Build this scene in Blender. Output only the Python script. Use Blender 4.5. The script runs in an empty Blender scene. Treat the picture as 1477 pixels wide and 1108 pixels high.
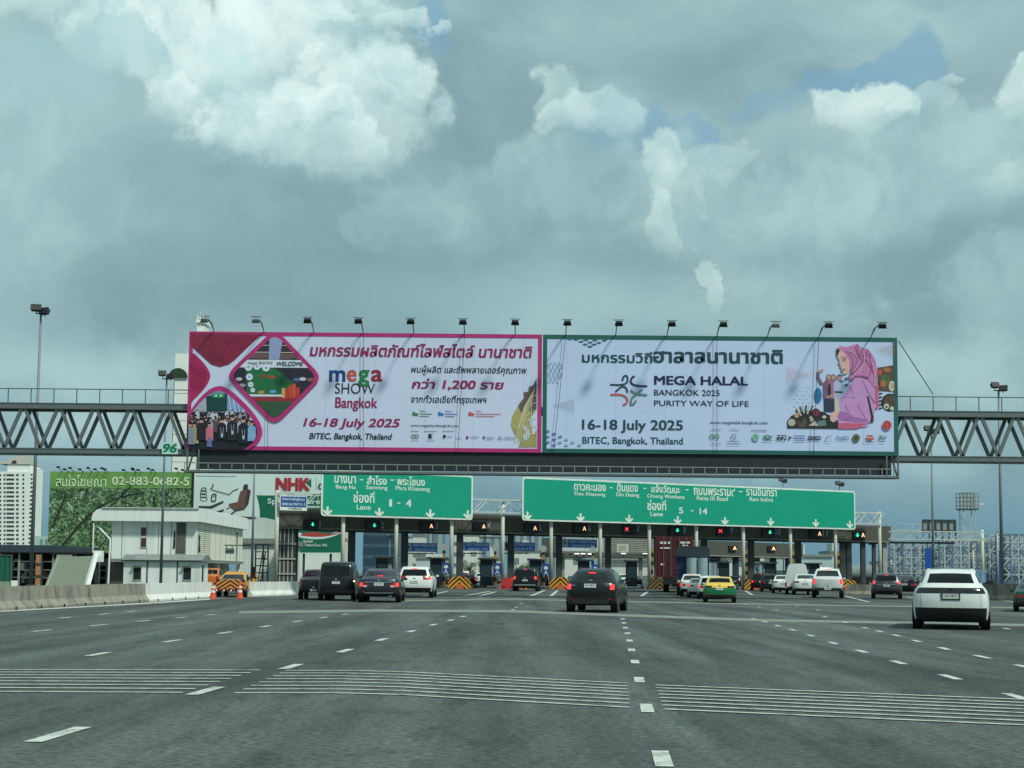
import bpy, math, random
from mathutils import Vector, Matrix
from mathutils.bvhtree import BVHTree
random.seed(7)
sc = bpy.context.scene
R = math.radians
# ------------------------------------------------------------------ camera
CH = 1.45; F = 2000.0; PITCH = math.atan(166 / 2000); ROLL = 0.009; SHIFT = 108.0
cam = bpy.data.cameras.new('camera'); co = bpy.data.objects.new('camera', cam)
sc.collection.objects.link(co); sc.camera = co
cam.sensor_width = 36; cam.lens = F / 1477 * 36; cam.shift_y = SHIFT / 1477
cam.clip_start = 0.2; cam.clip_end = 20000
CM = Matrix.Rotation(math.pi / 2 + PITCH, 4, 'X') @ Matrix.Rotation(ROLL, 4, 'Z')
co.matrix_world = Matrix.Translation((0, 0, CH)) @ CM
def ray(px, py):
    return CM.to_3x3() @ Vector(((px - 738.5) / F, (554 - py + SHIFT) / F, -1))
def P(px, py, D):
    r = ray(px, py); return Vector((0, 0, CH)) + r * (D / r.y)
def G(px, py):
    r = ray(px, py); return Vector((0, 0, CH)) + r * (CH / -r.z)
def hor(px): return 828 + ROLL * (px - 738)
# ------------------------------------------------------------------ light
SUN_DIR = Vector((0.41, -0.42, 0.81)).normalized()      # towards the sun
sd = bpy.data.lights.new('sun', 'SUN'); sun = bpy.data.objects.new('sun', sd); sc.collection.objects.link(sun)
sd.energy = 2.6; sd.angle = R(6); sd.color = (0.97, 1.0, 0.91)
sun.rotation_euler = SUN_DIR.to_track_quat('Z', 'Y').to_euler()
sc.view_settings.view_transform = 'Standard'; sc.view_settings.look = 'None'; sc.view_settings.exposure = 0.3; sc.view_settings.gamma = 1
def s2l(c):
    return tuple(((v / 255) / 12.92 if v / 255 <= 0.04045 else ((v / 255 + 0.055) / 1.055) ** 2.4) for v in c)
w = bpy.data.worlds.new('World'); sc.world = w; w.use_nodes = True
def make_sky():
    nt = w.node_tree; N = nt.nodes; Lk = nt.links; N.clear()
    def n(t, **k):
        x = N.new(t)
        for a, b in k.items(): setattr(x, a, b)
        return x
    def setv(sock, v):
        if isinstance(v, bpy.types.NodeSocket): Lk.new(v, sock)
        else: sock.default_value = v
    def M(op, a, b=0.0, c=0.0, clamp=False):
        x = n('ShaderNodeMath', operation=op, use_clamp=clamp); setv(x.inputs[0], a); setv(x.inputs[1], b); setv(x.inputs[2], c); return x.outputs[0]
    def V(op, a, b=(0, 0, 0)):
        x = n('ShaderNodeVectorMath', operation=op); setv(x.inputs[0], a); setv(x.inputs[1], b); return x.outputs['Value' if op == 'LENGTH' else 'Vector']
    def SS(v, lo, hi, a=0.0, b=1.0):
        x = n('ShaderNodeMapRange', interpolation_type='SMOOTHSTEP'); setv(x.inputs[0], v)
        for i, q in enumerate((lo, hi, a, b)): x.inputs[i + 1].default_value = q
        return x.outputs[0]
    def mix(f, a, b):
        x = n('ShaderNodeMix', data_type='RGBA'); setv(x.inputs[0], f); setv(x.inputs[6], a); setv(x.inputs[7], b); return x.outputs[2]
    def noise(vec, scale, det, rough=0.55, dist=0.0):
        x = n('ShaderNodeTexNoise'); Lk.new(vec, x.inputs['Vector']); x.inputs['Scale'].default_value = scale
        x.inputs['Detail'].default_value = det; x.inputs['Roughness'].default_value = rough; x.inputs['Distortion'].default_value = dist
        return x
    tc = n('ShaderNodeTexCoord'); nrm = V('NORMALIZE', tc.outputs['Generated'])
    sep = n('ShaderNodeSeparateXYZ'); Lk.new(nrm, sep.inputs[0])
    az = M('ARCTAN2', sep.outputs[0], sep.outputs[1]); el = M('ARCSINE', sep.outputs[2])
    cv = n('ShaderNodeCombineXYZ'); Lk.new(az, cv.inputs[0]); Lk.new(el, cv.inputs[1])
    uv = cv.outputs[0]
    # billowing warp
    n1 = noise(uv, 9, 9, 0.62); n2 = noise(uv, 3.2, 4, 0.5)
    w1 = V('SUBTRACT', n1.outputs['Color'], (0.5, 0.5, 0.5)); w2 = V('SUBTRACT', n2.outputs['Color'], (0.5, 0.5, 0.5))
    sc1 = n('ShaderNodeVectorMath', operation='SCALE'); Lk.new(w1, sc1.inputs[0]); sc1.inputs['Scale'].default_value = 0.075
    sc2 = n('ShaderNodeVectorMath', operation='SCALE'); Lk.new(w2, sc2.inputs[0]); sc2.inputs['Scale'].default_value = 0.10
    wuv = V('ADD', V('ADD', uv, sc1.outputs[0]), sc2.outputs[0])
    soft = V('ADD', uv, sc2.outputs[0])
    def blob(px, py, rx, ry, lo, hi, vec=wuv):       # a cloud bank around one bearing and height
        a = (px - 738) / 2000; e = (828 - py) / 2000
        d = V('LENGTH', V('MULTIPLY', V('SUBTRACT', vec, (a, e, 0)), (2000 / rx, 2000 / ry, 0)))
        if vec is soft: return SS(d, lo, hi, 1, 0)
        sy = n('ShaderNodeSeparateXYZ'); Lk.new(vec, sy.inputs[0])           # crisp sunlit tops, soft undersides
        return M('MULTIPLY', SS(M('ADD', d, ragged), .66, .92 if ry < 60 else 1.0, 1, 0), SS(sy.outputs[1], e - ry / 2000 * 1.0, e + ry / 2000 * .35, .12 if ry < 70 else .35, 1))
    rn = noise(V('ADD', uv, sc2.outputs[0]), 13, 11, 0.6); ragged = M('MULTIPLY', M('SUBTRACT', 0.5, rn.outputs[0]), 2.4)
    broad = noise(wuv, 5.5, 7, 0.55).outputs[0]
    fine = noise(wuv, 22, 8, 0.6).outputs[0]
    streak = V('MULTIPLY', soft, (1, 2.2, 1)); band = noise(streak, 4, 5, 0.5).outputs[0]
    C = lambda r, g, b: (*[v * 10 / 1.2 for v in s2l((r * .975, g, b * 1.01))], 1)
    # base: grey teal overcast deck, bluer at the horizon
    mid = noise(V('MULTIPLY', wuv, (1, 1.5, 1)), 7, 9, 0.58).outputs[0]
    deck = mix(SS(band, 0.34, 0.66), C(134, 163, 167), C(165, 194, 195))
    deck = mix(M('MULTIPLY', SS(mid, 0.47, 0.66), 0.5), deck, C(184, 212, 210))
    deck = mix(M('MULTIPLY', SS(mid, 0.52, 0.34), 0.35), deck, C(128, 157, 165))
    deck = mix(M('MULTIPLY', SS(broad, 0.52, 0.72), 0.35), deck, C(190, 216, 213))
    deck = mix(SS(el, 0.015, 0.11, 0.85, 0), deck, C(98, 140, 158))
    col = deck
    def over(mask, c, k=1.0):
        nonlocal col
        col = mix(M('MULTIPLY', mask, k), col, c)
    # broad soft darker areas
    for px, py, rx, ry, k in ((330, 290, 260, 90, .65), (520, 410, 330, 95, 1.0), (90, 400, 160, 90, .25), (700, 170, 170, 130, .7), (1080, 120, 200, 90, .55),
                              (860, 280, 120, 80, .6), (1150, 270, 180, 60, .35), (1400, 370, 200, 60, .7), (1200, 390, 180, 40, .45), (760, 330, 120, 70, .4), (150, 470, 220, 50, .5)):
        over(blob(px, py, rx, ry, 0.25, 1.25, soft), C(122, 155, 163), k * .8)
    for px, py, rx, ry, k in ((60, 300, 100, 160, .45), (170, 545, 160, 40, .6), (700, 430, 300, 50, .3), (1000, 430, 260, 50, .35), (950, 60, 240, 60, .3), (1380, 300, 150, 40, .3), (1330, 520, 200, 50, .5)):
        over(blob(px, py, rx, ry, 0.2, 1.3, soft), C(172, 204, 203), k)
    # gaps of blue sky (the sky texture shows through)
    sky = n('ShaderNodeTexSky', sky_type='NISHITA'); sky.sun_disc = False
    sky.sun_elevation = math.asin(SUN_DIR.z); sky.sun_rotation = math.atan2(SUN_DIR.x, SUN_DIR.y)
    tint = n('ShaderNodeMix', data_type='RGBA', blend_type='MULTIPLY'); tint.inputs[0].default_value = 1
    Lk.new(sky.outputs[0], tint.inputs[6]); tint.inputs[7].default_value = (1.15, 1.3, 1.05, 1)
    gap = 0.0
    for px, py, rx, ry, k in ((1300, 150, 52, 70, .6), (1330, 20, 90, 45, .5), (1230, 175, 70, 45, .6), (900, 215, 100, 60, .5), (600, 85, 45, 60, .7), (1030, 215, 40, 50, .5), (1120, 180, 90, 20, .4)):
        g = M('MULTIPLY', blob(px, py, rx, ry, 0.3, 1.15), k); gap = M('MAXIMUM', gap, g)
    col = mix(gap, col, mix(0.55, tint.outputs[2], C(112, 166, 200)))
    # bright cumulus
    cloud = mix(SS(fine, 0.3, 0.7), C(172, 204, 206), C(222, 243, 237))
    cloud = mix(SS(broad, 0.38, 0.62), cloud, C(240, 254, 247))
    big = 0.0
    for px, py, rx, ry in ((60, 40, 190, 90), (230, 110, 190, 90), (420, 90, 170, 150), (520, 150, 110, 110), (400, 210, 160, 80), (250, 10, 200, 60), (230, 165, 70, 60)):
        big = M('MAXIMUM', big, blob(px, py, rx, ry, 0.35, 1.05))
    col = mix(M('MULTIPLY', big, 0.93), col, cloud)
    over(blob(175, 130, 80, 55, .2, 1.2), C(168, 203, 205), .6); over(blob(330, 130, 60, 80, .2, 1.2), C(190, 222, 222), .5)
    over(blob(60, 175, 120, 60, .2, 1.2, soft), C(165, 200, 202), .7)
    mass = mix(SS(fine, .3, .7), C(148, 180, 184), C(180, 210, 208))
    for px, py, rx, ry, k in ((1080, 290, 230, 90, .7), (1370, 270, 150, 80, .65), (830, 260, 130, 80, .6), (1200, 330, 200, 60, .5), (1440, 430, 160, 60, .5), (640, 330, 150, 70, .45), (90, 330, 140, 110, .5), (560, 30, 120, 60, .4), (1250, 30, 160, 70, .4)):
        over(blob(px, py, rx, ry, 0, 1), mass, k)
    hot = mix(SS(fine, 0.3, 0.66), C(178, 210, 209), C(222, 240, 232))
    for px, py, rx, ry, k in ((850, 185, 95, 38, .75), (800, 165, 50, 45, .5), (962, 245, 48, 45, .6), (967, 320, 22, 45, .55), (1012, 400, 20, 46, .45), (990, 300, 50, 60, .3), (1235, 195, 70, 36, .85), (1290, 205, 22, 20, .9),
                              (1350, 160, 26, 9, .5), (1325, 190, 45, 32, .4), (1455, 200, 50, 42, .8), (1470, 165, 30, 15, .7), (625, 78, 24, 13, .55), (555, 60, 50, 22, .8), (480, 20, 60, 30, .7), (1060, 235, 60, 40, .4), (1450, 320, 70, 30, .25)):
        over(blob(px, py, rx, ry, 0.35, 1.1), hot, k)
    bg = n('ShaderNodeBackground'); Lk.new(col, bg.inputs[0]); bg.inputs[1].default_value = 0.1
    out = n('ShaderNodeOutputWorld'); Lk.new(bg.outputs[0], out.inputs[0])
make_sky()
# ------------------------------------------------------------------ materials
MC = {}
def mat(name, col, rough=0.6, metal=0.0, var=0.12, scale=1.5, emit=0.0, coat=0.0, streak=False, spec=0.5, bump=0.0):
    if name in MC: return MC[name]
    m = bpy.data.materials.new(name); m.use_nodes = True; nt = m.node_tree; b = nt.nodes['Principled BSDF']
    c = s2l(col)
    b.inputs['Roughness'].default_value = rough; b.inputs['Metallic'].default_value = metal
    b.inputs['Coat Weight'].default_value = coat; b.inputs['Specular IOR Level'].default_value = spec
    tc = nt.nodes.new('ShaderNodeTexCoord'); no = nt.nodes.new('ShaderNodeTexNoise'); no.inputs['Scale'].default_value = scale
    no.inputs['Detail'].default_value = 5; no.inputs['Roughness'].default_value = 0.65
    mp = nt.nodes.new('ShaderNodeMapping'); nt.links.new(tc.outputs['Object'], mp.inputs[0]); nt.links.new(mp.outputs[0], no.inputs['Vector'])
    if streak: mp.inputs['Scale'].default_value = (3, 3, 0.25)
    mx = nt.nodes.new('ShaderNodeMix'); mx.data_type = 'RGBA'
    lo = tuple(v * (1 - var) for v in c); hi = tuple(min(1, v * (1 + var * 0.6)) for v in c)
    mx.inputs[6].default_value = (*lo, 1); mx.inputs[7].default_value = (*hi, 1)
    rm = nt.nodes.new('ShaderNodeMapRange'); rm.inputs[1].default_value = 0.3; rm.inputs[2].default_value = 0.7
    nt.links.new(no.outputs[0], rm.inputs[0]); nt.links.new(rm.outputs[0], mx.inputs[0]); nt.links.new(mx.outputs[2], b.inputs['Base Color'])
    if emit: b.inputs['Emission Color'].default_value = (*c, 1); b.inputs['Emission Strength'].default_value = emit
    if bump:
        bp = nt.nodes.new('ShaderNodeBump'); bp.inputs['Strength'].default_value = bump; bp.inputs['Distance'].default_value = 0.05
        nt.links.new(no.outputs[0], bp.inputs['Height']); nt.links.new(bp.outputs[0], b.inputs['Normal'])
    MC[name] = m; return m
def stained(name, base, stain, amount=0.5, scale=0.9):
    m = mat(name, base, rough=0.9, var=0.1, scale=6, bump=0.2); nt = m.node_tree; b = nt.nodes['Principled BSDF']
    old = b.inputs['Base Color'].links[0].from_socket
    tc = nt.nodes.new('ShaderNodeTexCoord'); mp = nt.nodes.new('ShaderNodeMapping'); mp.inputs['Scale'].default_value = (1.4, 1.4, 0.45)
    no = nt.nodes.new('ShaderNodeTexNoise'); no.inputs['Scale'].default_value = scale; no.inputs['Detail'].default_value = 9; no.inputs['Roughness'].default_value = 0.75
    nt.links.new(tc.outputs['Object'], mp.inputs[0]); nt.links.new(mp.outputs[0], no.inputs['Vector'])
    rm = nt.nodes.new('ShaderNodeMapRange'); rm.inputs[1].default_value = 0.48; rm.inputs[2].default_value = 0.66; rm.inputs[4].default_value = amount
    nt.links.new(no.outputs[0], rm.inputs[0])
    mx = nt.nodes.new('ShaderNodeMix'); mx.data_type = 'RGBA'; nt.links.new(rm.outputs[0], mx.inputs[0]); nt.links.new(old, mx.inputs[6])
    mx.inputs[7].default_value = (*s2l(stain), 1); nt.links.new(mx.outputs[2], b.inputs['Base Color'])
    return m
# ------------------------------------------------------------------ mesh helpers
ORG = {}
class MB:
    def __init__(s): s.v = []; s.f = []; s.m = []; s.mats = []
    def mi(s, m):
        if m not in s.mats: s.mats.append(m)
        return s.mats.index(m)
    def poly(s, pts, m):
        i = len(s.v); s.v += [Vector(p) for p in pts]; s.f.append(tuple(range(i, i + len(pts)))); s.m.append(s.mi(m)); return s
    def box(s, lo, hi, m, rot=None, piv=None):
        x0, y0, z0 = lo; x1, y1, z1 = hi; i = len(s.v)
        vs = [Vector(p) for p in ((x0, y0, z0), (x1, y0, z0), (x1, y1, z0), (x0, y1, z0), (x0, y0, z1), (x1, y0, z1), (x1, y1, z1), (x0, y1, z1))]
        if rot is not None: vs = [rot @ (p - piv) + piv for p in vs]
        s.v += vs; k = s.mi(m)
        for f in ((0, 3, 2, 1), (4, 5, 6, 7), (0, 1, 5, 4), (1, 2, 6, 5), (2, 3, 7, 6), (3, 0, 4, 7)): s.f.append(tuple(i + q for q in f)); s.m.append(k)
        return s
    def bar(s, a, b, t, m, t2=None):          # square bar from a to b
        a = Vector(a); b = Vector(b); d = (b - a).normalized(); u = d.cross(Vector((0, 1, 0)))
        if u.length < 1e-3: u = d.cross(Vector((1, 0, 0)))
        u.normalize(); v = d.cross(u); t2 = t2 or t; i = len(s.v); k = s.mi(m)
        for q in (a, b):
            for su, sv in ((-1, -1), (1, -1), (1, 1), (-1, 1)): s.v.append(q + u * su * t / 2 + v * sv * t2 / 2)
        for f in ((0, 1, 2, 3), (7, 6, 5, 4), (0, 4, 5, 1), (1, 5, 6, 2), (2, 6, 7, 3), (3, 7, 4, 0)): s.f.append(tuple(i + q for q in f)); s.m.append(k)
        return s
    def tube(s, a, b, r, m, r2=None, n=10):
        a = Vector(a); b = Vector(b); d = (b - a).normalized(); u = d.orthogonal().normalized(); v = d.cross(u); r2 = r if r2 is None else r2
        i = len(s.v); k = s.mi(m)
        for q, rr in ((a, r), (b, r2)):
            for j in range(n): t = 2 * math.pi * j / n; s.v.append(q + (u * math.cos(t) + v * math.sin(t)) * rr)
        for j in range(n): s.f.append((i + j, i + (j + 1) % n, i + n + (j + 1) % n, i + n + j)); s.m.append(k)
        s.f.append(tuple(i + j for j in reversed(range(n)))); s.m.append(k); s.f.append(tuple(i + n + j for j in range(n))); s.m.append(k)
        return s
    def prism(s, pts, vec, m):                # planar polygon extruded by vec
        vec = Vector(vec); pts = [Vector(p) for p in pts]; n = len(pts); i = len(s.v); k = s.mi(m)
        s.v += pts + [p + vec for p in pts]
        s.f.append(tuple(range(i, i + n))); s.m.append(k); s.f.append(tuple(i + n + j for j in reversed(range(n)))); s.m.append(k)
        for j in range(n): s.f.append((i + j, i + n + j, i + n + (j + 1) % n, i + (j + 1) % n)); s.m.append(k)
        return s
    def build(s, name, parent=None, smooth=False, origin=None):
        o0 = origin if origin is not None else (ORG.get(parent.name, Vector((0, 0, 0))) if parent else Vector((0, 0, 0)))
        me = bpy.data.meshes.new(name); me.from_pydata([tuple(p - o0) for p in s.v], [], s.f)
        for m in s.mats: me.materials.append(m)
        for p, k in zip(me.polygons, s.m): p.material_index = k; p.use_smooth = smooth
        me.update()
        o = bpy.data.objects.new(name, me); sc.collection.objects.link(o)
        if parent: o.parent = parent; ORG[o.name] = o0
        else: o.location = o0; ORG[o.name] = o0
        return o
def tag(o, label=None, cat=None, group=None, kind=None):
    if label: o['label'] = label
    if cat: o['category'] = cat
    if group: o['group'] = group
    if kind: o['kind'] = kind
    return o
def thing(name, label, cat, loc=(0, 0, 0), group=None, rz=None):
    o = bpy.data.objects.new(name, None); sc.collection.objects.link(o); o.location = loc; o.rotation_euler.z = rz or 0
    o.empty_display_size = 0.3; tag(o, label, cat, group); ORG[o.name] = Vector(loc) if rz is None else Vector((0, 0, 0)); return o
def struct(o): o['kind'] = 'structure'; return o
def copy_tree(o, parent=None):
    c = o.copy(); sc.collection.objects.link(c)
    if parent: c.parent = parent
    ORG[c.name] = ORG.get(o.name, Vector())
    for ch in list(o.children): copy_tree(ch, c)
    return c
# vertical drawing plane: (s, z) coordinates, offset towards the camera
class Plane:
    def __init__(s, a, b):
        s.a = Vector((a[0], a[1], 0)); s.d = (Vector((b[0], b[1], 0)) - s.a).normalized(); s.n = Vector((s.d.y, -s.d.x, 0))
    def sz(s, px, py):
        r = ray(px, py); c = Vector((0, 0, CH)); t = (s.a - c).dot(s.n) / r.dot(s.n); p = c + r * t; return ((p - s.a).dot(s.d), p.z)
    def w(s, u, z, off=0.0): q = s.a + s.d * u + s.n * off; return Vector((q.x, q.y, z))
    def p(s, px, py, off=0.0): u, z = s.sz(px, py); return s.w(u, z, off)
    def rect(s, x0, y0, x1, y1):
        u0, z1 = s.sz(x0, y0); u1, _ = s.sz(x1, y0); _, z0 = s.sz(x0, y1); return u0, z0, u1, z1
    def box(s, mb, r, o0, o1, m):              # slab over rect r between offsets
        u0, z0, u1, z1 = r
        mb.prism([s.w(u0, z0, o1), s.w(u1, z0, o1), s.w(u1, z1, o1), s.w(u0, z1, o1)], s.n * (o0 - o1), m)
def text_geo(body, bold=0.0, shear=0.0):
    c = bpy.data.curves.new('t', 'FONT'); c.body = body; c.size = 1; c.resolution_u = 3; c.shear = shear
    o = bpy.data.objects.new('t', c); sc.collection.objects.link(o); bpy.context.view_layer.update()
    me = o.evaluated_get(bpy.context.evaluated_depsgraph_get()).to_mesh()
    vs = [(v.co.x, v.co.y) for v in me.vertices]; fs = [tuple(p.vertices) for p in me.polygons]
    bpy.data.objects.remove(o); bpy.data.curves.remove(c)
    x0 = min(v[0] for v in vs); x1 = max(v[0] for v in vs); y0 = min(v[1] for v in vs); y1 = max(v[1] for v in vs)
    vs = [((x - x0) / (x1 - x0), (y - y0) / (y1 - y0)) for x, y in vs]
    return vs, fs, (x1 - x0, y1 - y0)
def write(mb, pl, body, rect, m, off, bold=0.0, shear=0.0, px=True):
    """lettering filling rect (x0,y0,x1,y1 on the photo grid of that surface) ; bold = stroke growth in em"""
    u0, z0, u1, z1 = pl.rect(*rect) if px else rect
    vs, fs, (W, H) = text_geo(body, shear=shear)
    em = (u1 - u0) / W; em2 = (z1 - z0) / H
    st = [(0, 0)] if not bold else [(-bold, -bold * .6), (bold, bold * .6), (-bold, bold * .6), (bold, -bold * .6), (0, 0)]
    bold *= .7
    st = [(q[0] * .7, q[1] * .7) for q in st]
    if bold:
        u0 += bold * em; u1 -= bold * em; z0 += bold * em2 * .6; z1 -= bold * em2 * .6
    k = mb.mi(m)
    for j, (dx, dy) in enumerate(st):
        i = len(mb.v)
        for x, y in vs: mb.v.append(pl.w(u0 + (u1 - u0) * x + dx * em, z0 + (z1 - z0) * y + dy * em2, off + 0.0006 * j))
        for f in fs: mb.f.append(tuple(i + q for q in f)); mb.m.append(k)
def clip(poly, conv):                           # Sutherland-Hodgman, conv convex (pixel coordinates)
    def area(p): return sum(p[i][0] * p[(i + 1) % len(p)][1] - p[(i + 1) % len(p)][0] * p[i][1] for i in range(len(p)))
    sg = 1 if area(conv) > 0 else -1; out = list(poly)
    for i in range(len(conv)):
        a = conv[i]; b = conv[(i + 1) % len(conv)]; side = lambda p: sg * ((b[0] - a[0]) * (p[1] - a[1]) - (b[1] - a[1]) * (p[0] - a[0]))
        src = out; out = []
        for j in range(len(src)):
            p = src[j]; q = src[(j + 1) % len(src)]; sp = side(p); sq = side(q)
            if sp >= 0: out.append(p)
            if (sp >= 0) != (sq >= 0): t = sp / (sp - sq); out.append((p[0] + (q[0] - p[0]) * t, p[1] + (q[1] - p[1]) * t))
        if len(out) < 3: return []
    return out
def ell(cx, cy, rx, ry, n=18, rot=0): return [(cx + rx * math.cos(t) * math.cos(rot) - ry * math.sin(t) * math.sin(rot), cy + rx * math.cos(t) * math.sin(rot) + ry * math.sin(t) * math.cos(rot)) for t in (2 * math.pi * i / n for i in range(n))]
def rrect(pts, r, n=5):                         # polygon with rounded corners
    out = []
    for i, p in enumerate(pts):
        p = Vector(p); a = (Vector(pts[i - 1]) - p); b = (Vector(pts[(i + 1) % len(pts)]) - p); a.normalize(); b.normalize()
        p0 = p + a * r; p2 = p + b * r
        for k in range(n + 1): t = k / n; q = p0 * (1 - t) ** 2 + p * 2 * t * (1 - t) + p2 * t * t; out.append((q.x, q.y))
    return out
def stroke(pts, wd, closed=False):              # polyline to list of quads (pixel coordinates)
    q = []
    for i in range(len(pts) - (0 if closed else 1)):
        a = Vector(pts[i]); b = Vector(pts[(i + 1) % len(pts)]); d = (b - a)
        if d.length < 1e-6: continue
        d.normalize(); nn = Vector((-d.y, d.x)) * wd / 2; e = d * wd * .2
        q.append([tuple(a - e + nn), tuple(b + e + nn), tuple(b + e - nn), tuple(a - e - nn)])
    return q
class Art:                                      # flat print on a plane, each item a hair in front of the last
    def __init__(s, pl, off, step=0.0005, t=None): s.t = t; s.pl = pl; s.off = off; s.step = step; s.mb = MB()
    def poly(s, pts, m, cl=None):
        if cl: pts = clip(pts, cl)
        if len(pts) < 3: return
        s.off += s.step; s.mb.poly([s.pl.p(x, y, s.off) for x, y in pts], m)
    def line(s, pts, wd, m, closed=False, cl=None):
        for q in stroke(pts, wd, closed): s.poly(q, m, cl)
    def text(s, body, rect, m, **k):
        if s.t is None: write(s.mb, s.pl, body, rect, m, s.off + .002, **k); return
        mb = MB(); write(mb, s.pl, body, rect, m, s.off + .002, **k); mb.build('lettering', s.t)
def curve(p0, p1, p2, n=8): return [((1 - t) ** 2 * p0[0] + 2 * t * (1 - t) * p1[0] + t * t * p2[0], (1 - t) ** 2 * p0[1] + 2 * t * (1 - t) * p1[1] + t * t * p2[1]) for t in (i / n for i in range(n + 1))]
# common materials
STEEL = mat('galvanised_steel', (112, 120, 120), 0.5, 0.35, .15, 3)
STEELD = mat('dark_steel', (62, 70, 72), 0.6, 0.3, .15, 3)
POLE = mat('pole_paint', (120, 130, 134), 0.55, 0.2, .12, 4)
WPOLE = mat('white_pole_paint', (196, 196, 182), 0.6, 0, .14, 3, streak=True)
BLACK = mat('black_paint', (22, 24, 26), 0.6, 0, .1)
DARKP = mat('dark_panel', (34, 42, 46), 0.75, 0, .15, .6, streak=True)
WHITE = mat('white_paint', (226, 228, 222), 0.6, 0, .06)
RWHITE = stained('road_paint', (196, 200, 192), (84, 92, 90), .85, 2.6)
CONC = stained('stained_concrete', (150, 146, 132), (58, 56, 50), .75)
CONCW = stained('whitewashed_concrete', (222, 224, 216), (150, 148, 138), .35, 1.6)
RED = mat('red_paint', (190, 36, 40), .6); BLUE = mat('sign_blue', (22, 74, 150), .5); BLUED = mat('deep_blue', (16, 38, 84), .5)
YEL = mat('hazard_yellow', (226, 160, 44), .6); ORNG = mat('orange_plastic', (226, 84, 48), .6)
# ------------------------------------------------------------------ ground, road, markings
def asphalt():
    m = bpy.data.materials.new('asphalt'); m.use_nodes = True; nt = m.node_tree; b = nt.nodes['Principled BSDF']; Lk = nt.links
    tc = nt.nodes.new('ShaderNodeTexCoord')
    def noise(scale, det, sx=1, sy=1, rot=0):
        mp = nt.nodes.new('ShaderNodeMapping'); mp.inputs['Scale'].default_value = (sx, sy, 1); mp.inputs['Rotation'].default_value = (0, 0, rot); Lk.new(tc.outputs['Object'], mp.inputs[0])
        x = nt.nodes.new('ShaderNodeTexNoise'); x.inputs['Scale'].default_value = scale; x.inputs['Detail'].default_value = det; x.inputs['Roughness'].default_value = .6; Lk.new(mp.outputs[0], x.inputs['Vector']); return x.outputs[0]
    def mr(v, a, c, lo, hi):
        x = nt.nodes.new('ShaderNodeMapRange'); x.inputs[1].default_value = a; x.inputs[2].default_value = c; x.inputs[3].default_value = lo; x.inputs[4].default_value = hi; Lk.new(v, x.inputs[0]); return x.outputs[0]
    def mul(a, c):
        x = nt.nodes.new('ShaderNodeMath'); x.operation = 'MULTIPLY'; Lk.new(a, x.inputs[0]); Lk.new(c, x.inputs[1]); return x.outputs[0]
    v = mul(mr(noise(.75, 6, 1, .06, .07), .36, .66, .55, 1.32), mr(noise(.16, 5, 1, .5), .35, .65, .8, 1.2))   # wheel tracks along the lanes, broad patches
    v = mul(v, mr(noise(13, 6), .28, .72, .4, 1.6)); v = mul(v, mr(noise(90, 3), .3, .7, .6, 1.4))       # aggregate
    v = mul(v, mr(noise(2.2, 8, 1, .35), .52, .68, 1, .62))                                                      # oil and rubber stains
    cr = nt.nodes.new('ShaderNodeMix'); cr.data_type = 'RGBA'; cr.blend_type = 'MULTIPLY'; cr.inputs[0].default_value = 1
    cr.inputs[6].default_value = (.081, .094, .09, 1); Lk.new(v, cr.inputs[7]); Lk.new(cr.outputs[2], b.inputs['Base Color'])
    b.inputs['Roughness'].default_value = .82; b.inputs['Specular IOR Level'].default_value = .35
    bp = nt.nodes.new('ShaderNodeBump'); bp.inputs['Strength'].default_value = .35; bp.inputs['Distance'].default_value = .02; Lk.new(noise(45, 5), bp.inputs['Height']); Lk.new(bp.outputs[0], b.inputs['Normal'])
    return m
ASPH = asphalt()
g = MB(); g.poly([(-9000, -200, -.05), (9000, -200, -.05), (9000, 16000, -.05), (-9000, 16000, -.05)], mat('city_ground', (92, 98, 88), .95, 0, .25, .02))
struct(g.build('ground'))
g = MB(); g.poly([(-19.2, -40, 0), (40, -40, 0), (75, 140, 0), (80, 420, 0), (-26, 420, 0), (-20, 88, 0)], ASPH); struct(g.build('road'))
JOINT = mat('joint_mortar', (128, 134, 126), .85, 0, .3, 4)
def strip(pts, thick, m, name, z=.006):
    mb = MB()
    for (x0, y0), (x1, y1) in zip(pts, pts[1:]):
        q = [G(x0, y0 + thick / 2), G(x1, y1 + thick / 2), G(x1, y1 - thick / 2), G(x0, y0 - thick / 2)]; mb.poly([(p.x, p.y, z) for p in q], m)
    o = struct(mb.build(name)); return o
strip([(345, 883.5), (545, 881), (740, 882), (905, 888), (1100, 895), (1300, 898.5), (1477, 902), (1600, 905)], 3.6, JOINT, 'road_joint')
strip([(560, 867), (740, 864.5), (905, 868), (1200, 873.5), (1477, 877), (1600, 880)], 1.7, JOINT, 'road_joint')
mk = MB()
def dash(px, py, px2, py2, L=1.0, W=.13):
    a = G(px, py); b = G(px2, py2); d = (b - a).normalized(); n_ = Vector((-d.y, d.x, 0)) * W / 2; h = d * L / 2
    mk.poly([tuple(Vector((p.x, p.y, .008))) for p in (a - h - n_, a - h + n_, a + h + n_, a + h - n_)][::-1], RWHITE)
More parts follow.
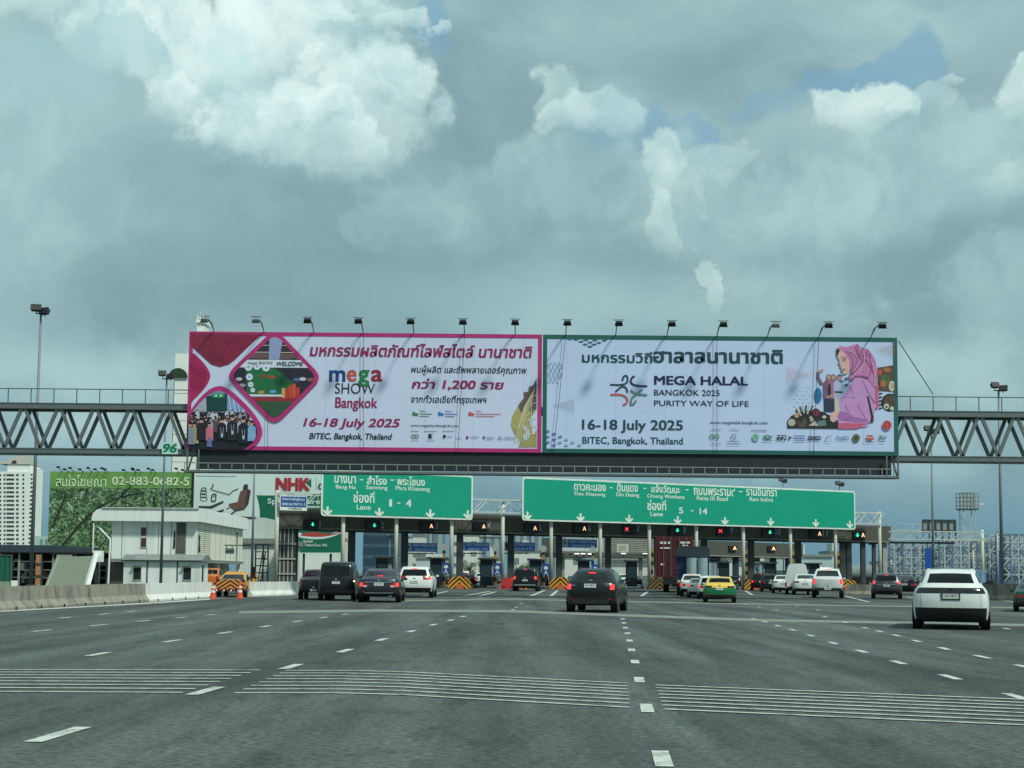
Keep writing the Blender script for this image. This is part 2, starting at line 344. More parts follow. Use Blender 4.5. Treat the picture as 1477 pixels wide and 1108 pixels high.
LINES = [([(85, 1060), (297, 997), (420, 962), (498, 939), (551, 923), (593, 911), (625, 901.5), (650, 895), (668, 889.5)], 1.15, .16),
    ([(955, 1095), (933, 1022), (922, 981), (916, 955), (911, 938), (908, 924.5), (905, 914), (902, 906), (900, 899), (898, 893)], .95, .14),
    ([(1468, 1006), (1370, 977), (1296, 956), (1243, 940), (1202, 928), (1169, 917), (1143, 909), (1122, 903), (1103, 897), (1087, 893)], 1.0, .14),
    ([(142, 944), (248, 925), (325, 913), (383, 904), (429, 896.5), (467, 891), (498, 886)], 1.1, .15),
    ([(61, 910), (142, 902), (207, 896), (261, 891), (305, 887)], 1.1, .15), ([(94, 891), (150, 886), (190, 882)], 1.1, .15),
    ([(1477, 962), (1417, 948), (1362, 936), (1322, 925), (1293, 917), (1268, 911), (1248, 906), (1219, 898), (1190, 890)], 1.0, .14),
    ([(1451, 907), (1400, 897)], 1.0, .14), ([(1120, 880), (1095, 876), (1075, 872)], 1.0, .14), ([(1180, 880), (1150, 874)], 1, .14), ([(740, 880), (745, 876), (752, 871)], 1, .14)]
for pts, L, W in LINES:
    for i, p in enumerate(pts):
        q = pts[i + 1] if i + 1 < len(pts) else (2 * p[0] - pts[i - 1][0], 2 * p[1] - pts[i - 1][1]); dash(*p, *q, L, W)
for a, b, t in (((785.6, 851.7), (765.5, 860), 1.0), ((804, 852), (794.6, 860), 1.0), ((708, 853), (667, 860), .9), ((715, 853.7), (690.5, 860), .9), ((1219, 860), (1253, 868.5), 1.3), ((1306, 861), (1340, 866), 1), ((1425, 863), (1475, 870), 1),
                ((935, 853), (925, 860), .8), ((1075, 852.5), (1085, 858), .8), ((646, 853), (610, 860), .8)):
    A = G(*a); B = G(*b); n_ = (B - A).normalized(); n_ = Vector((-n_.y, n_.x, 0)) * .12
    mk.poly([(p.x, p.y, .008) for p in (A - n_, B - n_, B + n_, A + n_)], RWHITE)
struct(mk.build('road_marking'))
def rumble(top, bot, n=8, th=.045):
    for k in range(n):
        t = k / (n - 1); pts = [G(*a).lerp(G(*b), t) for a, b in zip(top, bot)]
        for p, q in zip(pts, pts[1:]):
            d = (q - p).normalized(); e = Vector((-d.y, d.x, 0)) * th; rb.poly([(v.x, v.y, .011) for v in (p - e, q - e, q + e, p + e)], RWHITE)
rb = MB()
rumble([(-260, 966), (375, 967.5)], [(-260, 997), (263, 1000)])
rumble([(412, 968), (500, 968), (580, 970), (720, 977), (905, 986.5)], [(338, 1000.5), (480, 1000.5), (580, 1003), (720, 1011), (908, 1021.5)])
rumble([(945, 989), (1477, 1010), (1800, 1022)], [(958, 1024), (1477, 1047), (1800, 1060)])
struct(rb.build('road_rumble_marking'))
# shoulder line
strip([(-60, 885.5), (205, 871), (303, 864.5)], 1.6, RWHITE, 'road_edge_marking', .009)
# ------------------------------------------------------------------ concrete barriers
def barrier(a, b, m, name, label, H=.85, group=None, base=.0, foot=True, joint=3.0):
    a = Vector((a.x, a.y, 0)); b = Vector((b.x, b.y, 0)); d = (b - a).normalized(); n_ = Vector((-d.y, d.x, 0)); L = (b - a).length
    t = thing(name, label, 'barrier', tuple(a), group)
    prof = [(-.3, base), (-.3, base + .09), (-.12, .33), (-.08, H), (.08, H), (.12, .33), (.3, base + .09), (.3, base)]
    mb = MB(); nseg = max(1, round(L / joint)); gap = .012
    for i in range(nseg):
        s0 = L * i / nseg + (gap if i else 0); s1 = L * (i + 1) / nseg - (gap if i < nseg - 1 else 0)
        mb.prism([a + d * s0 + n_ * u + Vector((0, 0, z)) for u, z in prof], d * (s1 - s0), m)
    mb.build('barrier_wall', t)
    if foot:
        k = 0
        s = 1.2
        while s < L - 1:
            c = a + d * s - n_ * .302; f = MB(); f.prism([c + Vector((0, 0, .0)), c + d * .14, c + d * .14 + Vector((0, 0, .13)), c + Vector((0, 0, .13))], -n_ * .012 , BLACK); f.build('drain_hole', t); s += 2.35
    return t
barrier(Vector((-19.4, 18, 0)), G(206, 868), CONC, 'concrete_barrier', 'long rain-stained grey concrete barrier in front of the leaning corrugated panel')
barrier(G(207, 868), G(303, 862), CONCW, 'concrete_barrier', 'whitewashed concrete barrier in front of the small white cabin', foot=True)
cc = [(358, 859), (374, 858.3), (390, 857.8), (407, 857.2), (424, 856.6), (441, 856)]
for i, nm in enumerate(('beside the yellow striped pickup', 'second from the yellow striped pickup', 'in the middle of the short white row', 'before the plaza pillar', 'touching the plaza pillar foot')):
    barrier(G(*cc[i]) * .95, G(cc[i + 1][0] - .8, cc[i + 1][1]) * .95, CONCW, 'concrete_barrier', 'white concrete block barrier ' + nm, group='white barrier blocks left of lane one', foot=False, joint=9)
barrier(G(1222, 858), G(1256, 858.5), CONC, 'concrete_barrier', 'short grey concrete barrier left of the grey people carrier', foot=False)
barrier(G(1408, 864), G(1560, 870), CONC, 'concrete_barrier', 'grey concrete barrier right of the white SUV under the light pole', foot=False, H=1.1, joint=2.6)
# ------------------------------------------------------------------ light poles
def floodlight(c, s=1.0, yaw=0.0):
    mb = MB(); rot = Matrix.Rotation(yaw, 3, 'Z') @ Matrix.Rotation(R(-25), 3, 'X'); c = Vector(c)
    mb.box(c + Vector((-.28, -.12, -.17)) * s, c + Vector((.28, .12, .17)) * s, STEELD, rot, c)
    mb.box(c + Vector((-.32, -.16, -.21)) * s, c + Vector((.32, -.12, .21)) * s, BLACK, rot, c)
    mb.bar(c, c + Vector((0, .05, -.3)) * s, .05 * s, STEELD)
    return mb
def light_pole(px, D, top_y, label, r=.13, s=1.15, lens=None, heads=((-.42, .12, .25), (.42, -.1, -.4))):
    b = P(px, 800, D); X = b.x; zt = P(px, top_y, D).z
    t = thing('light_pole', label, 'light pole', (X, D, 0), 'light poles along the toll plaza')
    mb = MB(); mb.tube((X, D, 0), (X, D, zt), r, POLE, r * .5, 12); mb.build('pole', t, True)
    mb = MB(); mb.box((X - .22, D - .22, 0), (X + .22, D + .22, .5), STEEL); mb.build('base_box', t)
    mb = MB(); mb.bar((X - .32, D, zt - .02), (X + .32, D, zt - .02), .07, STEELD); mb.build('crossarm', t)
    for dx, dz, yw in heads: floodlight((X + dx * .72, D - .1, zt + .2 + dz), s * .68, yw).build('floodlight', t)
    return t
light_pole(46, 92, 452, 'tall grey light pole with twin floodlights beside the white apartment tower', .14, 1.6)
light_pole(233, 96, 546, 'grey light pole in front of the white cabin, rising behind the plate numbered 96', r=.11, s=1.3)
light_pole(364, 94, 640, 'slim grey light pole rising beside the yellow striped pickup', .1, 1)
light_pole(1445, 97, 563, 'tall grey light pole with twin floodlights at the far right behind the white SUV', .14, 1.4)
light_pole(1346, 99, 625, 'thin grey light pole seen through the right end of the truss', .1, 1.3)
light_pole(1212, 215, 700, 'distant light pole with floodlights just above the longer green sign', .12, 2)
light_pole(1130, 230, 695, 'small distant twin light poking over the longer green sign', .1, 2)
light_pole(562, 230, 775, 'slim light pole in front of the blue glass building', .1, 1.4)
light_pole(1244, 240, 770, 'thin far light pole between the dark columns on the right', .1, 1.4)
def plate96():
    c = P(243, 647, 85.2); pl = Plane((c.x - 1, 85.2), (c.x + 1, 85.2))
    t = thing('number_sign', 'square pale plate numbered 96 fixed to the gantry bottom chord', 'sign', (c.x, 85.2, c.z))
    mb = MB(); pl.box(mb, pl.rect(234, 638, 257, 655), 0, .03, mat('pale_mint', (190, 222, 212), .5)); mb.build('panel', t)
    a = Art(pl, .034); a.text('96', (235.5, 640, 255.5, 653), mat('sign_green', (0, 122, 92), .5), bold=.05, shear=.2); a.mb.build('lettering', t)
plate96()
# ------------------------------------------------------------------ gantry truss and billboards
DB = 85.0
def zz(px, py, D=DB): return P(px, py, D).z
XL, XR = P(271, 563, DB).x, P(1295, 570, DB).x
ZT, ZB = zz(738, 482.3), zz(738, 652.7); XM = P(782, 565, DB).x
ZTT, ZTB = zz(738, 586), zz(738, 594.5); ZBT, ZBB = zz(738, 651.5), zz(738, 659)
gan = thing('overhead_gantry', 'grey steel truss gantry spanning the whole road behind the billboards', 'gantry', (0, DB + 1, 0))
TD0, TD1 = DB + .5, DB + 2.0
GX0, GX1 = -42, 42
for D in (TD0, TD1):
    for z0, z1, nm in ((ZTB, ZTT, 'top_chord'), (ZBB, ZBT, 'bottom_chord')):
        mb = MB(); mb.box((GX0, D - .14, z0), (GX1, D + .14, z1), STEEL); mb.box((GX0, D - .17, z1 - .05), (GX1, D + .17, z1 + .001), STEEL); mb.box((GX0, D - .17, z0 - .001), (GX1, D + .17, z0 + .05), STEEL); mb.build(nm, gan)
PER = 52.2 / 2000 * DB
def braces(x0, x1, ph):
    k = int(math.floor((x0 - ph) / PER)) - 1
    while ph + k * PER < x1 + .2:
        xa = ph + k * PER
        for D in (TD0, TD1):
            m = STEEL
            for u, v in (((xa, ZBT), (xa + PER / 2 - .12, ZTB)), ((xa + PER / 2 + .12, ZTB), (xa + PER, ZBT))):
                if max(u[0], v[0]) < x0 or min(u[0], v[0]) > x1: continue
                mb = MB(); mb.bar((u[0], D, u[1]), (v[0], D, v[1]), .2, m, .15); mb.build('diagonal_brace', gan)
        k += 1
braces(-32.6, XL + 1.6, P(2, 640, DB).x); 
ph = P(1340, 650, DB).x; braces(XR - 1.6, 33, ph)
for sx0, sx1, ph0 in ((-33.5, XL, P(36, 560, DB).x), (XR, 33.5, P(1311, 568, DB).x)):
    mb = MB(); zr = zz(738, 565.5); x = ph0 - 40 * 1.45
    for D in (TD0,):
        mb.bar((sx0, D, zr), (sx1, D, zr), .05, STEELD)
        while x < sx1:
            if x > sx0: mb.bar((x, D, ZTT), (x, D, zr), .045, STEELD)
            x += 1.42
    mb.build('railing', gan)
mb = MB(); mb.box((GX0, TD0 + .15, ZTT - .09), (GX1, TD1 - .15, ZTT - .05), STEELD); mb.build('walkway', gan)
for x in (GX0 + .5, GX1 - .5):
    for D in (TD0, TD1): mb = MB(); mb.tube((x, D, 0), (x, D, ZTT), .3, POLE, n=14); mb.build('column', gan, True)
# apron under the banners and catwalk
xc0, xc1 = P(283, 660, DB).x, P(1286, 665, DB).x
mb = MB(); mb.box((xc0, DB + .1, zz(738, 680.5)), (xc1, DB + .25, ZB - .01), DARKP); mb.build('apron_panel', gan)
zc0, zc1, zr = zz(738, 689), zz(738, 685.5), zz(738, 676.2)
Dk = DB - 1.0; xk0, xk1 = P(266, 680, Dk).x, P(1297, 690, Dk).x
zc0, zc1, zr = (P(738, y, Dk).z for y in (685, 682, 671.8))
mb = MB(); mb.box((xk0, Dk, zc0), (xk1, DB + .05, zc0 + .06), STEELD); mb.box((xk0, Dk - .04, zc0), (xk1, Dk, zc1), STEEL); mb.build('catwalk', gan)
RAIL = mat('catwalk_rail', (142, 150, 146), .5, .2)
mb = MB(); mb.bar((xk0, Dk, zr), (xk1, Dk, zr), .05, RAIL); mb.bar((xk0, Dk, (zr + zc1) / 2 - .1), (xk0, Dk, zr), .04, RAIL); x = xk0
while x < xk1 + .1: mb.bar((x, Dk, zc1), (x, Dk, zr), .045, RAIL); x += 17.1 / 2000 * Dk
mb.build('railing', gan)
for x, s in ((P(271, 670, DB).x, 1), (P(1294, 670, DB).x, -1)):
    for xx in (x, x + s * .7): mb = MB(); mb.bar((xx, DB - .2, zc0), (xx, DB - .2, ZB), .09, STEEL); mb.build('hanger', gan)
    mb = MB(); mb.bar((x + .05 * s, DB - .3, zc0), (x + .45 * s, DB - .3, ZB), .09, STEELD); mb.build('hanger', gan)
# prints
PB = Plane((0, DB), (1, DB))
VINYL = mat('banner_white', (206, 214, 240), .55, 0, .05, .25); VINYL2 = mat('banner_pale_blue', (196, 212, 244), .55, 0, .05, .25)
MAG = mat('magenta_ink', (184, 44, 118), .55, 0, .12, .4); CRIM = mat('crimson_ink', (138, 34, 66), .55, 0, .2, .3); CRIM2 = mat('crimson_line_ink', (112, 24, 56), .55)
ROSE = mat('rose_ink', (176, 34, 92), .55, 0, .15, .4)
INKD = mat('dark_ink', (24, 36, 52), .55); GRN = mat('green_ink', (28, 96, 88), .55, 0, .15, .3)
PLUM = mat('plum_ink', (150, 32, 92), .55); SKIN = mat('skin_ink', (206, 160, 140), .55, 0, .1, 3)
def frame_banner(x0, x1, name, label, face):
    t = thing(name, label, 'billboard', ((x0 + x1) / 2, DB, ZB))
    mb = MB(); mb.box((x0, DB, ZB), (x1, DB + .08, ZT), face); mb.build('vinyl_sheet', t)
    mb = MB()
    for a, b in (((x0, ZT - .1), (x1, ZT)), ((x0, ZB), (x1, ZB + .1)), ): mb.box((a[0], DB + .081, a[1]), (b[0], DB + .35, b[1]), STEELD)
    x = x0 + .2
    while x < x1: mb.box((x, DB + .081, ZB + .1), (x + .12, DB + .35, ZT - .1), STEELD); x += 2.9
    mb.build('backing_frame', t)
    return t
bp_ = frame_banner(XL, XM - .03, 'billboard', 'pink bordered exhibition billboard with WELCOME diamond photo, on the gantry', VINYL)
bg_ = frame_banner(XM + .03, XR, 'billboard', 'green bordered exhibition billboard with woman in pink headscarf, on the gantry', VINYL2)
def border(t, x0, x1, wt, m, nm='border'):
    mb = MB(); w_ = wt
    for a, b, c, d in ((x0, ZB, x1, ZB + w_), (x0, ZT - w_, x1, ZT), (x0, ZB + w_, x0 + w_, ZT - w_), (x1 - w_, ZB + w_, x1, ZT - w_)):
        mb.prism([(a, DB - .02, b), (c, DB - .02, b), (c, DB - .02, d), (a, DB - .02, d)], (0, .018, 0), m)
    mb.build(nm, t)
border(bp_, XL, XM - .03, .24, MAG); border(bg_, XM + .03, XR, .26, GRN)
# --- pink banner
def C_(name, rgb, var=.12, sc_=2.0): return mat('print_' + name, rgb, .55, 0, var, sc_)
a = Art(PB, .022)
a.poly([(275, 480.5), (377, 482), (340, 518), (330, 526), (317, 529.5), (305, 526), (296, 518), (280, 503), (275, 499)], CRIM)
a.poly(curve((275, 508), (275, 508), (281, 511)) + curve((281, 511), (303, 530), (303.5, 543)) + curve((303.5, 543), (302, 556), (280, 576)) + [(274, 584), (275, 508)], ROSE)
for k in range(7): a.line(curve((300 + k * 6, 483 + k), (288 + k * 5, 505), (306 + k * 3, 520 + k * .6), 6), .7, CRIM2)
for k in range(6): a.line(curve((378 - k * 8, 484), (352 - k * 6, 498), (322 + k, 524 - k * 3), 6), .7, ROSE)
for k in range(5): a.line(ell(281, 543, 3 + k * 3.4, 4 + k * 3.6, 14), .7, CRIM, True, cl=[(275, 508), (303, 530), (303, 556), (275, 582)])
a.mb.build('printed_pattern', bp_)
a = Art(PB, .06)
OD = rrect([(397, 474), (466, 545), (396, 616), (325, 542)], 17); ID = rrect([(397, 482), (458, 545), (396, 607), (333, 542)], 13)
a.poly(OD, MAG); cl = ID
a.poly(ID, C_('dark_brown', (52, 44, 52)), None)
a.poly([(340, 517), (455, 518), (455, 512), (345, 508)], C_('tan', (110, 84, 84)), cl)
for y in (497, 507): a.line([(350, y + 1), (440, y + 2)], .9, C_('lamp', (214, 200, 190)), cl=cl)
a.poly([(389, 486), (409, 486), (403, 519), (388, 519)], C_('column', (150, 160, 200)), cl)
a.poly([(330, 519), (462, 520), (462, 531), (330, 530)], C_('white', (216, 222, 234)), cl)
a.poly([(333, 531), (462, 531), (462, 575), (333, 575)], C_('dark', (38, 36, 52)), cl)
a.poly([(356, 531), (396, 531), (424, 552), (424, 573), (356, 573)], C_('green', (26, 108, 62)), cl)
for x in range(396, 424, 3): a.line([(x, 541), (x, 556)], .8, C_('dark', (38, 36, 52)), cl=cl)
for x, y, c in ((380, 543, (150, 70, 40)), (392, 544, (170, 80, 40)), (377, 566, (190, 140, 90)), (394, 565, (110, 170, 210)), (345, 547, (190, 190, 190)), (350, 556, (150, 150, 160)), (428, 548, (90, 100, 150)), (437, 547, (200, 200, 210)), (448, 548, (150, 90, 90))): a.poly(ell(x, y, 5, 2.6, 10), C_('c%d%d' % (c[0], c[2]), c), cl)
a.poly([(350, 569), (410, 569.5), (410, 572.5), (352, 572)], C_('white', (216, 222, 234)), cl)
a.poly([(340, 573), (460, 573), (460, 579), (340, 579)], C_('redfloor', (150, 42, 50)), cl)
a.poly([(340, 579), (460, 579), (396, 612)], C_('greenfloor', (52, 84, 58)), cl)
for x, y0, c in ((409, 560, (210, 170, 110)), (414, 561, (200, 60, 40)), (419, 556, (206, 66, 50)), (424.5, 554, (220, 78, 60)), (430, 559, (200, 60, 46))): a.poly([(x - 2.3, y0), (x + 2.3, y0), (x + 2.3, 574), (x - 2.3, 574)], C_('cyl%d' % c[1], c), cl)
for x, y, r in ((358.5, 530, 5.4), (371, 529, 5), (384, 531, 5.3), (360, 544, 5), (362, 555, 4), (365, 563, 3.4)):
    a.poly(ell(x, y, r, r * .98), C_('white', (216, 222, 234)), cl); a.poly(ell(x, y, r * .4, r * .35, 8), C_('column', (150, 160, 200)), cl)
a.text('WELCOME', (399.5, 522, 438, 528), INKD, bold=.03, shear=.2); a.text('mega SHOW', (358, 521.5, 394, 527), INKD)
a.mb.build('printed_photo', bp_)
a = Art(PB, .09)
a.poly(curve((272, 598), (296, 558), (317, 557), 6) + curve((317, 557), (328, 557), (345, 574), 5) + curve((345, 574), (378, 604), (379, 624), 6) + curve((379, 624), (378, 640), (358, 648.6), 5) + [(271, 648)], MAG)
IP = curve((273, 602), (298, 565), (316, 564), 6) + curve((316, 564), (326, 565), (340, 579), 5) + curve((340, 579), (371, 607), (372, 624), 6) + curve((372, 624), (370, 638), (352, 648.5), 5) + [(272, 648)]
a.poly(IP, C_('hall', (120, 140, 176), .25)); cl = IP
a.poly([(272, 575), (300, 575), (300, 600), (272, 600)], C_('hall2', (170, 176, 192), .2), cl); a.poly([(328, 568), (372, 600), (372, 615), (328, 594)], C_('hall3', (130, 156, 206), .3), cl)
for x in range(330, 372, 6): a.line([(x, 570), (x + 6, 606)], 1.0, C_('white', (216, 222, 234)), cl=cl)
a.poly([(298, 572), (328, 568), (328, 594), (298, 594)], C_('board', (14, 64, 62)), cl); a.poly([(307, 568), (324, 568), (324, 574), (307, 574)], C_('exit', (34, 150, 92)), cl)
for x in (312, 319): a.poly(ell(x, 571, 1.6, 1.6, 8), WHITE, cl)
a.poly([(272, 594), (380, 596), (380, 650), (270, 650)], C_('crowd', (20, 26, 36)), cl)
rr = random.Random(3); hair = C_('hair', (24, 22, 28)); cloth = [C_('cl%d' % i, c) for i, c in enumerate(((20, 28, 44), (26, 36, 60), (60, 66, 84), (150, 158, 178), (32, 32, 38), (96, 70, 80), (190, 196, 210)))]
def fig(x, y, s, c, sk=SKIN):
    a.poly([(x - 3.2 * s, y + 14 * s), (x - 3 * s, y + 4 * s), (x - 1.2 * s, y + 2.2 * s), (x + 1.2 * s, y + 2.2 * s), (x + 3 * s, y + 4 * s), (x + 3.2 * s, y + 14 * s)], c, cl)
    a.poly(ell(x, y + .5 * s, 1.25 * s, 1.7 * s, 10), sk, cl); a.poly(ell(x, y - .6 * s, 1.4 * s, 1.2 * s, 8), hair, cl)
for row in range(3):
    for k in range(15): fig(274 + k * 6.6 + rr.uniform(-2, 2) + row * 3, 594 + row * 6 + rr.uniform(-2, 2), .9 + row * .22, rr.choice(cloth))
for x, y, s, c in ((281, 612, 2.0, C_('ysh', (176, 152, 96))), (275, 612, 2.1, C_('gsh', (130, 140, 160))), (303, 612, 1.7, C_('psh', (206, 110, 130))), (321, 606, 2.0, cloth[0]), (336, 602, 2.4, cloth[4]), (352, 605, 2.5, cloth[0]), (291, 606, 2.1, cloth[4]), (364, 610, 1.9, C_('bsh', (130, 170, 214)))): fig(x, y, s, c)
for x, y in ((321, 626), (336, 622), (352, 629)): a.poly([(x - 1.5, y), (x + 1.5, y), (x + 1.5, y + 5), (x - 1.5, y + 5)], cloth[6], cl); a.line([(x - 1.2, y), (x - 2, y - 9)], .5, cloth[6], cl=cl); a.line([(x + 1.2, y), (x + 2, y - 9)], .5, cloth[6], cl=cl)
a.poly([(300, 632), (306, 632), (307, 645), (299, 645)], C_('jean', (96, 110, 160)), cl)
a.mb.build('printed_photo', bp_)
a = Art(PB, .02, t=bp_)
a.text('มหกรรมผลิตภัณฑ์ไลฟ์สไตล์ นานาชาติ', (447, 494.5, 768, 514), PLUM, bold=.035, shear=.15)
x = 475
for ch, x0, x1, y0, y1, c in (('m', 475, 498.5, 534, 550.5, (12, 60, 130)), ('e', 500.5, 514.5, 533.5, 550.5, (206, 84, 60)), ('g', 516.5, 533, 533.5, 558, (30, 130, 70)), ('a', 535.5, 552, 533.5, 550.5, (150, 34, 58))):
    a.text(ch, (x0, y0, x1, y1), C_('mega' + ch, c, .3, .8), bold=.03)
a.text('SHOW', (483.5, 552.5, 541, 568), INKD)
a.text('Bangkok', (483.5, 573, 544.5, 593), PLUM, bold=.025, shear=.05)
a.text('16-18 July 2025', (437.5, 603, 577.5, 619), PLUM, bold=.035, shear=.2)
a.text('BITEC, Bangkok, Thailand', (446, 624.5, 566, 636), INKD, bold=.03, shear=.2)
a.text('พบผู้ผลิต และซัพพลายเออร์คุณภาพ', (593.5, 526.5, 760, 541), INKD, bold=.015, shear=.15)
a.text('กว่า 1,200 ราย', (594, 545.5, 727, 562.5), PLUM, bold=.04, shear=.15)
a.text('จากทั่วเอเชียที่กรุงเทพฯ', (593, 569.5, 702, 584), INKD, bold=.015, shear=.15)
a.text('www.megashowbangkok.com', (592.5, 611.5, 661, 617), INKD)
GRY = C_('grey', (120, 130, 160)); LB = C_('lblue', (50, 120, 190)); LR = C_('lred', (206, 84, 84)); LG = C_('lgreen', (60, 130, 90))
for x, c in ((594, LG), (631, LB), (675, LR)):
    a.poly(ell(x + 3, 597, 2.4, 3.2, 10), c); a.poly(ell(x + 7, 598, 2.2, 2.2, 10), c); wd = 36 if c is LR else 18
    a.text('Office', (x + 11, 592, x + 21, 594.6), c); 
    for k in (0, 1): a.line([(x + 11, 597.3 + 3.3 * k), (x + 11 + wd * (1 - .25 * k), 597.5 + 3.3 * k)], .9, c)
for x, wd in ((593, 11), (612, 18), (638, 17)): a.line([(x, 622), (x + wd, 622.2)], .8, GRY)
for x in (596, 601): a.line(ell(x, 629.5, 2.5, 2.5, 12), 1.1, LG, True)
a.line([(593, 635), (604, 635)], .7, GRY)
a.poly([(618, 626), (624, 626), (624, 627.4), (621, 627.4), (624, 632), (618, 632)], INKD); a.line([(616, 635), (626, 635)], .8, GRY)
a.poly(ell(641, 629.5, 2.1, 2.6, 10), INKD); a.line([(645, 630), (652, 630)], .9, GRY); a.line([(657, 632), (666, 632)], .7, GRY)
a.poly(ell(674, 631, 2, 2, 10), PLUM); a.text('COSIT', (678, 629, 691, 632.4), GRY)
a.poly([(696, 629), (701, 630), (698, 634)], LB); a.line([(702, 631), (713, 631.4)], .8, GRY); a.line([(702, 633.6), (710, 634)], .8, GRY)
a.line(ell(721, 632, 2, 2.2, 10), .8, LB, True); a.text('ASEAN', (726, 630, 743, 633.8), GRY)
a.mb.build('logo_print', bp_)
a = Art(PB, .02)
GOLD = C_('gold', (176, 164, 104), .35, .5); BRNZ = C_('bronze', (104, 88, 92), .3, .5)
a.poly([(774, 546), (774, 645), (748, 645), (751, 636), (742, 626), (737, 613), (739, 600), (745, 590), (750, 580), (756, 574), (755, 566), (762, 565), (763, 558), (769, 556)], GOLD)
a.poly([(774, 546), (774, 590), (764, 596), (760, 588), (752, 596), (747, 586), (756, 574), (755, 566), (762, 565), (763, 558), (769, 556)], BRNZ)
a.poly([(774, 590), (774, 620), (769, 628), (766, 615), (762, 606), (768, 600)], VINYL); a.poly([(752, 612), (762, 618), (766, 628), (758, 636), (754, 630), (759, 624)], VINYL)
for k in range(9): a.line(curve((742 + k * 3.2, 640 - k * 1), (748 + k * 2, 612 - k * 5), (757 + k * 1.8, 585 - k * 3), 7), .8, C_('pale_gold', (214, 206, 160)), cl=[(737, 546), (774, 546), (774, 645), (737, 645)])
for k in range(6): a.line(curve((774, 570 + k * 11), (764, 572 + k * 11), (760, 582 + k * 9), 5), .7, C_('pale_gold', (214, 206, 160)))
a.mb.build('printed_ornament', bp_)
def dia(a, x, y, rx, ry, m): a.poly([(x - rx, y), (x, y - ry), (x + rx, y), (x, y + ry)], m)
# --- green banner
a = Art(PB, .02); DG = C_('dgreen', (52, 110, 112)); PG = C_('pgreen', (150, 178, 196)); PB2 = C_('pblue', (96, 124, 176))
for x, y in ((831, 490), (845, 490.5), (858, 491), (838, 493), (851, 494), (864, 494.5), (844, 497), (857, 497), (851, 500), (822, 489), (872, 491)): dia(a, x, y, 4.4, 1.5, DG)
for r in range(5):
    for c in range(4 - (r > 3)): dia(a, 789 + c * 6 + (r % 2) * 3, 524 + r * 6, 2.4, .9, PG); dia(a, 792 + c * 6 - (r % 2) * 3, 527 + r * 6, 2.4, .9, PG)
for x, y, m in ((790, 622, PB2), (799, 626, PB2), (790, 630, PB2), (808, 630, PB2), (799, 634, PB2), (817, 634, PG), (790, 638, PB2), (808, 638, PG), (799, 642, PB2), (826, 638, PG), (836, 642, PG), (817, 642, PG)): dia(a, x, y, 4.2, 1.6, m)
def tri(x0, x1, y, h, m, k=9):     # fan of little marks narrowing to a tip at x0
    for i in range(k):
        t = i / (k - 1); x = x0 + (x1 - x0) * t
        nn = max(1, round(t * 7))
        for j in range(nn + 1): dia(a, x, y + (j / nn - .5) * 2 * h * t, abs(x1 - x0) / k * .42, .55, m)
tri(799, 827, 585, 9, C_('olive', (128, 150, 140))); ORN = C_('orange', (206, 120, 96))
tri(1168, 1136, 540, 10, ORN); tri(1266, 1289, 504, 9, ORN)
for r in range(5):
    for c in range(3): dia(a, 1148 + c * 9 + (r % 2) * 5, 560 + r * 5.4, 2.8, .6, PG)
a.mb.build('printed_pattern', bg_)
a = Art(PB, .02, t=bg_); TEAL = C_('teal', (26, 72, 84)); NAVY = C_('navy', (18, 28, 74)); SAGE = C_('sage', (100, 134, 132))
a.text('มหกรรมวิถี', (839.5, 507, 941, 523), TEAL, bold=.03); a.text('ฮาลาลนานาชาติ', (942, 503, 1129, 523.5), TEAL, bold=.045)
a.text('MEGA HALAL', (943.5, 542, 1079, 555), NAVY, bold=.04); a.text('BANGKOK 2025', (943.5, 562, 1038, 570.5), INKD, bold=.008)
a.text('PURITY WAY OF LIFE', (943.5, 577.5, 1080, 585.5), INKD, bold=.008)
a.text('16-18 July 2025', (839.5, 605, 985, 624), TEAL, bold=.03); a.text('BITEC, Bangkok, Thailand', (840, 630, 985, 643), TEAL, bold=.02)
a.text('www.megahalal-bangkok.com', (1024, 607, 1107, 613), INKD)
for pts, c in ((curve((880.5, 555), (903, 557), (905, 551), 3) + curve((905, 551), (906, 543), (903, 542), 4) + curve((903, 542), (898, 542), (898, 549), 4), TEAL), ([(888, 565), (896, 558)] + curve((896, 558), (904, 556), (905, 566), 5), TEAL),
               (curve((933, 557), (914, 558), (910, 552), 5) + curve((910, 552), (909, 545), (915, 543), 5), NAVY), (curve((881, 569.5), (903, 567), (905, 577), 6) + curve((905, 577), (905, 583), (899, 584), 4), LR),
               (curve((933, 570), (914, 569), (910, 563), 5), SAGE), ([(926, 562), (914, 572)] + curve((914, 572), (909, 575), (910, 584), 4) + curve((910, 584), (917, 583), (917, 578), 4), SAGE)): a.line(pts, 2.6, c)
for x in (1025, 1052): a.line([(x, 620), (x + 14, 620.2)], .8, GRY)
a.line([(1083, 621), (1106, 621.2)], .9, GRY)
for x in (1026.5, 1034): a.line(ell(x, 630, 3, 3, 12), 1.2, LG, True)
a.line([(1024, 640), (1040, 640)], .7, GRY); a.line(ell(1058, 630, 3.4, 3.6, 12), 1.0, GRY, True); a.line([(1049, 637), (1066, 637.2)], 1, GRY); a.line([(1048, 641), (1068, 641)], .6, GRY)
a.poly(ell(1089.5, 631, 5, 5.6), C_('mint', (140, 190, 176))); a.line([(1087, 634), (1089.5, 628), (1092, 634)], 1.1, LG)
a.poly([(1099, 630), (1107, 627.5), (1115, 630.5), (1107, 633.5)], LG); dia(a, 1107, 630.5, 3, 1, VINYL); a.line([(1100, 635.3), (1114, 635.5)], 1, LG)
a.text('สสว', (1120, 627.5, 1134, 635), INKD, bold=.03); a.poly([(1136, 629), (1143, 631.5), (1136, 634.5), (1138, 631.5)], NAVY)
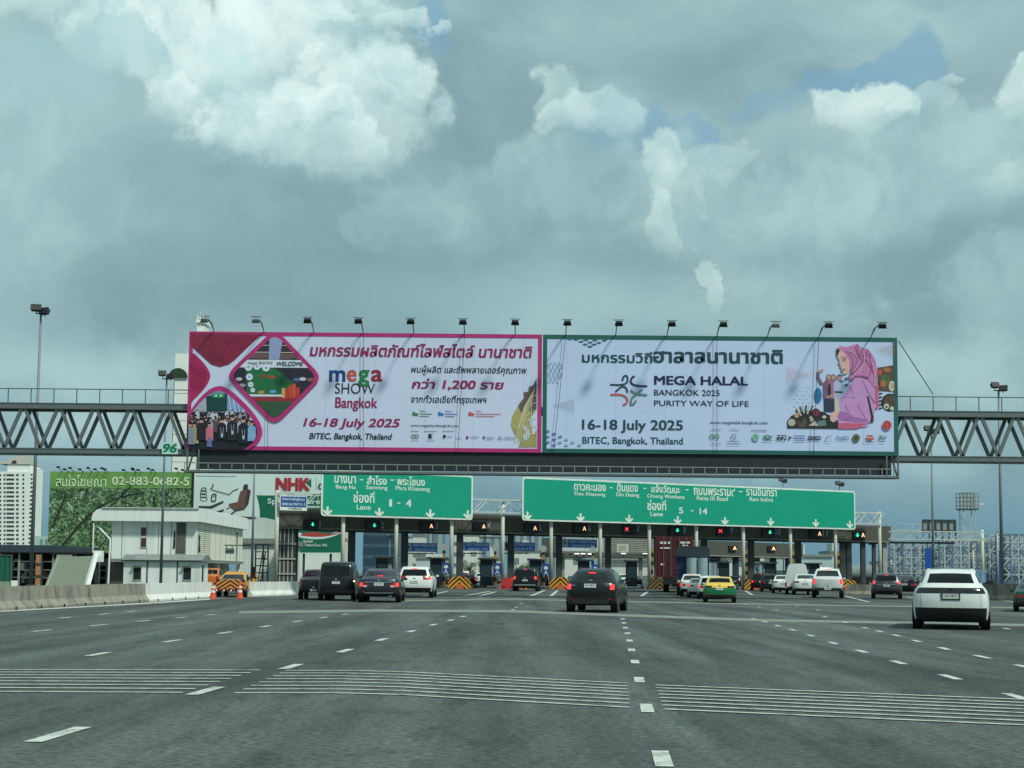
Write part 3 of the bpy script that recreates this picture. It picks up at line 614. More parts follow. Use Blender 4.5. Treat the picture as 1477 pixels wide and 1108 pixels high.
a.line([(1145, 629), (1161, 629.4)], 1.6, PB2); a.line([(1146, 632), (1161, 632.2)], 1, PB2); a.line([(1145, 635), (1161, 635.2)], 1.2, PB2)
a.text('iSMED', (1165, 629, 1184, 635), NAVY, bold=.05); a.line(curve((1190, 636), (1192, 626), (1200, 630), 4), .9, GRY); a.line([(1190, 637), (1200, 637)], .6, GRY)
a.text('THIFD', (1205, 629.5, 1224, 634.5), PB2, bold=.02)
a.poly(ell(1234.5, 632, 5.3, 5.7), C_('seal', (54, 66, 58))); a.line(ell(1234.5, 632, 3.4, 3.7), .6, GOLD, True)
a.poly([(1249, 628), (1258, 628), (1260, 635), (1251, 635)], LR); a.line([(1250, 631), (1258, 631.4)], .8, VINYL); a.line([(1246, 637.5), (1263, 637.7)], .7, GRY); a.text('KU', (1268, 628.5, 1277, 634), C_('kuteal', (30, 100, 100)), bold=.05); a.line([(1269, 637), (1276, 637)], .8, LG)
a.poly(ell(1279, 613.5, 6.6, 6.8), LR); a.line(ell(1279, 613.5, 4, 4), .7, CRIM, True)
a.mb.build('logo_print', bg_)
# woman in headscarf, travellers, food
a = Art(PB, .02)
K = lambda x, y: (1130 + x / 5.276, 450 + y / 5.276)
PK = C_('scarf', (204, 128, 178), .25, .7); PK2 = C_('scarf_fold', (160, 84, 134), .2); PK3 = C_('blouse', (206, 150, 206), .15, .6); PK4 = C_('blouse_dark', (170, 112, 176), .2); PKR = C_('pink_red', (206, 96, 130), .2); FACE = C_('face', (226, 178, 172), .08); BRN = C_('food_brown', (96, 74, 64), .35, 3); GRNF = C_('herb', (70, 112, 60), .3, 3); CRM = C_('cream', (206, 200, 180)); DKF = C_('pan', (40, 44, 44), .3, 3)
a.poly([K(*p) for p in ((715, 425), (840, 405), (840, 610), (790, 605), (720, 600))], BRN)
for x, y, rx, ry, m in ((733, 460, 18, 22, LR), (775, 520, 30, 45, GRNF), (760, 545, 24, 26, C_('toast', (176, 110, 70))), (825, 565, 24, 40, CRM), (828, 565, 14, 24, SKIN), (790, 440, 30, 18, C_('toast', (176, 110, 70)))): a.poly([K(*p) for p in ell(x, y, rx, ry)], m, [K(*p) for p in ((700, 400), (841, 400), (841, 770), (700, 770))])
fc = [K(*p) for p in ((700, 400), (841, 400), (841, 770), (700, 770))]
a.poly([K(*p) for p in ell(810, 690, 66, 68)], DKF, fc); a.poly([K(*p) for p in ell(812, 680, 48, 44)], BRN, fc); a.poly([K(*p) for p in ell(783, 720, 20, 22)], CRM, fc); a.poly([K(*p) for p in ell(783, 724, 8, 8)], DKF, fc); a.poly([K(*p) for p in ell(825, 735, 16, 16)], CRM, fc)
for k in range(5): a.poly([K(*p) for p in ((728, 615 + k * 28), (760, 618 + k * 28), (728, 632 + k * 28))], DKF)
# make-up and food heap at lower left
a.poly([K(*p) for p in ((28, 886), (30, 830), (60, 790), (110, 770), (200, 750), (300, 760), (355, 790), (415, 840), (415, 890))], DKF)
for x, y, x2, y2, m in ((100, 730, 135, 790, CRM), (125, 722, 150, 790, DKF), (150, 715, 158, 770, CRM), (172, 712, 168, 770, DKF), (198, 712, 182, 775, CRM), (222, 715, 200, 770, DKF), (95, 745, 120, 800, DKF)): a.line([K(x, y), K(x2, y2)], 1.8, m)
for x, y, rx, ry, m in ((62, 842, 36, 34, C_('powderrim', (60, 56, 56))), (62, 842, 28, 27, C_('powder', (190, 184, 168))), (100, 788, 20, 20, C_('blush', (190, 150, 120))), (246, 768, 33, 33, DKF), (248, 768, 24, 24, CRIM), (140, 840, 36, 40, BRN), (130, 815, 22, 24, DKF), (310, 800, 16, 12, CRM)): a.poly([K(*p) for p in ell(x, y, rx, ry)], m)
a.poly([K(*p) for p in ((190, 866), (240, 828), (262, 868))], CRM); a.poly([K(*p) for p in ((196, 800), (214, 790), (232, 826), (206, 840))], C_('powder', (190, 184, 168))); a.poly([K(*p) for p in ((255, 835), (320, 822), (325, 864), (260, 872))], SAGE)
# travellers
for x, hx, c, c2 in ((345, 345, C_('tw1', (120, 90, 120)), C_('jeans', (44, 56, 80))), (380, 378, C_('tw2', (176, 110, 140)), C_('jeans', (44, 56, 80))), (425, 425, C_('tw3', (176, 186, 220)), CRM)):
    a.poly([K(*p) for p in ((x - 42, 660), (x - 45, 540), (x - 20, 518), (x + 18, 518), (x + 30, 560), (x + 28, 660))], c); a.poly([K(*p) for p in ((x - 38, 660), (x + 25, 660), (x + 18, 760), (x - 36, 760))], c2)
    a.poly([K(*p) for p in ell(hx, 500, 20, 26)], C_('tscarf', (150, 112, 130))); a.poly([K(*p) for p in ell(hx, 500, 10, 15)], SKIN)
a.line([K(290, 550), K(262, 500), K(265, 455)], 4, C_('tw1', (120, 90, 120))); a.line([K(262, 455), K(300, 442)], 3.2, SKIN); a.poly([K(*p) for p in ell(262, 636, 28, 58)], C_('bag', (24, 118, 170)))
a.poly([K(*p) for p in ell(348, 600, 12, 60)], DKF); a.line([K(330, 650), K(390, 630)], 2.2, SKIN); a.line([K(392, 610), K(445, 612)], 2.4, DKF)
for x, y in ((425, 486), (480, 508), (478, 556), (440, 530)): dia(a, *K(x, y), 4.5, 1.8, DG)
# woman
a.poly([K(*p) for p in ((420, 700), (428, 655), (470, 628), (505, 560), (540, 510), (620, 500), (690, 560), (712, 640), (715, 720), (690, 745), (690, 835), (640, 845), (640, 872), (520, 890), (415, 890), (420, 830), (400, 800), (432, 740))], PK3)
a.poly([K(*p) for p in ((690, 570), (722, 560), (722, 735), (704, 742))], PKR); a.poly([K(*p) for p in ((415, 845), (640, 850), (560, 890), (415, 890))], PKR)
a.poly([K(*p) for p in ((632, 640), (648, 645), (684, 800), (680, 838), (658, 846), (664, 800))], DKF)
a.poly([K(*p) for p in ((352, 800), (368, 765), (400, 755), (440, 770), (432, 800), (380, 842), (358, 830))], FACE)
a.poly([K(*p) for p in ((405, 800), (430, 755), (490, 765), (540, 800), (620, 815), (640, 842), (560, 842), (440, 830))], PK4)
for p0, p1, p2 in (((440, 660), (480, 635), (540, 660)), ((505, 560), (520, 620), (545, 660)), ((600, 520), (640, 600), (690, 700)), ((560, 700), (600, 780), (640, 830)), ((470, 700), (480, 740), (500, 760)), ((620, 560), (650, 640), (700, 690))): a.line(curve(K(*p0), K(*p1), K(*p2), 5), .9, PK4)
a.poly([K(*p) for p in ((402, 280), (432, 276), (470, 300), (500, 330), (505, 440), (480, 472), (455, 475), (448, 455), (438, 445), (440, 430), (432, 420), (428, 404), (418, 388), (424, 366), (412, 350), (408, 320))], FACE)
a.poly([K(*p) for p in ((400, 285), (418, 276), (430, 290), (412, 330), (405, 345))], DKF)
a.poly([K(*p) for p in ((402, 280), (430, 262), (480, 268), (560, 242), (590, 270), (640, 285), (672, 320), (700, 380), (712, 470), (710, 560), (690, 575), (640, 510), (590, 484), (540, 488), (505, 530), (500, 490), (512, 440), (506, 390), (480, 340), (450, 300), (425, 290))], PK)
for p0, p1, p2, wd in (((470, 300), (560, 360), (510, 470), 1.6), ((545, 270), (590, 400), (520, 480), 1.8), ((640, 290), (600, 420), (505, 480), 2.2), ((600, 330), (660, 420), (700, 500), 1.4), ((560, 250), (560, 320), (600, 370), 1.2), ((505, 525), (560, 470), (640, 500), 2.0), ((650, 320), (690, 430), (640, 500), 1.4)): a.line(curve(K(*p0), K(*p1), K(*p2), 7), wd, PK2)
for p0, p1, p2, wd in (((500, 300), (600, 330), (540, 450), 1.2), ((600, 290), (640, 380), (560, 470), 1.2), ((660, 360), (700, 450), (690, 540), 1.3)): a.line(curve(K(*p0), K(*p1), K(*p2), 7), wd, C_('scarf_light', (222, 168, 208)))
a.line(curve(K(440, 352), K(460, 338), K(476, 352), 4), .7, DKF); a.line(curve(K(446, 368), K(460, 360), K(474, 370), 4), 1.0, DKF); a.line(curve(K(418, 382), K(422, 378), K(428, 384), 3), .8, DKF); a.line(curve(K(444, 440), K(456, 432), K(470, 440), 4), 1.2, LR); a.line(curve(K(432, 400), K(434, 412), K(442, 414), 3), .6, C_('nose', (190, 130, 124)))
a.mb.build('printed_photo', bg_)
# welded seams of the vinyl
SEAM = mat('vinyl_seam', (194, 203, 230), .6)
for t, xa_, xb_ in ((bp_, P(470, 560, DB).x, XM - .5), (bg_, XM + 1.5, XR - .5)):
    x = xa_
    while x < xb_: mb = MB(); mb.box((x, DB - .006, ZB + .26), (x + .03, DB - .0005, ZT - .26), SEAM); mb.build('seam', t); x += 3.05
# ropes over the banners
for t, lst in ((bp_, ((524, 481, 524, 652), (670, 483, 660, 653), (386, 592, 386, 648))), (bg_, ((816, 484, 798, 655), (1034, 486, 1034, 657), (1181, 487, 1173, 658)))):
    for x0, y0, x1, y1 in lst: mb = MB(); mb.tube(P(x0, y0, DB - .22), P(x1, y1, DB - .22), .016, BLACK, n=5); mb.build('rope', t)
# billboard lamps on arms
lamps = [(309, 478.5, 0), (381, 479.3, 0), (453, 480, 0), (524, 480.6, 0), (597, 481.2, 0), (670, 481.8, 0), (743, 482.4, 0), (816, 483, 0), (888, 483.6, 0), (962, 484.2, 0), (1034, 484.8, 0), (1107, 485.4, 1), (1181, 486, 0), (1256, 486.7, 0)]
lab = ['above the crimson corner of the pink billboard', 'above the top of the WELCOME diamond photo', 'just left of the pink headline text', 'above the word SHOW', 'above the middle of the pink billboard', 'above the number 1,200', 'near the pink billboard right corner',
       'at the green billboard left corner', 'above the star shaped logo', 'above the letters MEGA', 'above the letters HALAL', 'above the dotted orange triangle', 'left of the headscarf woman', 'above the headscarf woman']
LG1 = mat('lamp_grey', (150, 156, 156), .4, .3)
for (px, py, grey), lb in zip(lamps, lab):
    X = P(px, py, DB).x; t = thing('billboard_lamp', 'small arm mounted lamp ' + lb, 'lamp', (X, DB, ZT), 'lamps along the billboard top')
    dx = (X - 1) * .01
    mb = MB(); H0 = (X, DB, ZT); E = (X + dx * .4, DB - .55, ZT + .48); Hd = Vector((X + dx, DB - 1.95, ZT + .52))
    mb.tube(H0, E, .03, STEELD, n=6); mb.tube(E, Hd, .028, STEELD, n=6); mb.tube((X, DB - .02, ZT + .02), (X + dx * .3, DB - .9, ZT + .42), .02, STEELD, n=5); mb.tube(E, (X + dx * .8, DB - 1.5, ZT + .6), .018, STEELD, n=5); mb.build('arm', t)
    mb = MB(); rot = Matrix.Rotation(R(35), 3, 'X'); c = Hd + Vector((0, 0, -.12)); mb.box(c - Vector((.2, .13, .1)), c + Vector((.2, .13, .1)), LG1 if (grey or px < 400) else BLACK, rot, c); mb.box(c - Vector((.24, .16, .13)), c + Vector((.24, .16, -.09)), BLACK, rot, c)
    mb.bar(c + Vector((-.32, 0, .2)), c + Vector((.32, 0, .2)), .035, STEELD); mb.build('lamp_head', t)
mb = MB(); mb.tube(P(1296, 492, DB + 1), P(1346, 569, DB + .5), .03, STEELD, n=5); mb.build('stay_cable', gan)
# ------------------------------------------------------------------ toll plaza
HD = R(4.1); DV = Vector((math.sin(HD), math.cos(HD), 0)); RZ = -HD
PZ = Plane((-19.5, 131), (40, 160)); PS = Plane((-19.5 + .438 * 2.4, 131 - .899 * 2.4), (40 + .438 * 2.4, 160 - .899 * 2.4))
ISL = [496, 573, 653, 727, 797, 868, 939, 1007, 1075, 1143, 1208, 1272]
FASC = mat('fascia_panel', (82, 82, 74), .8, 0, .2, .5, streak=True); FASD = mat('fascia_lip', (120, 124, 116), .7)
SOFF = mat('soffit', (50, 54, 52), .9); TRW = mat('truss_white', (190, 198, 192), .5, .1, .1)
can = thing('toll_plaza_canopy', 'long dark toll plaza canopy over the booths, behind the two green signs', 'canopy', (10, 146, 0))
u0 = PZ.sz(402, 750)[0]; u1 = PZ.sz(1285, 770)[0]; ZF0, ZF1 = 5.5, 7.4
mb = MB(); seg = 24
for i in range(seg):
    a_ = u0 + (u1 - u0) * i / seg + .015; b_ = u0 + (u1 - u0) * (i + 1) / seg - .015
    mb.prism([PZ.w(a_, ZF0 + .12), PZ.w(b_, ZF0 + .12), PZ.w(b_, ZF1), PZ.w(a_, ZF1)], -PZ.n * .15, FASC)
mb.build('fascia', can)
mb = MB(); mb.prism([PZ.w(u0, ZF0, .05), PZ.w(u1, ZF0, .05), PZ.w(u1, ZF0 + .12, .05), PZ.w(u0, ZF0 + .12, .05)], -PZ.n * .25, FASD); mb.build('fascia_lip', can)
mb = MB(); mb.prism([PZ.w(u0 + .1, ZF0 + .15, -.3), PZ.w(u1 - .1, ZF0 + .15, -.3), PZ.w(u1 - .1, ZF0 + .5, -.3), PZ.w(u0 + .1, ZF0 + .5, -.3)], DV * 13, SOFF); mb.build('roof', can)
mb = MB(); e_ = PZ.w(u1 - .1, 0, -.2); 
mb.prism([e_ + Vector((0, 0, ZF0)), e_ + DV * 13 + Vector((0, 0, ZF0)), e_ + DV * 13 + Vector((0, 0, ZF1)), e_ + Vector((0, 0, ZF1))], Vector((.12, 0, 0)), FASC); mb.build('side_fascia', can)
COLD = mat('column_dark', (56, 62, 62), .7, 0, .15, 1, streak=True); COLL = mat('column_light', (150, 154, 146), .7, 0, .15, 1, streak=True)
def zbox(t, nm, pl, px0, px1, z0, z1, off0, dep, m):
    a_ = pl.sz(px0, 800)[0]; b_ = pl.sz(px1, 800)[0]; mb = MB()
    mb.prism([pl.w(a_, z0, off0), pl.w(b_, z0, off0), pl.w(b_, z1, off0), pl.w(a_, z1, off0)], DV * dep, m); return mb.build(nm, t)
for px in ISL[:-1]:
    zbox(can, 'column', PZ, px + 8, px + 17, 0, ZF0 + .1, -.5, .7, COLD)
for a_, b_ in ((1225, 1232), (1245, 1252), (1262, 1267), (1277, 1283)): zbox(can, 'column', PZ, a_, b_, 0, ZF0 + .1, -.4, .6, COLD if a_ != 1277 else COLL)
for i in range(9): zbox(can, 'pillar_pipe', PZ, 401 + i * 2.9, 402.9 + i * 2.9, 0, ZF0, -.2, .16, COLL if i % 2 else COLD)
for z in (1.2, 2.6, 4.0): zbox(can, 'pillar_band', PZ, 401, 427, z, z + .15, -.1, .1, COLL)
mb = MB(); zbox(can, 'pillar_core', PZ, 401, 427, 0, ZF0, -.5, 1.5, COLD)
# sign bridge: poles and white truss
sb = thing('sign_gantry', 'white pole and lattice gantry carrying the two long green lane signs', 'gantry', (10, 143, 0))
zt0, zt1 = 7.5, 8.75
us = [PS.sz(px, 800)[0] for px in [400] + ISL]
for i, u in enumerate(us):
    q = PS.w(u, 0, -.35); mb = MB(); mb.tube(q, q + Vector((0, 0, zt1 + (.2 if i in (0, 12) else 0))), .19, WPOLE, n=12); mb.build('pole', sb, True)
for k in (0, -1.1):
    for z in (zt0, zt1): mb = MB(); mb.bar(PS.w(us[0], z, k), PS.w(us[-1], z, k), .14, TRW); mb.build('chord', sb)
mb = MB(); u = us[0]; i = 0
while u < us[-1] - .5:
    for k in (0, -1.1): mb.bar(PS.w(u, (zt0, zt1)[i % 2], k), PS.w(u + 1.25, (zt1, zt0)[i % 2], k), .07, TRW); mb.bar(PS.w(u, zt0, k), PS.w(u, zt1, k), .05, TRW)
    u += 1.25; i += 1
mb.build('lattice', sb)
GS = mat('sign_green_sheet', (0, 156, 126), .45, 0, .05, .2); GW = mat('sign_white', (222, 232, 222), .45)
def green_sign(x0, ytop, x1, ybot, label, texts, arrows):
    ul, zt = PS.sz(x0, ytop); ur = PS.sz(x1, ytop)[0]; zb = PS.sz(x0, ybot)[1]; o = .25
    t = thing('lane_sign', label, 'road sign', tuple(PS.w((ul + ur) / 2, zb, o)), 'green overhead lane signs')
    def rr_(u0, z0, u1, z1, r, f0, f1, m, nm):
        pts = rrect([(u0, z0), (u1, z0), (u1, z1), (u0, z1)], r, 4); mb = MB(); mb.prism([PS.w(x, z, f0) for x, z in pts], PS.n * (f1 - f0), m); mb.build(nm, t)
    rr_(ul, zb, ur, zt, .35, o - .1, o, GW, 'border'); rr_(ul + .17, zb + .17, ur - .17, zt - .17, .25, o + .001, o + .02, GS, 'panel')
    a = Art(PS, o + .024, t=t)
    for body, rect, bd in texts: a.text(body, rect, GW, bold=bd)
    for ax, ay in arrows:
        u, z = PS.sz(ax, ay); mb = MB(); s_ = .055
        out = [(0, -8.5), (9, .5), (6.4, 2.4), (2, -.6), (2, 8), (-2, 8), (-2, -.6), (-6.4, 2.4), (-9, .5)]
        mb.prism([PS.w(u + x * s_, z + y * s_, o + .021) for x, y in out], PS.n * .01, GW); mb.build('arrow', t)
    for u in (ul + 1, (ul + ur) / 2, ur - 1): mb = MB(); mb.bar(PS.w(u, zb + .2, o - .15), PS.w(u, zt - .2, o - .15), .12, STEEL); mb.build('bracket', t)
green_sign(463, 677, 681, 744.5, 'shorter green overhead sign for lanes 1 - 4, reading Bang Na', [
    ('บางนา', (481, 686, 512, 697), .03), ('-', (517.5, 691.5, 522.5, 693), .03), ('สำโรง', (528, 686, 556.5, 699), .03), ('-', (562, 692, 567, 693.5), .03), ('พระโขนง', (571.5, 687, 611.5, 700), .03),
    ('Bang Na', (483, 699.5, 512, 706.5), .02), ('Samrong', (526.5, 700, 557.5, 707.5), .02), ('Phra Khanong', (569, 701, 618.5, 709), .02),
    ('ช่องที่', (508.5, 708.5, 539, 725), .03), ('Lane', (513, 728, 533.5, 735), .02), ('1', (560, 720.5, 564, 731), .03), ('-', (571.5, 725, 576, 726.6), .03), ('4', (584, 720.5, 592, 731.5), .03)],
    [(471, 737.5), (545.5, 739.5), (619, 741.5), (673, 743)])
green_sign(752, 688, 1231, 751, 'longer green overhead sign for lanes 5 - 14, reading Dao Khanong', [
    ('ดาวคะนอง', (826, 698, 872, 707.5), .03), ('-', (877.5, 703, 881.5, 704.4), .03), ('ดินแดง', (888, 697, 918, 709), .03), ('-', (926, 704, 930, 705.4), .03), ('แจ้งวัฒนะ', (937.5, 698.5, 979, 710.5), .03), ('-', (987, 706, 991, 707.4), .03),
    ('ถนนพระราม๙', (998.5, 703, 1058, 714), .03), ('-', (1064, 708.5, 1068.5, 710), .03), ('รามอินทรา', (1074, 703, 1118, 715), .03),
    ('Dao Khanong', (827, 709.5, 871.5, 716), .02), ('Din Daeng', (887, 710.5, 920, 717.5), .02), ('Chaeng Watthana', (931.5, 712.5, 985.5, 719.5), .02), ('Rama IX Road', (1003, 715, 1047.5, 721.5), .02), ('Ram Inthra', (1079, 717, 1113, 723), .02),
    ('ช่องที่', (931.5, 720.5, 959, 736), .03), ('Lane', (936, 738, 954, 744.5), .02), ('5', (977, 732, 983.5, 741), .03), ('-', (994.5, 736.2, 998.5, 737.6), .03), ('14', (1007, 733, 1018, 742), .03)],
    [(759, 744.5), (835.5, 747), (905.5, 749), (975.5, 751), (1043.5, 752), (1109.5, 753), (1174.5, 755), (1223.5, 757)])
# small blue and white sign on the gantry
t = thing('lane_sign', 'small blue sign with two lines of Thai text at the gantry left end', 'road sign', tuple(PS.p(422, 735)))
mb = MB(); PS.box(mb, PS.rect(403, 715, 442, 736), .2, .25, GW); mb.build('border', t)
mb = MB(); PS.box(mb, PS.rect(404, 716, 441, 731), .251, .27, BLUE); mb.build('panel', t)
a = Art(PS, .275); a.text('ช่องทางเข้าสู่ถนน', (406, 717, 438, 723), GW, bold=.02); a.text('BANG NA TRAT', (406, 725, 430, 729), GW, bold=.02); a.text('กม. 2', (431, 725, 439, 729.5), GW); a.text('ทางพิเศษ', (415, 731.8, 434, 735.2), INKD); a.mb.build('lettering', t)
# lane signals
EG = mat('signal_green_light', (40, 230, 170), .4, emit=1.3); ER = mat('signal_red_light', (255, 60, 70), .4, emit=1.2); EA = mat('signal_amber_light', (255, 190, 140), .4, emit=1.1)
NUM = mat('number_blue_white', (150, 178, 206), .5); LEDBK = mat('led_screen_black', (10, 14, 22), .3, 0, .05)
SIG = [(448, 756.5, 'g', '1'), (537, 758, 'g', '2'), (615.5, 759, 'a', '3'), (691, 759.5, 'a', '4'), (765, 762, 'a', '5'), (836, 762.5, 'a', '6'), (906.5, 763.5, 'r', '7'), (973.5, 765, 'g', '8'), (1041.5, 766, 'r', '9'), (1107, 768, 'g', '10'), (1175, 770, 'a', '11'), (1237.5, 772, 'ga', '')]
words_ = {'g': 'with a green arrow', 'a': 'with an amber letter A', 'r': 'with a red cross', 'ga': 'with green arrow and amber A together'}
for px, py, k, num in SIG:
    sc_ = 15.2 - (px - 440) / 800 * 2.7; hw = .68 * sc_; hh = .5 * sc_
    t = thing('lane_signal', 'black signal screen %s %s' % (words_[k], ('beside the number ' + num) if num else 'at the canopy right end'), 'signal', tuple(PZ.p(px, py + hh)), 'lane signals on the canopy fascia')
    mb = MB(); PZ.box(mb, PZ.rect(px - hw, py - hh, px + hw, py + hh), .02, .22, BLACK); PZ.box(mb, PZ.rect(px - hw * .95, py - hh * .92, px + hw * .95, py + hh * .92), .221, .225, LEDBK); mb.build('screen_box', t)
    a = Art(PZ, .23)
    def arrow(cx, s_): a.poly([(cx, py + 4.2 * s_), (cx - 4 * s_, py), (cx - 1.3 * s_, py), (cx - 1.3 * s_, py - 4.2 * s_), (cx + 1.3 * s_, py - 4.2 * s_), (cx + 1.3 * s_, py), (cx + 4 * s_, py)], EG)
    if k == 'g': arrow(px + 2, .66)
    if k == 'r': [a.line([(px - 6, py - 2 * q), (px - 2, py + 2 * q)], 1.3, ER) for q in (1, -1)]
    if k in ('a', 'ga'):
        cx = px + 5.5
        for q in ([(cx - 1.9, py + 2.7), (cx, py - 2.7)], [(cx, py - 2.7), (cx + 1.9, py + 2.7)], [(cx - 1.1, py + 1), (cx + 1.1, py + 1)]): a.line(q, 1.1, EA)
    if k == 'ga': arrow(px - 2.5, .7)
    a.mb.build('light_symbol', t)
    if num:
        a = Art(PZ, .03); w_ = 3.2 if len(num) == 1 else 6; a.text(num, (px + hw + 2.5, py - 5, px + hw + 2.5 + w_ * (.5 if num == '1' else 1.2), py + 4), NUM, bold=.03); a.mb.build('lettering', t)
# blue pass signs under the canopy
def pass_sign(x0, y0, x1, y1, lb):
    t = thing('pass_sign', 'blue EASY PASS M-PASS sign hanging ' + lb, 'road sign', tuple(PZ.p((x0 + x1) / 2, y1, -1)), 'blue pass signs under the canopy')
    mb = MB(); PZ.box(mb, PZ.rect(x0, y0, x1, y1), -1.06, -1.0, mat('pass_sign_blue', (44, 116, 214), .5)); mb.build('panel', t)
    a = Art(PZ, -.998); h = y1 - y0
    a.poly([(x0 + 1, y0 + 1), (x0 + h * .85, y0 + 1), (x0 + h * .85, y1 - 1), (x0 + 1, y1 - 1)], mat('pale_grey_print', (176, 190, 196), .5))
    a.poly([(x0 + 3, y0 + 3), (x0 + h * .6, y0 + 5), (x0 + h * .6, y0 + 8), (x0 + 5, y0 + 6)], INKD); a.poly([(x0 + h * .45, y0 + 7), (x0 + h * .6, y0 + 7), (x0 + h * .5, y0 + 9.5)], INKD)
    a.text('EASY PASS/M-PASS', (x0 + h + 1, y0 + 1.6, x1 - 1.5, y0 + h * .45), GW, bold=.02); a.text('เฉพาะรถ 4 ล้อ', (x0 + h + 3, y0 + h * .54, x1 - 3, y1 - 1), GW, bold=.02); a.mb.build('lettering', t)
    for x in (x0 + 6, x1 - 6): mb = MB(); q = PZ.p(x, y0, -1.03); mb.bar(q, (q.x, q.y, ZF0 + .16), .07, STEELD); mb.build('hanger', t)
pass_sign(588, 782.5, 636, 795.5, 'in lane 3 behind the white crossover'); pass_sign(666, 781.5, 712, 794, 'in lane 4 above the red water barrier'); pass_sign(731, 781.5, 778, 794, 'in lane 5 above the dark people carrier'); pass_sign(815.5, 777, 868, 789.5, 'in lane 6 above the black hatchback')
for x, lb in ((617, 'in lane 3'), (692, 'in lane 4'), (755, 'in lane 5'), (838, 'in lane 6')):
    y = 798 if x != 838 else 800; t = thing('clearance_bar', 'striped hanging clearance bar ' + lb, 'clearance bar', tuple(PZ.p(x, y, -2)), 'clearance bars under the blue signs')
    mb = MB()
    for k in range(8): mb.bar(PZ.p(x - 20 + k * 5, y, -2), PZ.p(x - 15 + k * 5, y, -2), .11, (WHITE, RED, WHITE, BLACK)[k % 4])
    mb.build('bar', t); mb = MB(); 
    for xx in (x - 19, x + 19): q = PZ.p(xx, y, -2); mb.tube(q, (q.x, q.y, ZF0 + .16), .015, BLACK, n=5)
    mb.build('wire', t)
# islands, booths, chevron noses
CH_Y = YEL; BOOTH = mat('booth_panel', (38, 50, 66), .5, 0, .15, 1); GLAS = mat('booth_glass', (84, 104, 112), .08, 0, .1, 1, spec=.8)
def rot_thing(name, label, cat, px, off, group=None, pl=PS):
    u = pl.sz(px, 800)[0]; q = pl.w(u, 0, off); return thing(name, label, cat, (q.x, q.y, 0), group, RZ)
def chevron(t, W=2.25, H=1.2, dirty=False, off=0):
    Y1 = mat('hazard_dull', (126, 100, 52), .8, 0, .3, 3) if dirty else CH_Y
    out = [(-W / 2, 0), (W / 2, 0), (W / 2, H * .45), (W * .32, H * .85), (W * .12, H), (-W * .12, H), (-W * .32, H * .85), (-W / 2, H * .45)]
    mb = MB(); mb.prism([(x, 0, z) for x, z in out], (0, 1.3, 0), BLACK); mb.build('nose_body', t)
    mb = MB()
    for k in range(4):
        zc = H * (.05 + k * .36) + H * .12; th = H * .17
        for s_ in (-1, 1):
            q = clip([(0, zc + H * .18), (s_ * W * .55, zc - H * .75), (s_ * W * .55, zc - H * .75 - th * 1.35), (0, zc + H * .18 - th)], out)
            if len(q) > 2: mb.poly([(x, -.008, z) for x, z in (q if s_ > 0 else q[::-1])], Y1)
    mb.build('chevron_stripe', t)
    if not dirty: mb = MB(); mb.prism([(-.42, 0, .0), (.42, 0, .0), (.3, 0, .38), (0, 0, .5), (-.3, 0, .38)], (0, -.12, 0), mat('orange_drum', (214, 104, 66), .6, 0, .2, 4)); mb.build('drum', t)
names = ['left of the grey sedan lane', 'between lanes 2 and 3', 'right of the white crossover', 'behind the red water barrier', 'left of the black hatchback', 'hidden behind the black hatchback', 'beside the tarpaulin truck', 'behind the green and yellow taxi', 'right of the green and yellow taxi', 'behind the white van', 'behind the white pickup', 'at the canopy right end']
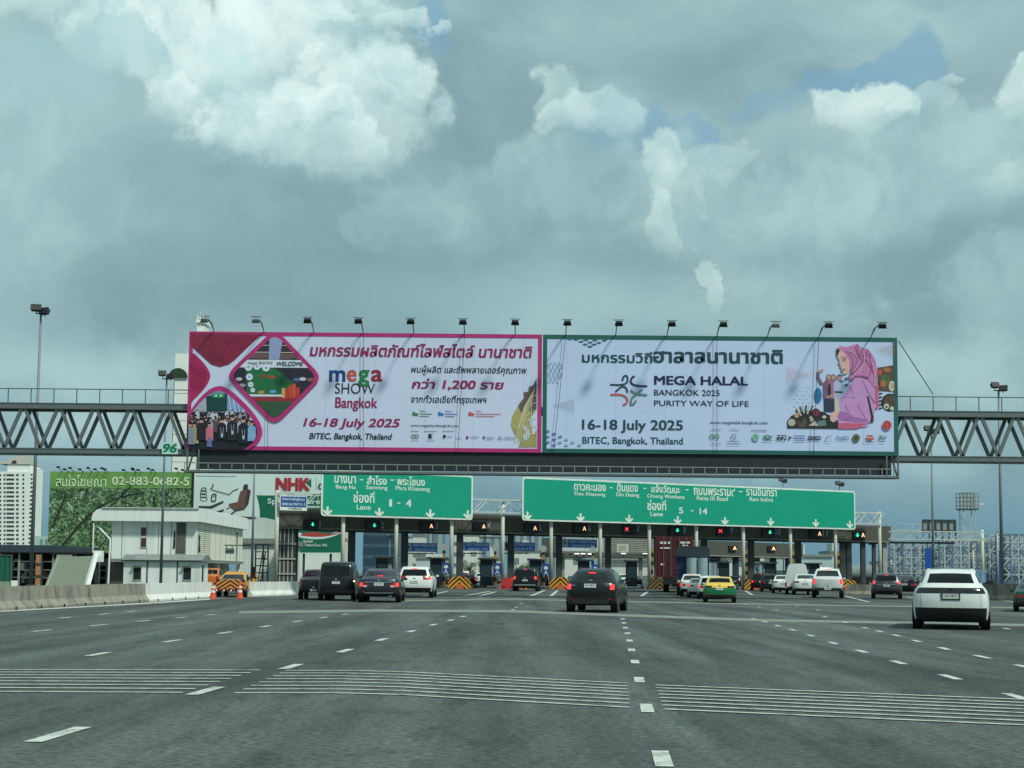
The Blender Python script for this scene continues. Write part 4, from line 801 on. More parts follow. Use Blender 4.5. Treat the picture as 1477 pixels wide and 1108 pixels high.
for i, px in enumerate(ISL):
    t = rot_thing('toll_island', 'raised concrete toll island ' + names[i], 'island', px + 2, .3, 'toll islands')
    mb = MB(); mb.prism([(-1, 0, 0), (1, 0, 0), (1, 20, 0), (-1, 20, 0)], (0, 0, .22), mat('island_concrete', (140, 140, 132), .9, 0, .2, 2)); mb.build('island_slab', t)
    mb = MB(); 
    for k in range(10): mb.prism([(-1.004, k * 2, .02), (-1.004, k * 2 + 1, .02), (-1.004, k * 2 + 1, .2), (-1.004, k * 2, .2)], (-.003, 0, 0), BLACK)
    mb.build('kerb_stripe', t)
    if i > 1 and i not in (5, 11):
        t = rot_thing('crash_cushion', ('dull' if i == 6 else 'yellow and black') + ' chevron crash nose ' + names[i], 'crash barrier', px + (0 if i != 3 else 10), 1.7, 'chevron crash noses'); chevron(t, dirty=(i == 6))
    if i > 0 and i < 11:
        t = rot_thing('toll_booth', 'dark blue toll booth cabin ' + names[i], 'booth', px + (9 if i > 3 else 6), -5.2, 'toll booths')
        mb = MB(); mb.box((-.6, 0, .22), (.6, 3, 1.15), BOOTH); mb.box((-.6, 0, 2.3), (.6, 3, 2.9), BOOTH); 
        for x, y in ((-.6, 0), (.52, 0), (-.6, 2.92), (.52, 2.92)): mb.box((x, y, 1.15), (x + .08, y + .08, 2.3), BOOTH)
        mb.build('cabin', t); mb = MB(); mb.box((-.56, .03, 1.15), (.56, 2.97, 2.3), GLAS); mb.build('window', t); mb = MB(); mb.box((-.85, -.3, 2.9), (.85, 3.3, 3.05), COLL); mb.build('roof', t)
    if 1 < i < 11 and i != 7:
        t = rot_thing('striped_post', 'weathered yellow and black height post ' + names[i], 'post', px - (9 if i < 6 else -6), -.6, 'striped height posts')
        mb = MB(); [mb.box((-.13, -.1, .22 + k * .45), (.13, .1, .67 + k * .45), (mat('post_ochre', (168, 128, 66), .7), BLACK)[k % 2], Matrix.Rotation(0, 3, 'Y'), Vector()) for k in range(9)]; mb.build('post', t)
        if i > 5: continue
        mb = MB(); mb.tube((0, -.12, 4.0), (0, -.06, 4.0), .34, mat('mirror_disc', (170, 172, 166), .4), n=16); mb.build('round_plate', t)
        t = rot_thing('lane_plate', 'small blue plate with car symbol and letter A ' + names[i], 'sign', px - 10, .1, 'blue car plates')
        mb = MB(); mb.box((-.34, 0, 1.35), (.34, .05, 2.5), BLUE); mb.build('panel', t); mb = MB(); mb.bar((0, .08, 0), (0, .08, 1.4), .07, STEELD); mb.build('post', t)
        mb = MB(); mb.poly([(-.2, -.006, 1.95), (.2, -.006, 1.95), (.2, -.006, 2.1), (.12, -.006, 2.25), (-.12, -.006, 2.25), (-.2, -.006, 2.1)], GW)
        vs, fs, _ = text_geo('A'); ii = len(mb.v); mb.v += [Vector((-.2 + x * .4, -.006, 1.42 + y * .45)) for x, y in vs]; mb.f += [tuple(ii + q for q in f) for f in fs]; mb.m += [mb.mi(GW)] * len(fs); mb.build('lettering', t)
# water filled barrier, barrier arms, small white boxes
t = rot_thing('water_barrier', 'red plastic water filled barrier beside chevron nose at lane 4', 'barrier', 719, 2.2)
mb = MB(); mb.prism([(-.75, 0, 0), (.75, 0, 0), (.68, 0, .55), (.3, 0, 1.1), (-.3, 0, 1.1), (-.68, 0, .55)], (0, .6, 0), mat('red_plastic', (204, 58, 56), .45, 0, .2, 3)); mb.build('barrier_body', t)
for x in (-.4, .4): mb = MB(); mb.box((x - .12, -.03, .1), (x + .12, 0, .3), mat('red_dark', (140, 34, 36), .5)); mb.build('foot', t)
for px, lb in ((672, 'right of the lane 4 chevron nose'), (752, 'left of the dark people carrier')):
    t = rot_thing('cabinet', 'low cream cabinet ' + lb, 'cabinet', px, -.5); mb = MB(); mb.box((-.55, 0, 0), (.55, .8, .95), mat('cream_box', (206, 208, 190), .7)); mb.build('box', t); mb = MB(); mb.box((-.6, -.04, .95), (.6, .84, 1.0), COLL); mb.build('lid', t)
for px, L in ((698, 3), (620, 3), (770, 3)):
    t = rot_thing('barrier_arm', 'lowered dark boom across lane %d' % {698: 4, 620: 3, 770: 5}[px], 'boom', px - 14, -9, 'lane booms'); mb = MB(); mb.bar((0, 0, .95), (L, 0, .98), .07, BLACK); mb.build('boom', t); mb = MB(); mb.box((-.2, -.2, 0), (.15, .2, 1.15), YEL); mb.build('housing', t)
# ------------------------------------------------------------------ vehicles
CGLASS = mat('car_glass', (10, 13, 15), .08, 0, .1, 1, spec=.45); TYRE = mat('tyre_rubber', (20, 20, 21), .85); RIM = mat('alloy_rim', (150, 152, 154), .35, .7)
BUMP = mat('bumper_plastic', (24, 26, 28), .65); CHROME = mat('chrome_trim', (200, 204, 206), .2, .9); PLATE = mat('plate_white', (214, 216, 210), .5)
LAMP = mat('tail_lamp_red', (150, 14, 22), .25, 0, .2, 8, coat=.5); LAMPON = mat('brake_lamp_lit', (255, 58, 60), .3, emit=.9); LAMPD = mat('tail_lamp_dark', (60, 14, 20), .2, coat=.6); CLEAR = mat('clear_lens', (200, 196, 196), .2, coat=.5)
def paint(name, rgb, metal=.2): return mat('paint_' + name, rgb, .34, metal, .06, .8, coat=.35)
FX = [-1, -.84, -.52, -.18, .18, .52, .84, 1]
SPEC = {
 'bigsuv': dict(L=4.75, W=1.98, H=1.64, wf=[.95, 1.0, .96, .87, .8], yb=[0, .5, 1.3, 2.2, 3.0, 3.65, 4.2, 4.75], top=[(.5, 1.55), (.85, 1.63), (1.4, 1.66), (2.2, 1.65), (2.75, 1.58), (3.65, 1.16), (4.2, 1.1), (4.66, .92)], zl=[.2, .58, 1.03, 1.14, 1.21], rw=[.62, .63, .66, .67, .66, .84, .84, .8], ro=[.14, 0, .03, .1, .16], rear='face', side=(0, 4), ws=4),
 'suv': dict(L=4.7, W=1.92, H=1.66, yb=[0, .45, 1.3, 2.2, 3.0, 3.65, 4.2, 4.7], top=[(.34, 1.58), (.62, 1.66), (1.3, 1.68), (2.2, 1.67), (2.75, 1.6), (3.65, 1.14), (4.2, 1.08), (4.62, .9)], zl=[.27, .55, .8, .98, 1.12], rw=[.7, .72, .74, .74, .72, .86, .86, .82], ro=[.12, 0, 0, .02, .06], rear='face', side=(0, 4), ws=4),
 'hatch': dict(L=4.15, W=1.74, H=1.5, yb=[0, .4, 1.15, 2.0, 2.75, 3.3, 3.8, 4.15], top=[(.62, 1.38), (.9, 1.48), (1.3, 1.51), (2.0, 1.5), (2.5, 1.42), (3.25, 1.04), (3.75, .98), (4.08, .8)], zl=[.24, .46, .82, .99, 1.07], rw=[.6, .65, .69, .7, .69, .85, .86, .82], ro=[.1, 0, 0, .03, .1], rear='face', side=(0, 4), ws=4),
 'sedan': dict(L=4.8, W=1.83, H=1.46, yb=[0, .55, 1.25, 2.3, 3.1, 3.7, 4.3, 4.8], top=[(.1, 1.03), (.62, 1.07), (1.42, 1.42), (2.3, 1.46), (2.75, 1.42), (3.65, 1.0), (4.25, .94), (4.7, .78)], zl=[.24, .46, .7, .86, .97], rw=[.82, .82, .7, .72, .7, .85, .85, .8], ro=[.1, 0, .0, .02, .05], rear='top', side=(1, 4), ws=4),
 'van': dict(L=5.2, W=1.92, H=2.02, yb=[0, .5, 1.5, 2.7, 3.7, 4.4, 4.85, 5.2], top=[(.2, 1.93), (.45, 2.02), (1.5, 2.06), (2.7, 2.04), (3.5, 1.96), (4.5, 1.25), (4.85, 1.12), (5.15, .9)], zl=[.28, .55, .85, 1.05, 1.2], rw=[.84, .84, .85, .85, .82, .88, .88, .84], ro=[.06, 0, 0, .01, .03], rear='face', side=(0, 4), ws=4),
 'pickup': dict(L=5.2, W=1.86, H=1.78, yb=[0, .9, 1.6, 2.3, 3.2, 3.9, 4.6, 5.2], top=[(.03, 1.2), (.9, 1.2), (1.72, 1.72), (2.3, 1.78), (3.1, 1.74), (3.9, 1.22), (4.6, 1.16), (5.1, .98)], zl=[.42, .62, .86, 1.02, 1.14], rw=[.95, .95, .74, .76, .74, .86, .86, .82], ro=[.04, .02, 0, 0, 0], rear='top', side=(1, 4), ws=4),
}
def car(kind, name, label, cat, loc, heading, body, S=1.0, group=None, lower=None, upper=None, lamps_='mid', roof=None, lit=True, plate=True, hi_lamp=True, lampw=2, bumper_rows=1, grow=(1, 1, 1), glass_row=True, chrome=False, bed=None, bumper_mat=None, wheelr=.33, lampmat=None, rearglass=None):
    sp = SPEC[kind]; yb, top, zl, rw, ro = sp['yb'], sp['top'], sp['zl'], sp['rw'], sp['ro']; NX, NY, NZ = 7, 7, 5; W2 = sp['W'] / 2
    wf = sp.get('wf', [.93, .985, 1.0, .99, .95]); plan = [.93, 1, 1, 1, 1, 1, .98, .86]
    idx = {}; V = []; Fc = []; Mi = []
    def pos(a, b, c):
        f = FX[a]
        if c < 5:
            z = min(zl[c], top[b][1] - .035 * (5 - c)); y = yb[b] + (ro[c] if b == 0 else 0); hw = W2 * wf[c] * plan[b]
            if b in (0, NY) : y += (.16 if b == 0 else -.3) * abs(f) ** 4
        else:
            y, z = top[b]; hw = W2 * rw[b]; z += .025 * (1 - f * f)
            if b == 0: y += .1 * abs(f) ** 4
        return (f * hw, y, z)
    def vi(a, b, c):
        if (a, b, c) not in idx: idx[(a, b, c)] = len(V); V.append(pos(a, b, c))
        return idx[(a, b, c)]
    def face(q, m): Fc.append(tuple(vi(*x) for x in q)); Mi.append(m)
    for b in range(NY):
        for c in range(NZ):
            gl = c == 4 and sp['side'][0] <= b <= sp['side'][1] and not (kind == 'pickup' and b < 1)
            if sp['rear'] == 'top' and b < sp['side'][0]: gl = False
            m = 9 if (c == 0 and lower) else (8 if upper and c >= 3 else 0)
            face([(0, b, c), (0, b, c + 1), (0, b + 1, c + 1), (0, b + 1, c)], 3 if gl else m); face([(NX, b, c), (NX, b + 1, c), (NX, b + 1, c + 1), (NX, b, c + 1)], 4 if gl else m)
    for a in range(NX):
        for b in range(NY):
            face([(a, b, 0), (a, b + 1, 0), (a + 1, b + 1, 0), (a + 1, b, 0)], 1)
            m = 8 if upper and b < 5 else 0
            if b == sp['ws'] and 1 <= a < NX - 1: m = 5
            if sp['rear'] == 'top' and b == 1 and 1 <= a < NX - 1: m = 2
            if roof and 1 <= b <= 3 and 1 <= a < NX - 1: m = 10
            face([(a, b, 5), (a + 1, b, 5), (a + 1, b + 1, 5), (a, b + 1, 5)], m)
        for c in range(NZ):
            m = 8 if upper and c >= 3 else 0
            if c < bumper_rows: m = 1
            if c == 4 and sp['rear'] == 'face' and 1 <= a < NX - 1: m = 2
            lr = {'mid': 2, 'high': 3, 'tall': 2}[lamps_]
            if lampw and (c == lr or (lamps_ == 'tall' and c == 3)):
                if a < lampw: m = 6 if a == 0 or not lit else 11
                if a >= NX - lampw: m = 7 if a == NX - 1 or not lit else 12
            if lampw == 0 and c == lr: m = 6
            face([(a, 0, c), (a + 1, 0, c), (a + 1, 0, c + 1), (a, 0, c + 1)], m); face([(a, NY, c), (a, NY, c + 1), (a + 1, NY, c + 1), (a + 1, NY, c)], 0)
    me = bpy.data.meshes.new('cage'); me.from_pydata(V, [], Fc); me.update()
    for i in range(13): me.materials.append(BLACK)
    for p, m in zip(me.polygons, Mi): p.material_index = m
    o = bpy.data.objects.new('cage', me); sc.collection.objects.link(o); md = o.modifiers.new('s', 'SUBSURF'); md.levels = 2; md.render_levels = 2; md.subdivision_type = 'CATMULL_CLARK'
    bpy.context.view_layer.update(); ev = o.evaluated_get(bpy.context.evaluated_depsgraph_get()).to_mesh()
    vs = [v.co.copy() for v in ev.vertices]; ps = [(tuple(p.vertices), p.material_index) for p in ev.polygons]; bpy.data.objects.remove(o); bpy.data.meshes.remove(me)
    mx = max(abs(v.x) for v in vs); y0 = min(v.y for v in vs); y1 = max(v.y for v in vs); z0 = min(v.z for v in vs); z1 = max(v.z for v in vs)
    gx, gy, gz = grow; zb = zl[0]
    for v in vs: v.x *= W2 / mx * S * gx; v.y = (v.y - y0) / (y1 - y0) * sp['L'] * S * gy; v.z = (zb + (v.z - z0) / (z1 - z0) * (sp['H'] - zb)) * S * gz
    L, H, W2s = sp['L'] * S * gy, sp['H'] * S * gz, W2 * S * gx
    t = thing(name, label, cat, (loc.x, loc.y, 0), group, -heading); lm = lampmat or (LAMPON if lit else LAMP)
    MM = {0: ('body', body), 1: ('bumper', bumper_mat or BUMP), 2: ('rear_window', rearglass or CGLASS), 3: ('side_window', CGLASS), 4: ('side_window', CGLASS), 5: ('windscreen', CGLASS), 6: ('tail_lamp', lm), 7: ('tail_lamp', lm), 8: ('upper_body', upper), 9: ('sill', lower), 10: ('roof_panel', CGLASS), 11: ('lamp_lens', LAMP), 12: ('lamp_lens', LAMP)}
    for k, (nm, m) in MM.items():
        sel = [f for f, mi in ps if mi == k]
        if not sel: continue
        used = {}; mb = MB(); mi = mb.mi(m)
        for f in sel:
            for q in f:
                if q not in used: used[q] = len(mb.v); mb.v.append(vs[q])
            mb.f.append(tuple(used[q] for q in f)); mb.m.append(mi)
        mb.build(nm, t, True)
    bvh = BVHTree.FromPolygons(vs, [f for f, _ in ps])
    def ry(x, z): h = bvh.ray_cast(Vector((x, -3, z)), Vector((0, 1, 0))); return h[0].y if h[0] else 0
    def rbox(nm, x0, x1, z0, z1, m, th=.03, par=None):
        x0, x1, z0, z1 = x0 * S, x1 * S, z0 * S, z1 * S; y = min(ry((x0 + x1) / 2, (z0 + z1) / 2), ry(x0, (z0 + z1) / 2), ry(x1, (z0 + z1) / 2)); mb = MB(); mb.box((x0, y - th, z0), (x1, y + .06, z1), m); return mb.build(nm, par or t)
    zp = (zl[2] + .02) * gz
    if kind == 'sedan': zp = .72
    if kind == 'pickup': zp = .5
    if kind == 'suv': zp = .78 * gz
    if kind == 'bigsuv': zp = .82
    if kind == 'hatch': zp = .84
    if plate:
        pl_ = rbox('license_plate', -.2, .2, zp, zp + .13, PLATE); y = min(v.co.y for v in pl_.data.vertices) - .002; mb = MB()
        vs2, fs2, _ = text_geo('กข 3821'); ii = len(mb.v); mb.v += [Vector(((-.15 + x * .3) * S, y, (zp + .045 + yy * .065) * S)) for x, yy in vs2]; mb.f += fs2; mb.m += [mb.mi(INKD)] * len(fs2); mb.build('lettering', pl_)
    if hi_lamp:
        zz_ = {'face': top[0][1] * gz - .07, 'top': 1.12}[sp['rear']]
        if kind == 'pickup': zz_ = 1.7
        rbox('brake_light', -.12, .12, zz_, zz_ + .04, LAMPON if lit else LAMP, .03)
    if kind in ('suv', 'hatch', 'van', 'bigsuv'):
        mb = MB(); zt = top[0][1] * S * gz; y = ry(0, zt - .12 * S); mb.bar((-.05 * S, y - .03, zl[4] * S * gz + .08), (.35 * S, y - .02, zl[4] * S * gz + .12), .022, BLACK); mb.build('wiper', t)
    rbox('badge', -.06, .06, (zp + .2), (zp + .27), CHROME if kind != 'bigsuv' else BLACK, .012)
    if chrome: rbox('trim_strip', -.62, .62, zp + .13, zp + .165, CHROME, .02)
    if kind in ('sedan', 'suv', 'hatch'): rbox('exhaust', .42, .54, zl[0] + .02, zl[0] + .09, CHROME if chrome else STEELD, .01); rbox('reflector', -.72, -.6, zl[0] + .2, zl[0] + .24, LAMP, .006); rbox('reflector', .6, .72, zl[0] + .2, zl[0] + .24, LAMP, .006)
    ym = top[4][0] * S * gy + .25
    for s_ in (-1, 1):
        mb = MB(); x = s_ * (W2s + .09); mb.box((x - .08, ym - .05, zl[4] * S * gz - .02), (x + .08, ym + .05, zl[4] * S * gz + .1), BLACK if kind == 'bigsuv' else body); mb.bar((s_ * W2s * .88, ym, zl[4] * S * gz), (x, ym, zl[4] * S * gz + .03), .05, BLACK); mb.build('mirror', t)
    wr = wheelr * S
    for s_ in (-1, 1):
        for wy in (.17 * L, .8 * L):
            xo = s_ * (W2s - .005); xi = s_ * (W2s - .235 * S); par = bpy.data.objects.new('wheel', None)
            mb = MB(); mb.tube((xi, wy, wr), (xo, wy, wr), wr, TYRE, n=20); tw = mb.build('wheel', t, False)
            mb = MB(); mb.tube((xo - s_ * .02, wy, wr), (xo + s_ * .012, wy, wr), wr * .64, RIM, n=16)
            mb.tube((xo + s_ * .012, wy, wr), (xo + s_ * .018, wy, wr), wr * .16, BLACK, n=10)
            for k in range(5): an = k * 2 * math.pi / 5; mb.prism([(xo + s_ * .014, wy + math.cos(an + q) * r_, wr + math.sin(an + q) * r_) for q, r_ in ((-.3, wr * .55), (.3, wr * .55), (0, wr * .2))], (s_ * .003, 0, 0), BLACK)
            mb.build('rim', tw); bpy.data.objects.remove(par)
            mb = MB(); pts = [(xo - s_ * .06, wy + math.cos(q) * (wr + .05), max(.2 * S, wr + math.sin(q) * (wr + .05))) for q in [math.pi * i / 12 for i in range(13)]]; mb.prism(pts, (s_ * .063, 0, 0), BUMP); mb.build('wheel_arch', t)
    return t, rbox, ry
def place(px, ybot, wpx, kind, hd=None, adj=None):
    g_ = G(px, ybot); D = g_.y; S = wpx / 2000 * D / SPEC[kind]['W'] if wpx else 1
    S = max(.88, min(1.14, S)); h = math.atan((px - 738) / 2000) if hd is None else R(hd); return g_, h, S
WPAINT = paint('white', (222, 226, 222), 0); DGREY = paint('graphite', (30, 34, 38), .3); BLACKP = paint('black', (9, 12, 16), .1); GREYP = paint('grey', (78, 82, 86), .4)
def vehicle(px, yb_, wpx, kind, name, label, cat, body, hd=None, **k):
    g_, h, S = place(px, yb_, wpx, kind, hd); return car(kind, name, label, cat, g_, h, body, S, **k)
# white SUV, right foreground
t, rb_, ry_ = vehicle(1372, 909, 108, 'bigsuv', 'parked_suv', 'large white SUV with black light band and rear window, nearest car of all', 'SUV', WPAINT, lamps_='mid', lampw=0, lampmat=mat('smoked_light_bar', (30, 26, 30), .15, 0, .1, 1, coat=.6), roof=True, lit=False, hi_lamp=False, grow=(1, 1, 1), bumper_rows=1, wheelr=.37, bumper_mat=BUMP)
t.name = 'white_suv'
[rb_('shut_line', sx - .004, sx + .004, z_, z_ + .1, STEELD, .001) for sx in (-.76, .76) for z_ in (.62, .72, .82, .92)]
rb_('plate_frame', -.24, .24, .78, .99, STEELD, .02)
mb = MB(); 
for s_ in (-1, 1): mb.box((s_ * .6 - .03, .95, 1.6), (s_ * .6 + .03, 2.8, 1.66), CHROME)
mb.build('roof_rail', t)
# black hatchback, centre
t, rb_, ry_ = vehicle(851, 884, 80, 'hatch', 'hatchback', 'black hatchback in the middle of the road, brake lights lit', 'hatchback', BLACKP, hd=11, lamps_='mid', lampw=1, lit=True, wheelr=.31)
t.name = 'black_hatchback'; rb_('lamp_highlight', -.68, -.5, .9, .93, CHROME, .012); rb_('lamp_highlight', .5, .68, .9, .93, CHROME, .012); rb_('lower_diffuser', -.62, .62, .3, .46, BUMP, .02)  # chrome strips added as bright highlights near the tail lamps
mb = MB(); mb.box((-.03, 1.2, 1.52), (.03, 1.35, 1.6), BLACK); mb.build('roof_antenna', t)
# grey sedan
t, rb_, ry_ = vehicle(546, 869.5, 66, 'sedan', 'sedan', 'dark grey sedan with lit red tail lamps and chrome strip beside the black van', 'sedan', paint('slate', (46, 54, 60), .4), hd=-1.5, lamps_='mid', lampw=2, chrome=True)
t.name = 'grey_sedan'; rb_('lens', -.66, -.52, .66, .74, CLEAR, .01); rb_('lens', .5, .66, .66, .74, CLEAR, .01); rb_('lower_strip', -.6, .6, .4, .43, CHROME, .01)
# black van
t, rb_, ry_ = vehicle(484, 867, 54, 'van', 'van', 'tall black passenger van with one lit side lamp beside the grey sedan', 'van', BLACKP, hd=-2, lampw=0, lamps_='mid', lampmat=BLACKP, lit=False, hi_lamp=False, wheelr=.34)
t.name = 'black_van'; rb_('side_marker', .88, .94, .98, 1.05, mat('warm_lamp', (255, 226, 170), .3, emit=2.5), .03)
# white crossover
t, rb_, ry_ = vehicle(597, 862.5, 60, 'suv', 'crossover', 'white crossover with black rear window, right of the grey sedan', 'SUV', WPAINT, hd=0, lamps_='high', lampw=2, grow=(1, 1, .98), lit=True)
t.name = 'white_crossover'
# dark pickup far left
t, rb_, ry_ = vehicle(452, 865.5, 46, 'pickup', 'pickup', 'dark grey pickup truck half hidden behind the black van', 'pickup truck', paint('gunmetal', (32, 38, 42), .3), hd=-3, lamps_='tall', lampw=1, lit=False)
t.name = 'dark_pickup'
# people carrier in lane 5
t, rb_, ry_ = vehicle(757, 853, 37, 'van', 'people_carrier', 'dark people carrier with chrome rear bumper in lane 5', 'people carrier', BLACKP, hd=4, lamps_='high', lampw=1, grow=(1, 1, .87)); t.name = 'dark_people_carrier'; rb_('chrome_bumper', -.8, .8, .42, .52, CHROME, .03)
# taxi
t, rb_, ry_ = vehicle(1038, 870, 47.5, 'sedan', 'taxi', 'green and yellow taxi sedan seen from behind', 'taxi', paint('taxi_green', (18, 112, 66), .1), lamps_='high', lampw=2, upper=paint('taxi_yellow', (232, 196, 66), 0), lit=False, lampmat=LAMPD); t.name = 'green_yellow_taxi'
# small ones in the queue
QU = [
 (998, 861, 17, 'pickup', 'white_pickup', 'small white pickup squeezed between blue tarpaulin truck and taxi', 'pickup truck', WPAINT, dict()),
 (1009, 862.5, 24, 'sedan', 'white_sedan', 'white sedan just left of the taxi', 'sedan', WPAINT, dict(lamps_='high')),
 (1025, 864.5, 33, 'suv', 'white_suv', 'white SUV directly behind the yellow roof of the taxi', 'SUV', WPAINT, dict()),
 (1194, 863, 46, 'pickup', 'white_pickup', 'white pickup truck with grey bumper and tall red lamps', 'pickup truck', WPAINT, dict(lamps_='tall', lampw=1, bumper_mat=mat('grey_bumper', (98, 104, 104), .5))),
 (1162, 858.5, 38, 'sedan', 'white_sedan', 'white sedan between the high white van and the white pickup', 'sedan', WPAINT, dict(lamps_='high', lampw=2, lit=False, lampmat=LAMPD)),
 (1130, 856, 33, 'sedan', 'white_sedan', 'white sedan left of the high white van', 'sedan', WPAINT, dict(lamps_='high', lit=False, lampmat=LAMPD)),
 (1112, 854, 30, 'suv', 'dark_suv', 'dark green SUV left of the white sedans', 'SUV', paint('darkgreen', (32, 44, 42), .3), dict(lit=False)),
 (1098, 852.5, 30, 'suv', 'black_suv', 'black SUV at the head of the queue right of the chevron nose', 'SUV', BLACKP, dict(lit=True)),
 (1279, 864, 43, 'suv', 'grey_suv', 'grey people carrier with lit lamps left of the white SUV', 'SUV', GREYP, dict(lamps_='high', lampw=1, chrome=True)),
 (1305, 858.5, 40, 'sedan', 'black_sedan', 'black sedan half hidden behind the grey people carrier', 'sedan', BLACKP, dict(lit=False)),
 (1490, 883, 50, 'sedan', 'green_sedan', 'dark green sedan cut by the right edge of the photo', 'sedan', paint('teal_green', (36, 76, 66), .3), dict(lit=False)),
 (694, 845, 14, 'pickup', 'white_pickup', 'tiny white pickup far beyond lane 4', 'pickup truck', WPAINT, dict(lit=False)),
 (668, 843.5, 16, 'van', 'white_van', 'tiny white van far beyond lane 4', 'van', WPAINT, dict(lit=False)),
 (681, 842, 13, 'sedan', 'white_sedan', 'tiny white sedan farthest away through lane 4', 'sedan', WPAINT, dict(lit=False)),
 (778, 848, 26, 'hatch', 'dark_hatchback', 'dark hatchback ahead of the people carrier in lane 5', 'hatchback', DGREY, dict(lit=False)),
 (846, 846.5, 15, 'van', 'white_van', 'tiny white van ahead of the black hatchback', 'van', WPAINT, dict(lit=False)),
 (900, 846, 13, 'pickup', 'white_pickup', 'tiny white pickup farther on than the dull chevron nose', 'pickup truck', WPAINT, dict(lit=False)),
 (918, 845, 12, 'sedan', 'dark_sedan', 'tiny dark sedan left of the dull chevron nose gap', 'sedan', DGREY, dict(lit=False)),
 (1060, 847, 15, 'suv', 'dark_suv', 'tiny dark SUV ahead of the green and yellow taxi', 'SUV', DGREY, dict(lit=False)),
 (722, 844.5, 12, 'sedan', 'silver_sedan', 'tiny silver sedan beyond the pale shed in lane 4', 'sedan', GREYP, dict(lit=False)),
 (676, 846.5, 22, 'hatch', 'dark_hatchback', 'dark hatchback beside the lane 4 cream cabinet with a lit lamp', 'hatchback', DGREY, dict()),
]
for px, yb_, wp, kd, nm, lb, ct, pm, kw in QU: t, rb_, ry_ = vehicle(px, yb_, wp, kd, nm, lb, ct, pm, **kw)
# white van with tall box, white cap pickup
g_ = G(1150, 857.5); t = thing('canopy_pickup', 'white pickup with a tall white box canopy between two white sedans', 'pickup truck', (g_.x, g_.y, 0), None, -R(12)); B = MB(); w_ = .98
B.prism([(-w_, 0, .95), (w_, 0, .95), (w_ * .98, 0, 1.35), (w_ * .72, 0, 2.35), (w_ * .5, 0, 2.5), (-w_ * .5, 0, 2.5), (-w_ * .72, 0, 2.35), (-w_ * .98, 0, 1.35)], (0, 2.6, 0), WPAINT); B.build('canopy_box', t)
B = MB(); B.prism([(x, y, .95) for x, y in ((-w_, 2.6), (w_, 2.6), (w_, 5), (-w_, 5))], (0, 0, .2), WPAINT); B.prism([(-w_ * .95, 2.6, 1.15), (-w_ * .95, 4.4, 1.15), (-w_ * .95, 3.8, 1.75), (-w_ * .95, 2.6, 1.8)], (w_ * 1.9, 0, 0), CGLASS); B.build('cab', t)
B = MB(); B.box((-w_, 0, .5), (w_, 5, .95), WPAINT); B.build('body', t)
B = MB(); B.box((-.8, -.12, .48), (.8, 0, .62), STEELD); B.build('bumper', t)
for s_ in (-1, 1):
    B = MB(); B.box((s_ * .9 - .07, -.02, .62), (s_ * .9 + .07, .02, .95), LAMP); B.build('tail_lamp', t)
    for y in (.9, 4.1): B = MB(); B.tube((s_ * .97, y, .36), (s_ * .74, y, .36), .36, TYRE, n=16); B.build('wheel', t)
# service pickup with hazard board
g_ = G(332, 861.5); t, rb_, ry_ = car('pickup', 'service_pickup', 'yellow service pickup with a chevron striped tailgate beside the white cabin', 'pickup truck', g_, R(-4), paint('service_yellow', (214, 146, 44), 0), .92, grow=(1, 1, .84), lamps_='tall', lampw=1, lit=False, hi_lamp=False)
y = ry_(0, .85) - .05; B = MB(); out = [(-.8, .45), (.8, .45), (.8, 1.0), (-.8, 1.0)]; B.prism([(x, y, z) for x, z in out], (0, .04, 0), BLACK); B.build('hazard_board', t)
B = MB()
for k in range(4):
    for s_ in (-1, 1):
        zc = .45 + k * .22; q = clip([(0, zc + .2), (s_ * 1, zc - .45), (s_ * 1, zc - .57), (0, zc + .08)], out)
        if len(q) > 2: B.poly([(x, y - .006, z) for x, z in (q if s_ > 0 else q[::-1])], mat('hazard_orange', (222, 140, 62), .6))
B.build('chevron_stripe', t)
B = MB()
for k in range(8): B.box((-.8 + k * .2, y - .02, .34), (-.7 + k * .2, y, .43), (WHITE, RED)[k % 2])
B.build('reflector_strip', t)
B = MB(); B.box((-.55, 2.1, 1.36), (.55, 2.35, 1.44), mat('amber_lightbar', (230, 170, 60), .3)); B.build('light_bar', t)
g_ = P(298, 850, 106); g_.z = 0; t, rb_, ry_ = car('pickup', 'service_pickup', 'orange service vehicle partly hidden behind the white cabin', 'pickup truck', g_, R(-4), paint('service_orange', (206, 112, 40), 0), .95, lamps_='tall', lampw=1, lit=False, hi_lamp=False)
def cone(px, yb_, lb):
    g_ = G(px, yb_); x, y = g_.x, g_.y; t = thing('traffic_cone', 'orange traffic cone with white bands ' + lb, 'cone', (x, y, 0), 'orange traffic cones')
    B = MB(); B.box((x - .22, y - .22, 0), (x + .22, y + .22, .04), ORNG); B.build('base', t)
    B = MB(); 
    for z0, z1, m in ((.04, .32, ORNG), (.32, .44, WHITE), (.44, .56, ORNG), (.56, .66, WHITE), (.66, .9, ORNG)): B.tube((x, y, z0), (x, y, z1), .17 - z0 * .15, m, .17 - z1 * .15, 14)
    B.build('cone_body', t, False)
cone(307, 863.5, 'at the end of the whitewashed barrier'); cone(346, 863, 'behind the yellow striped pickup')
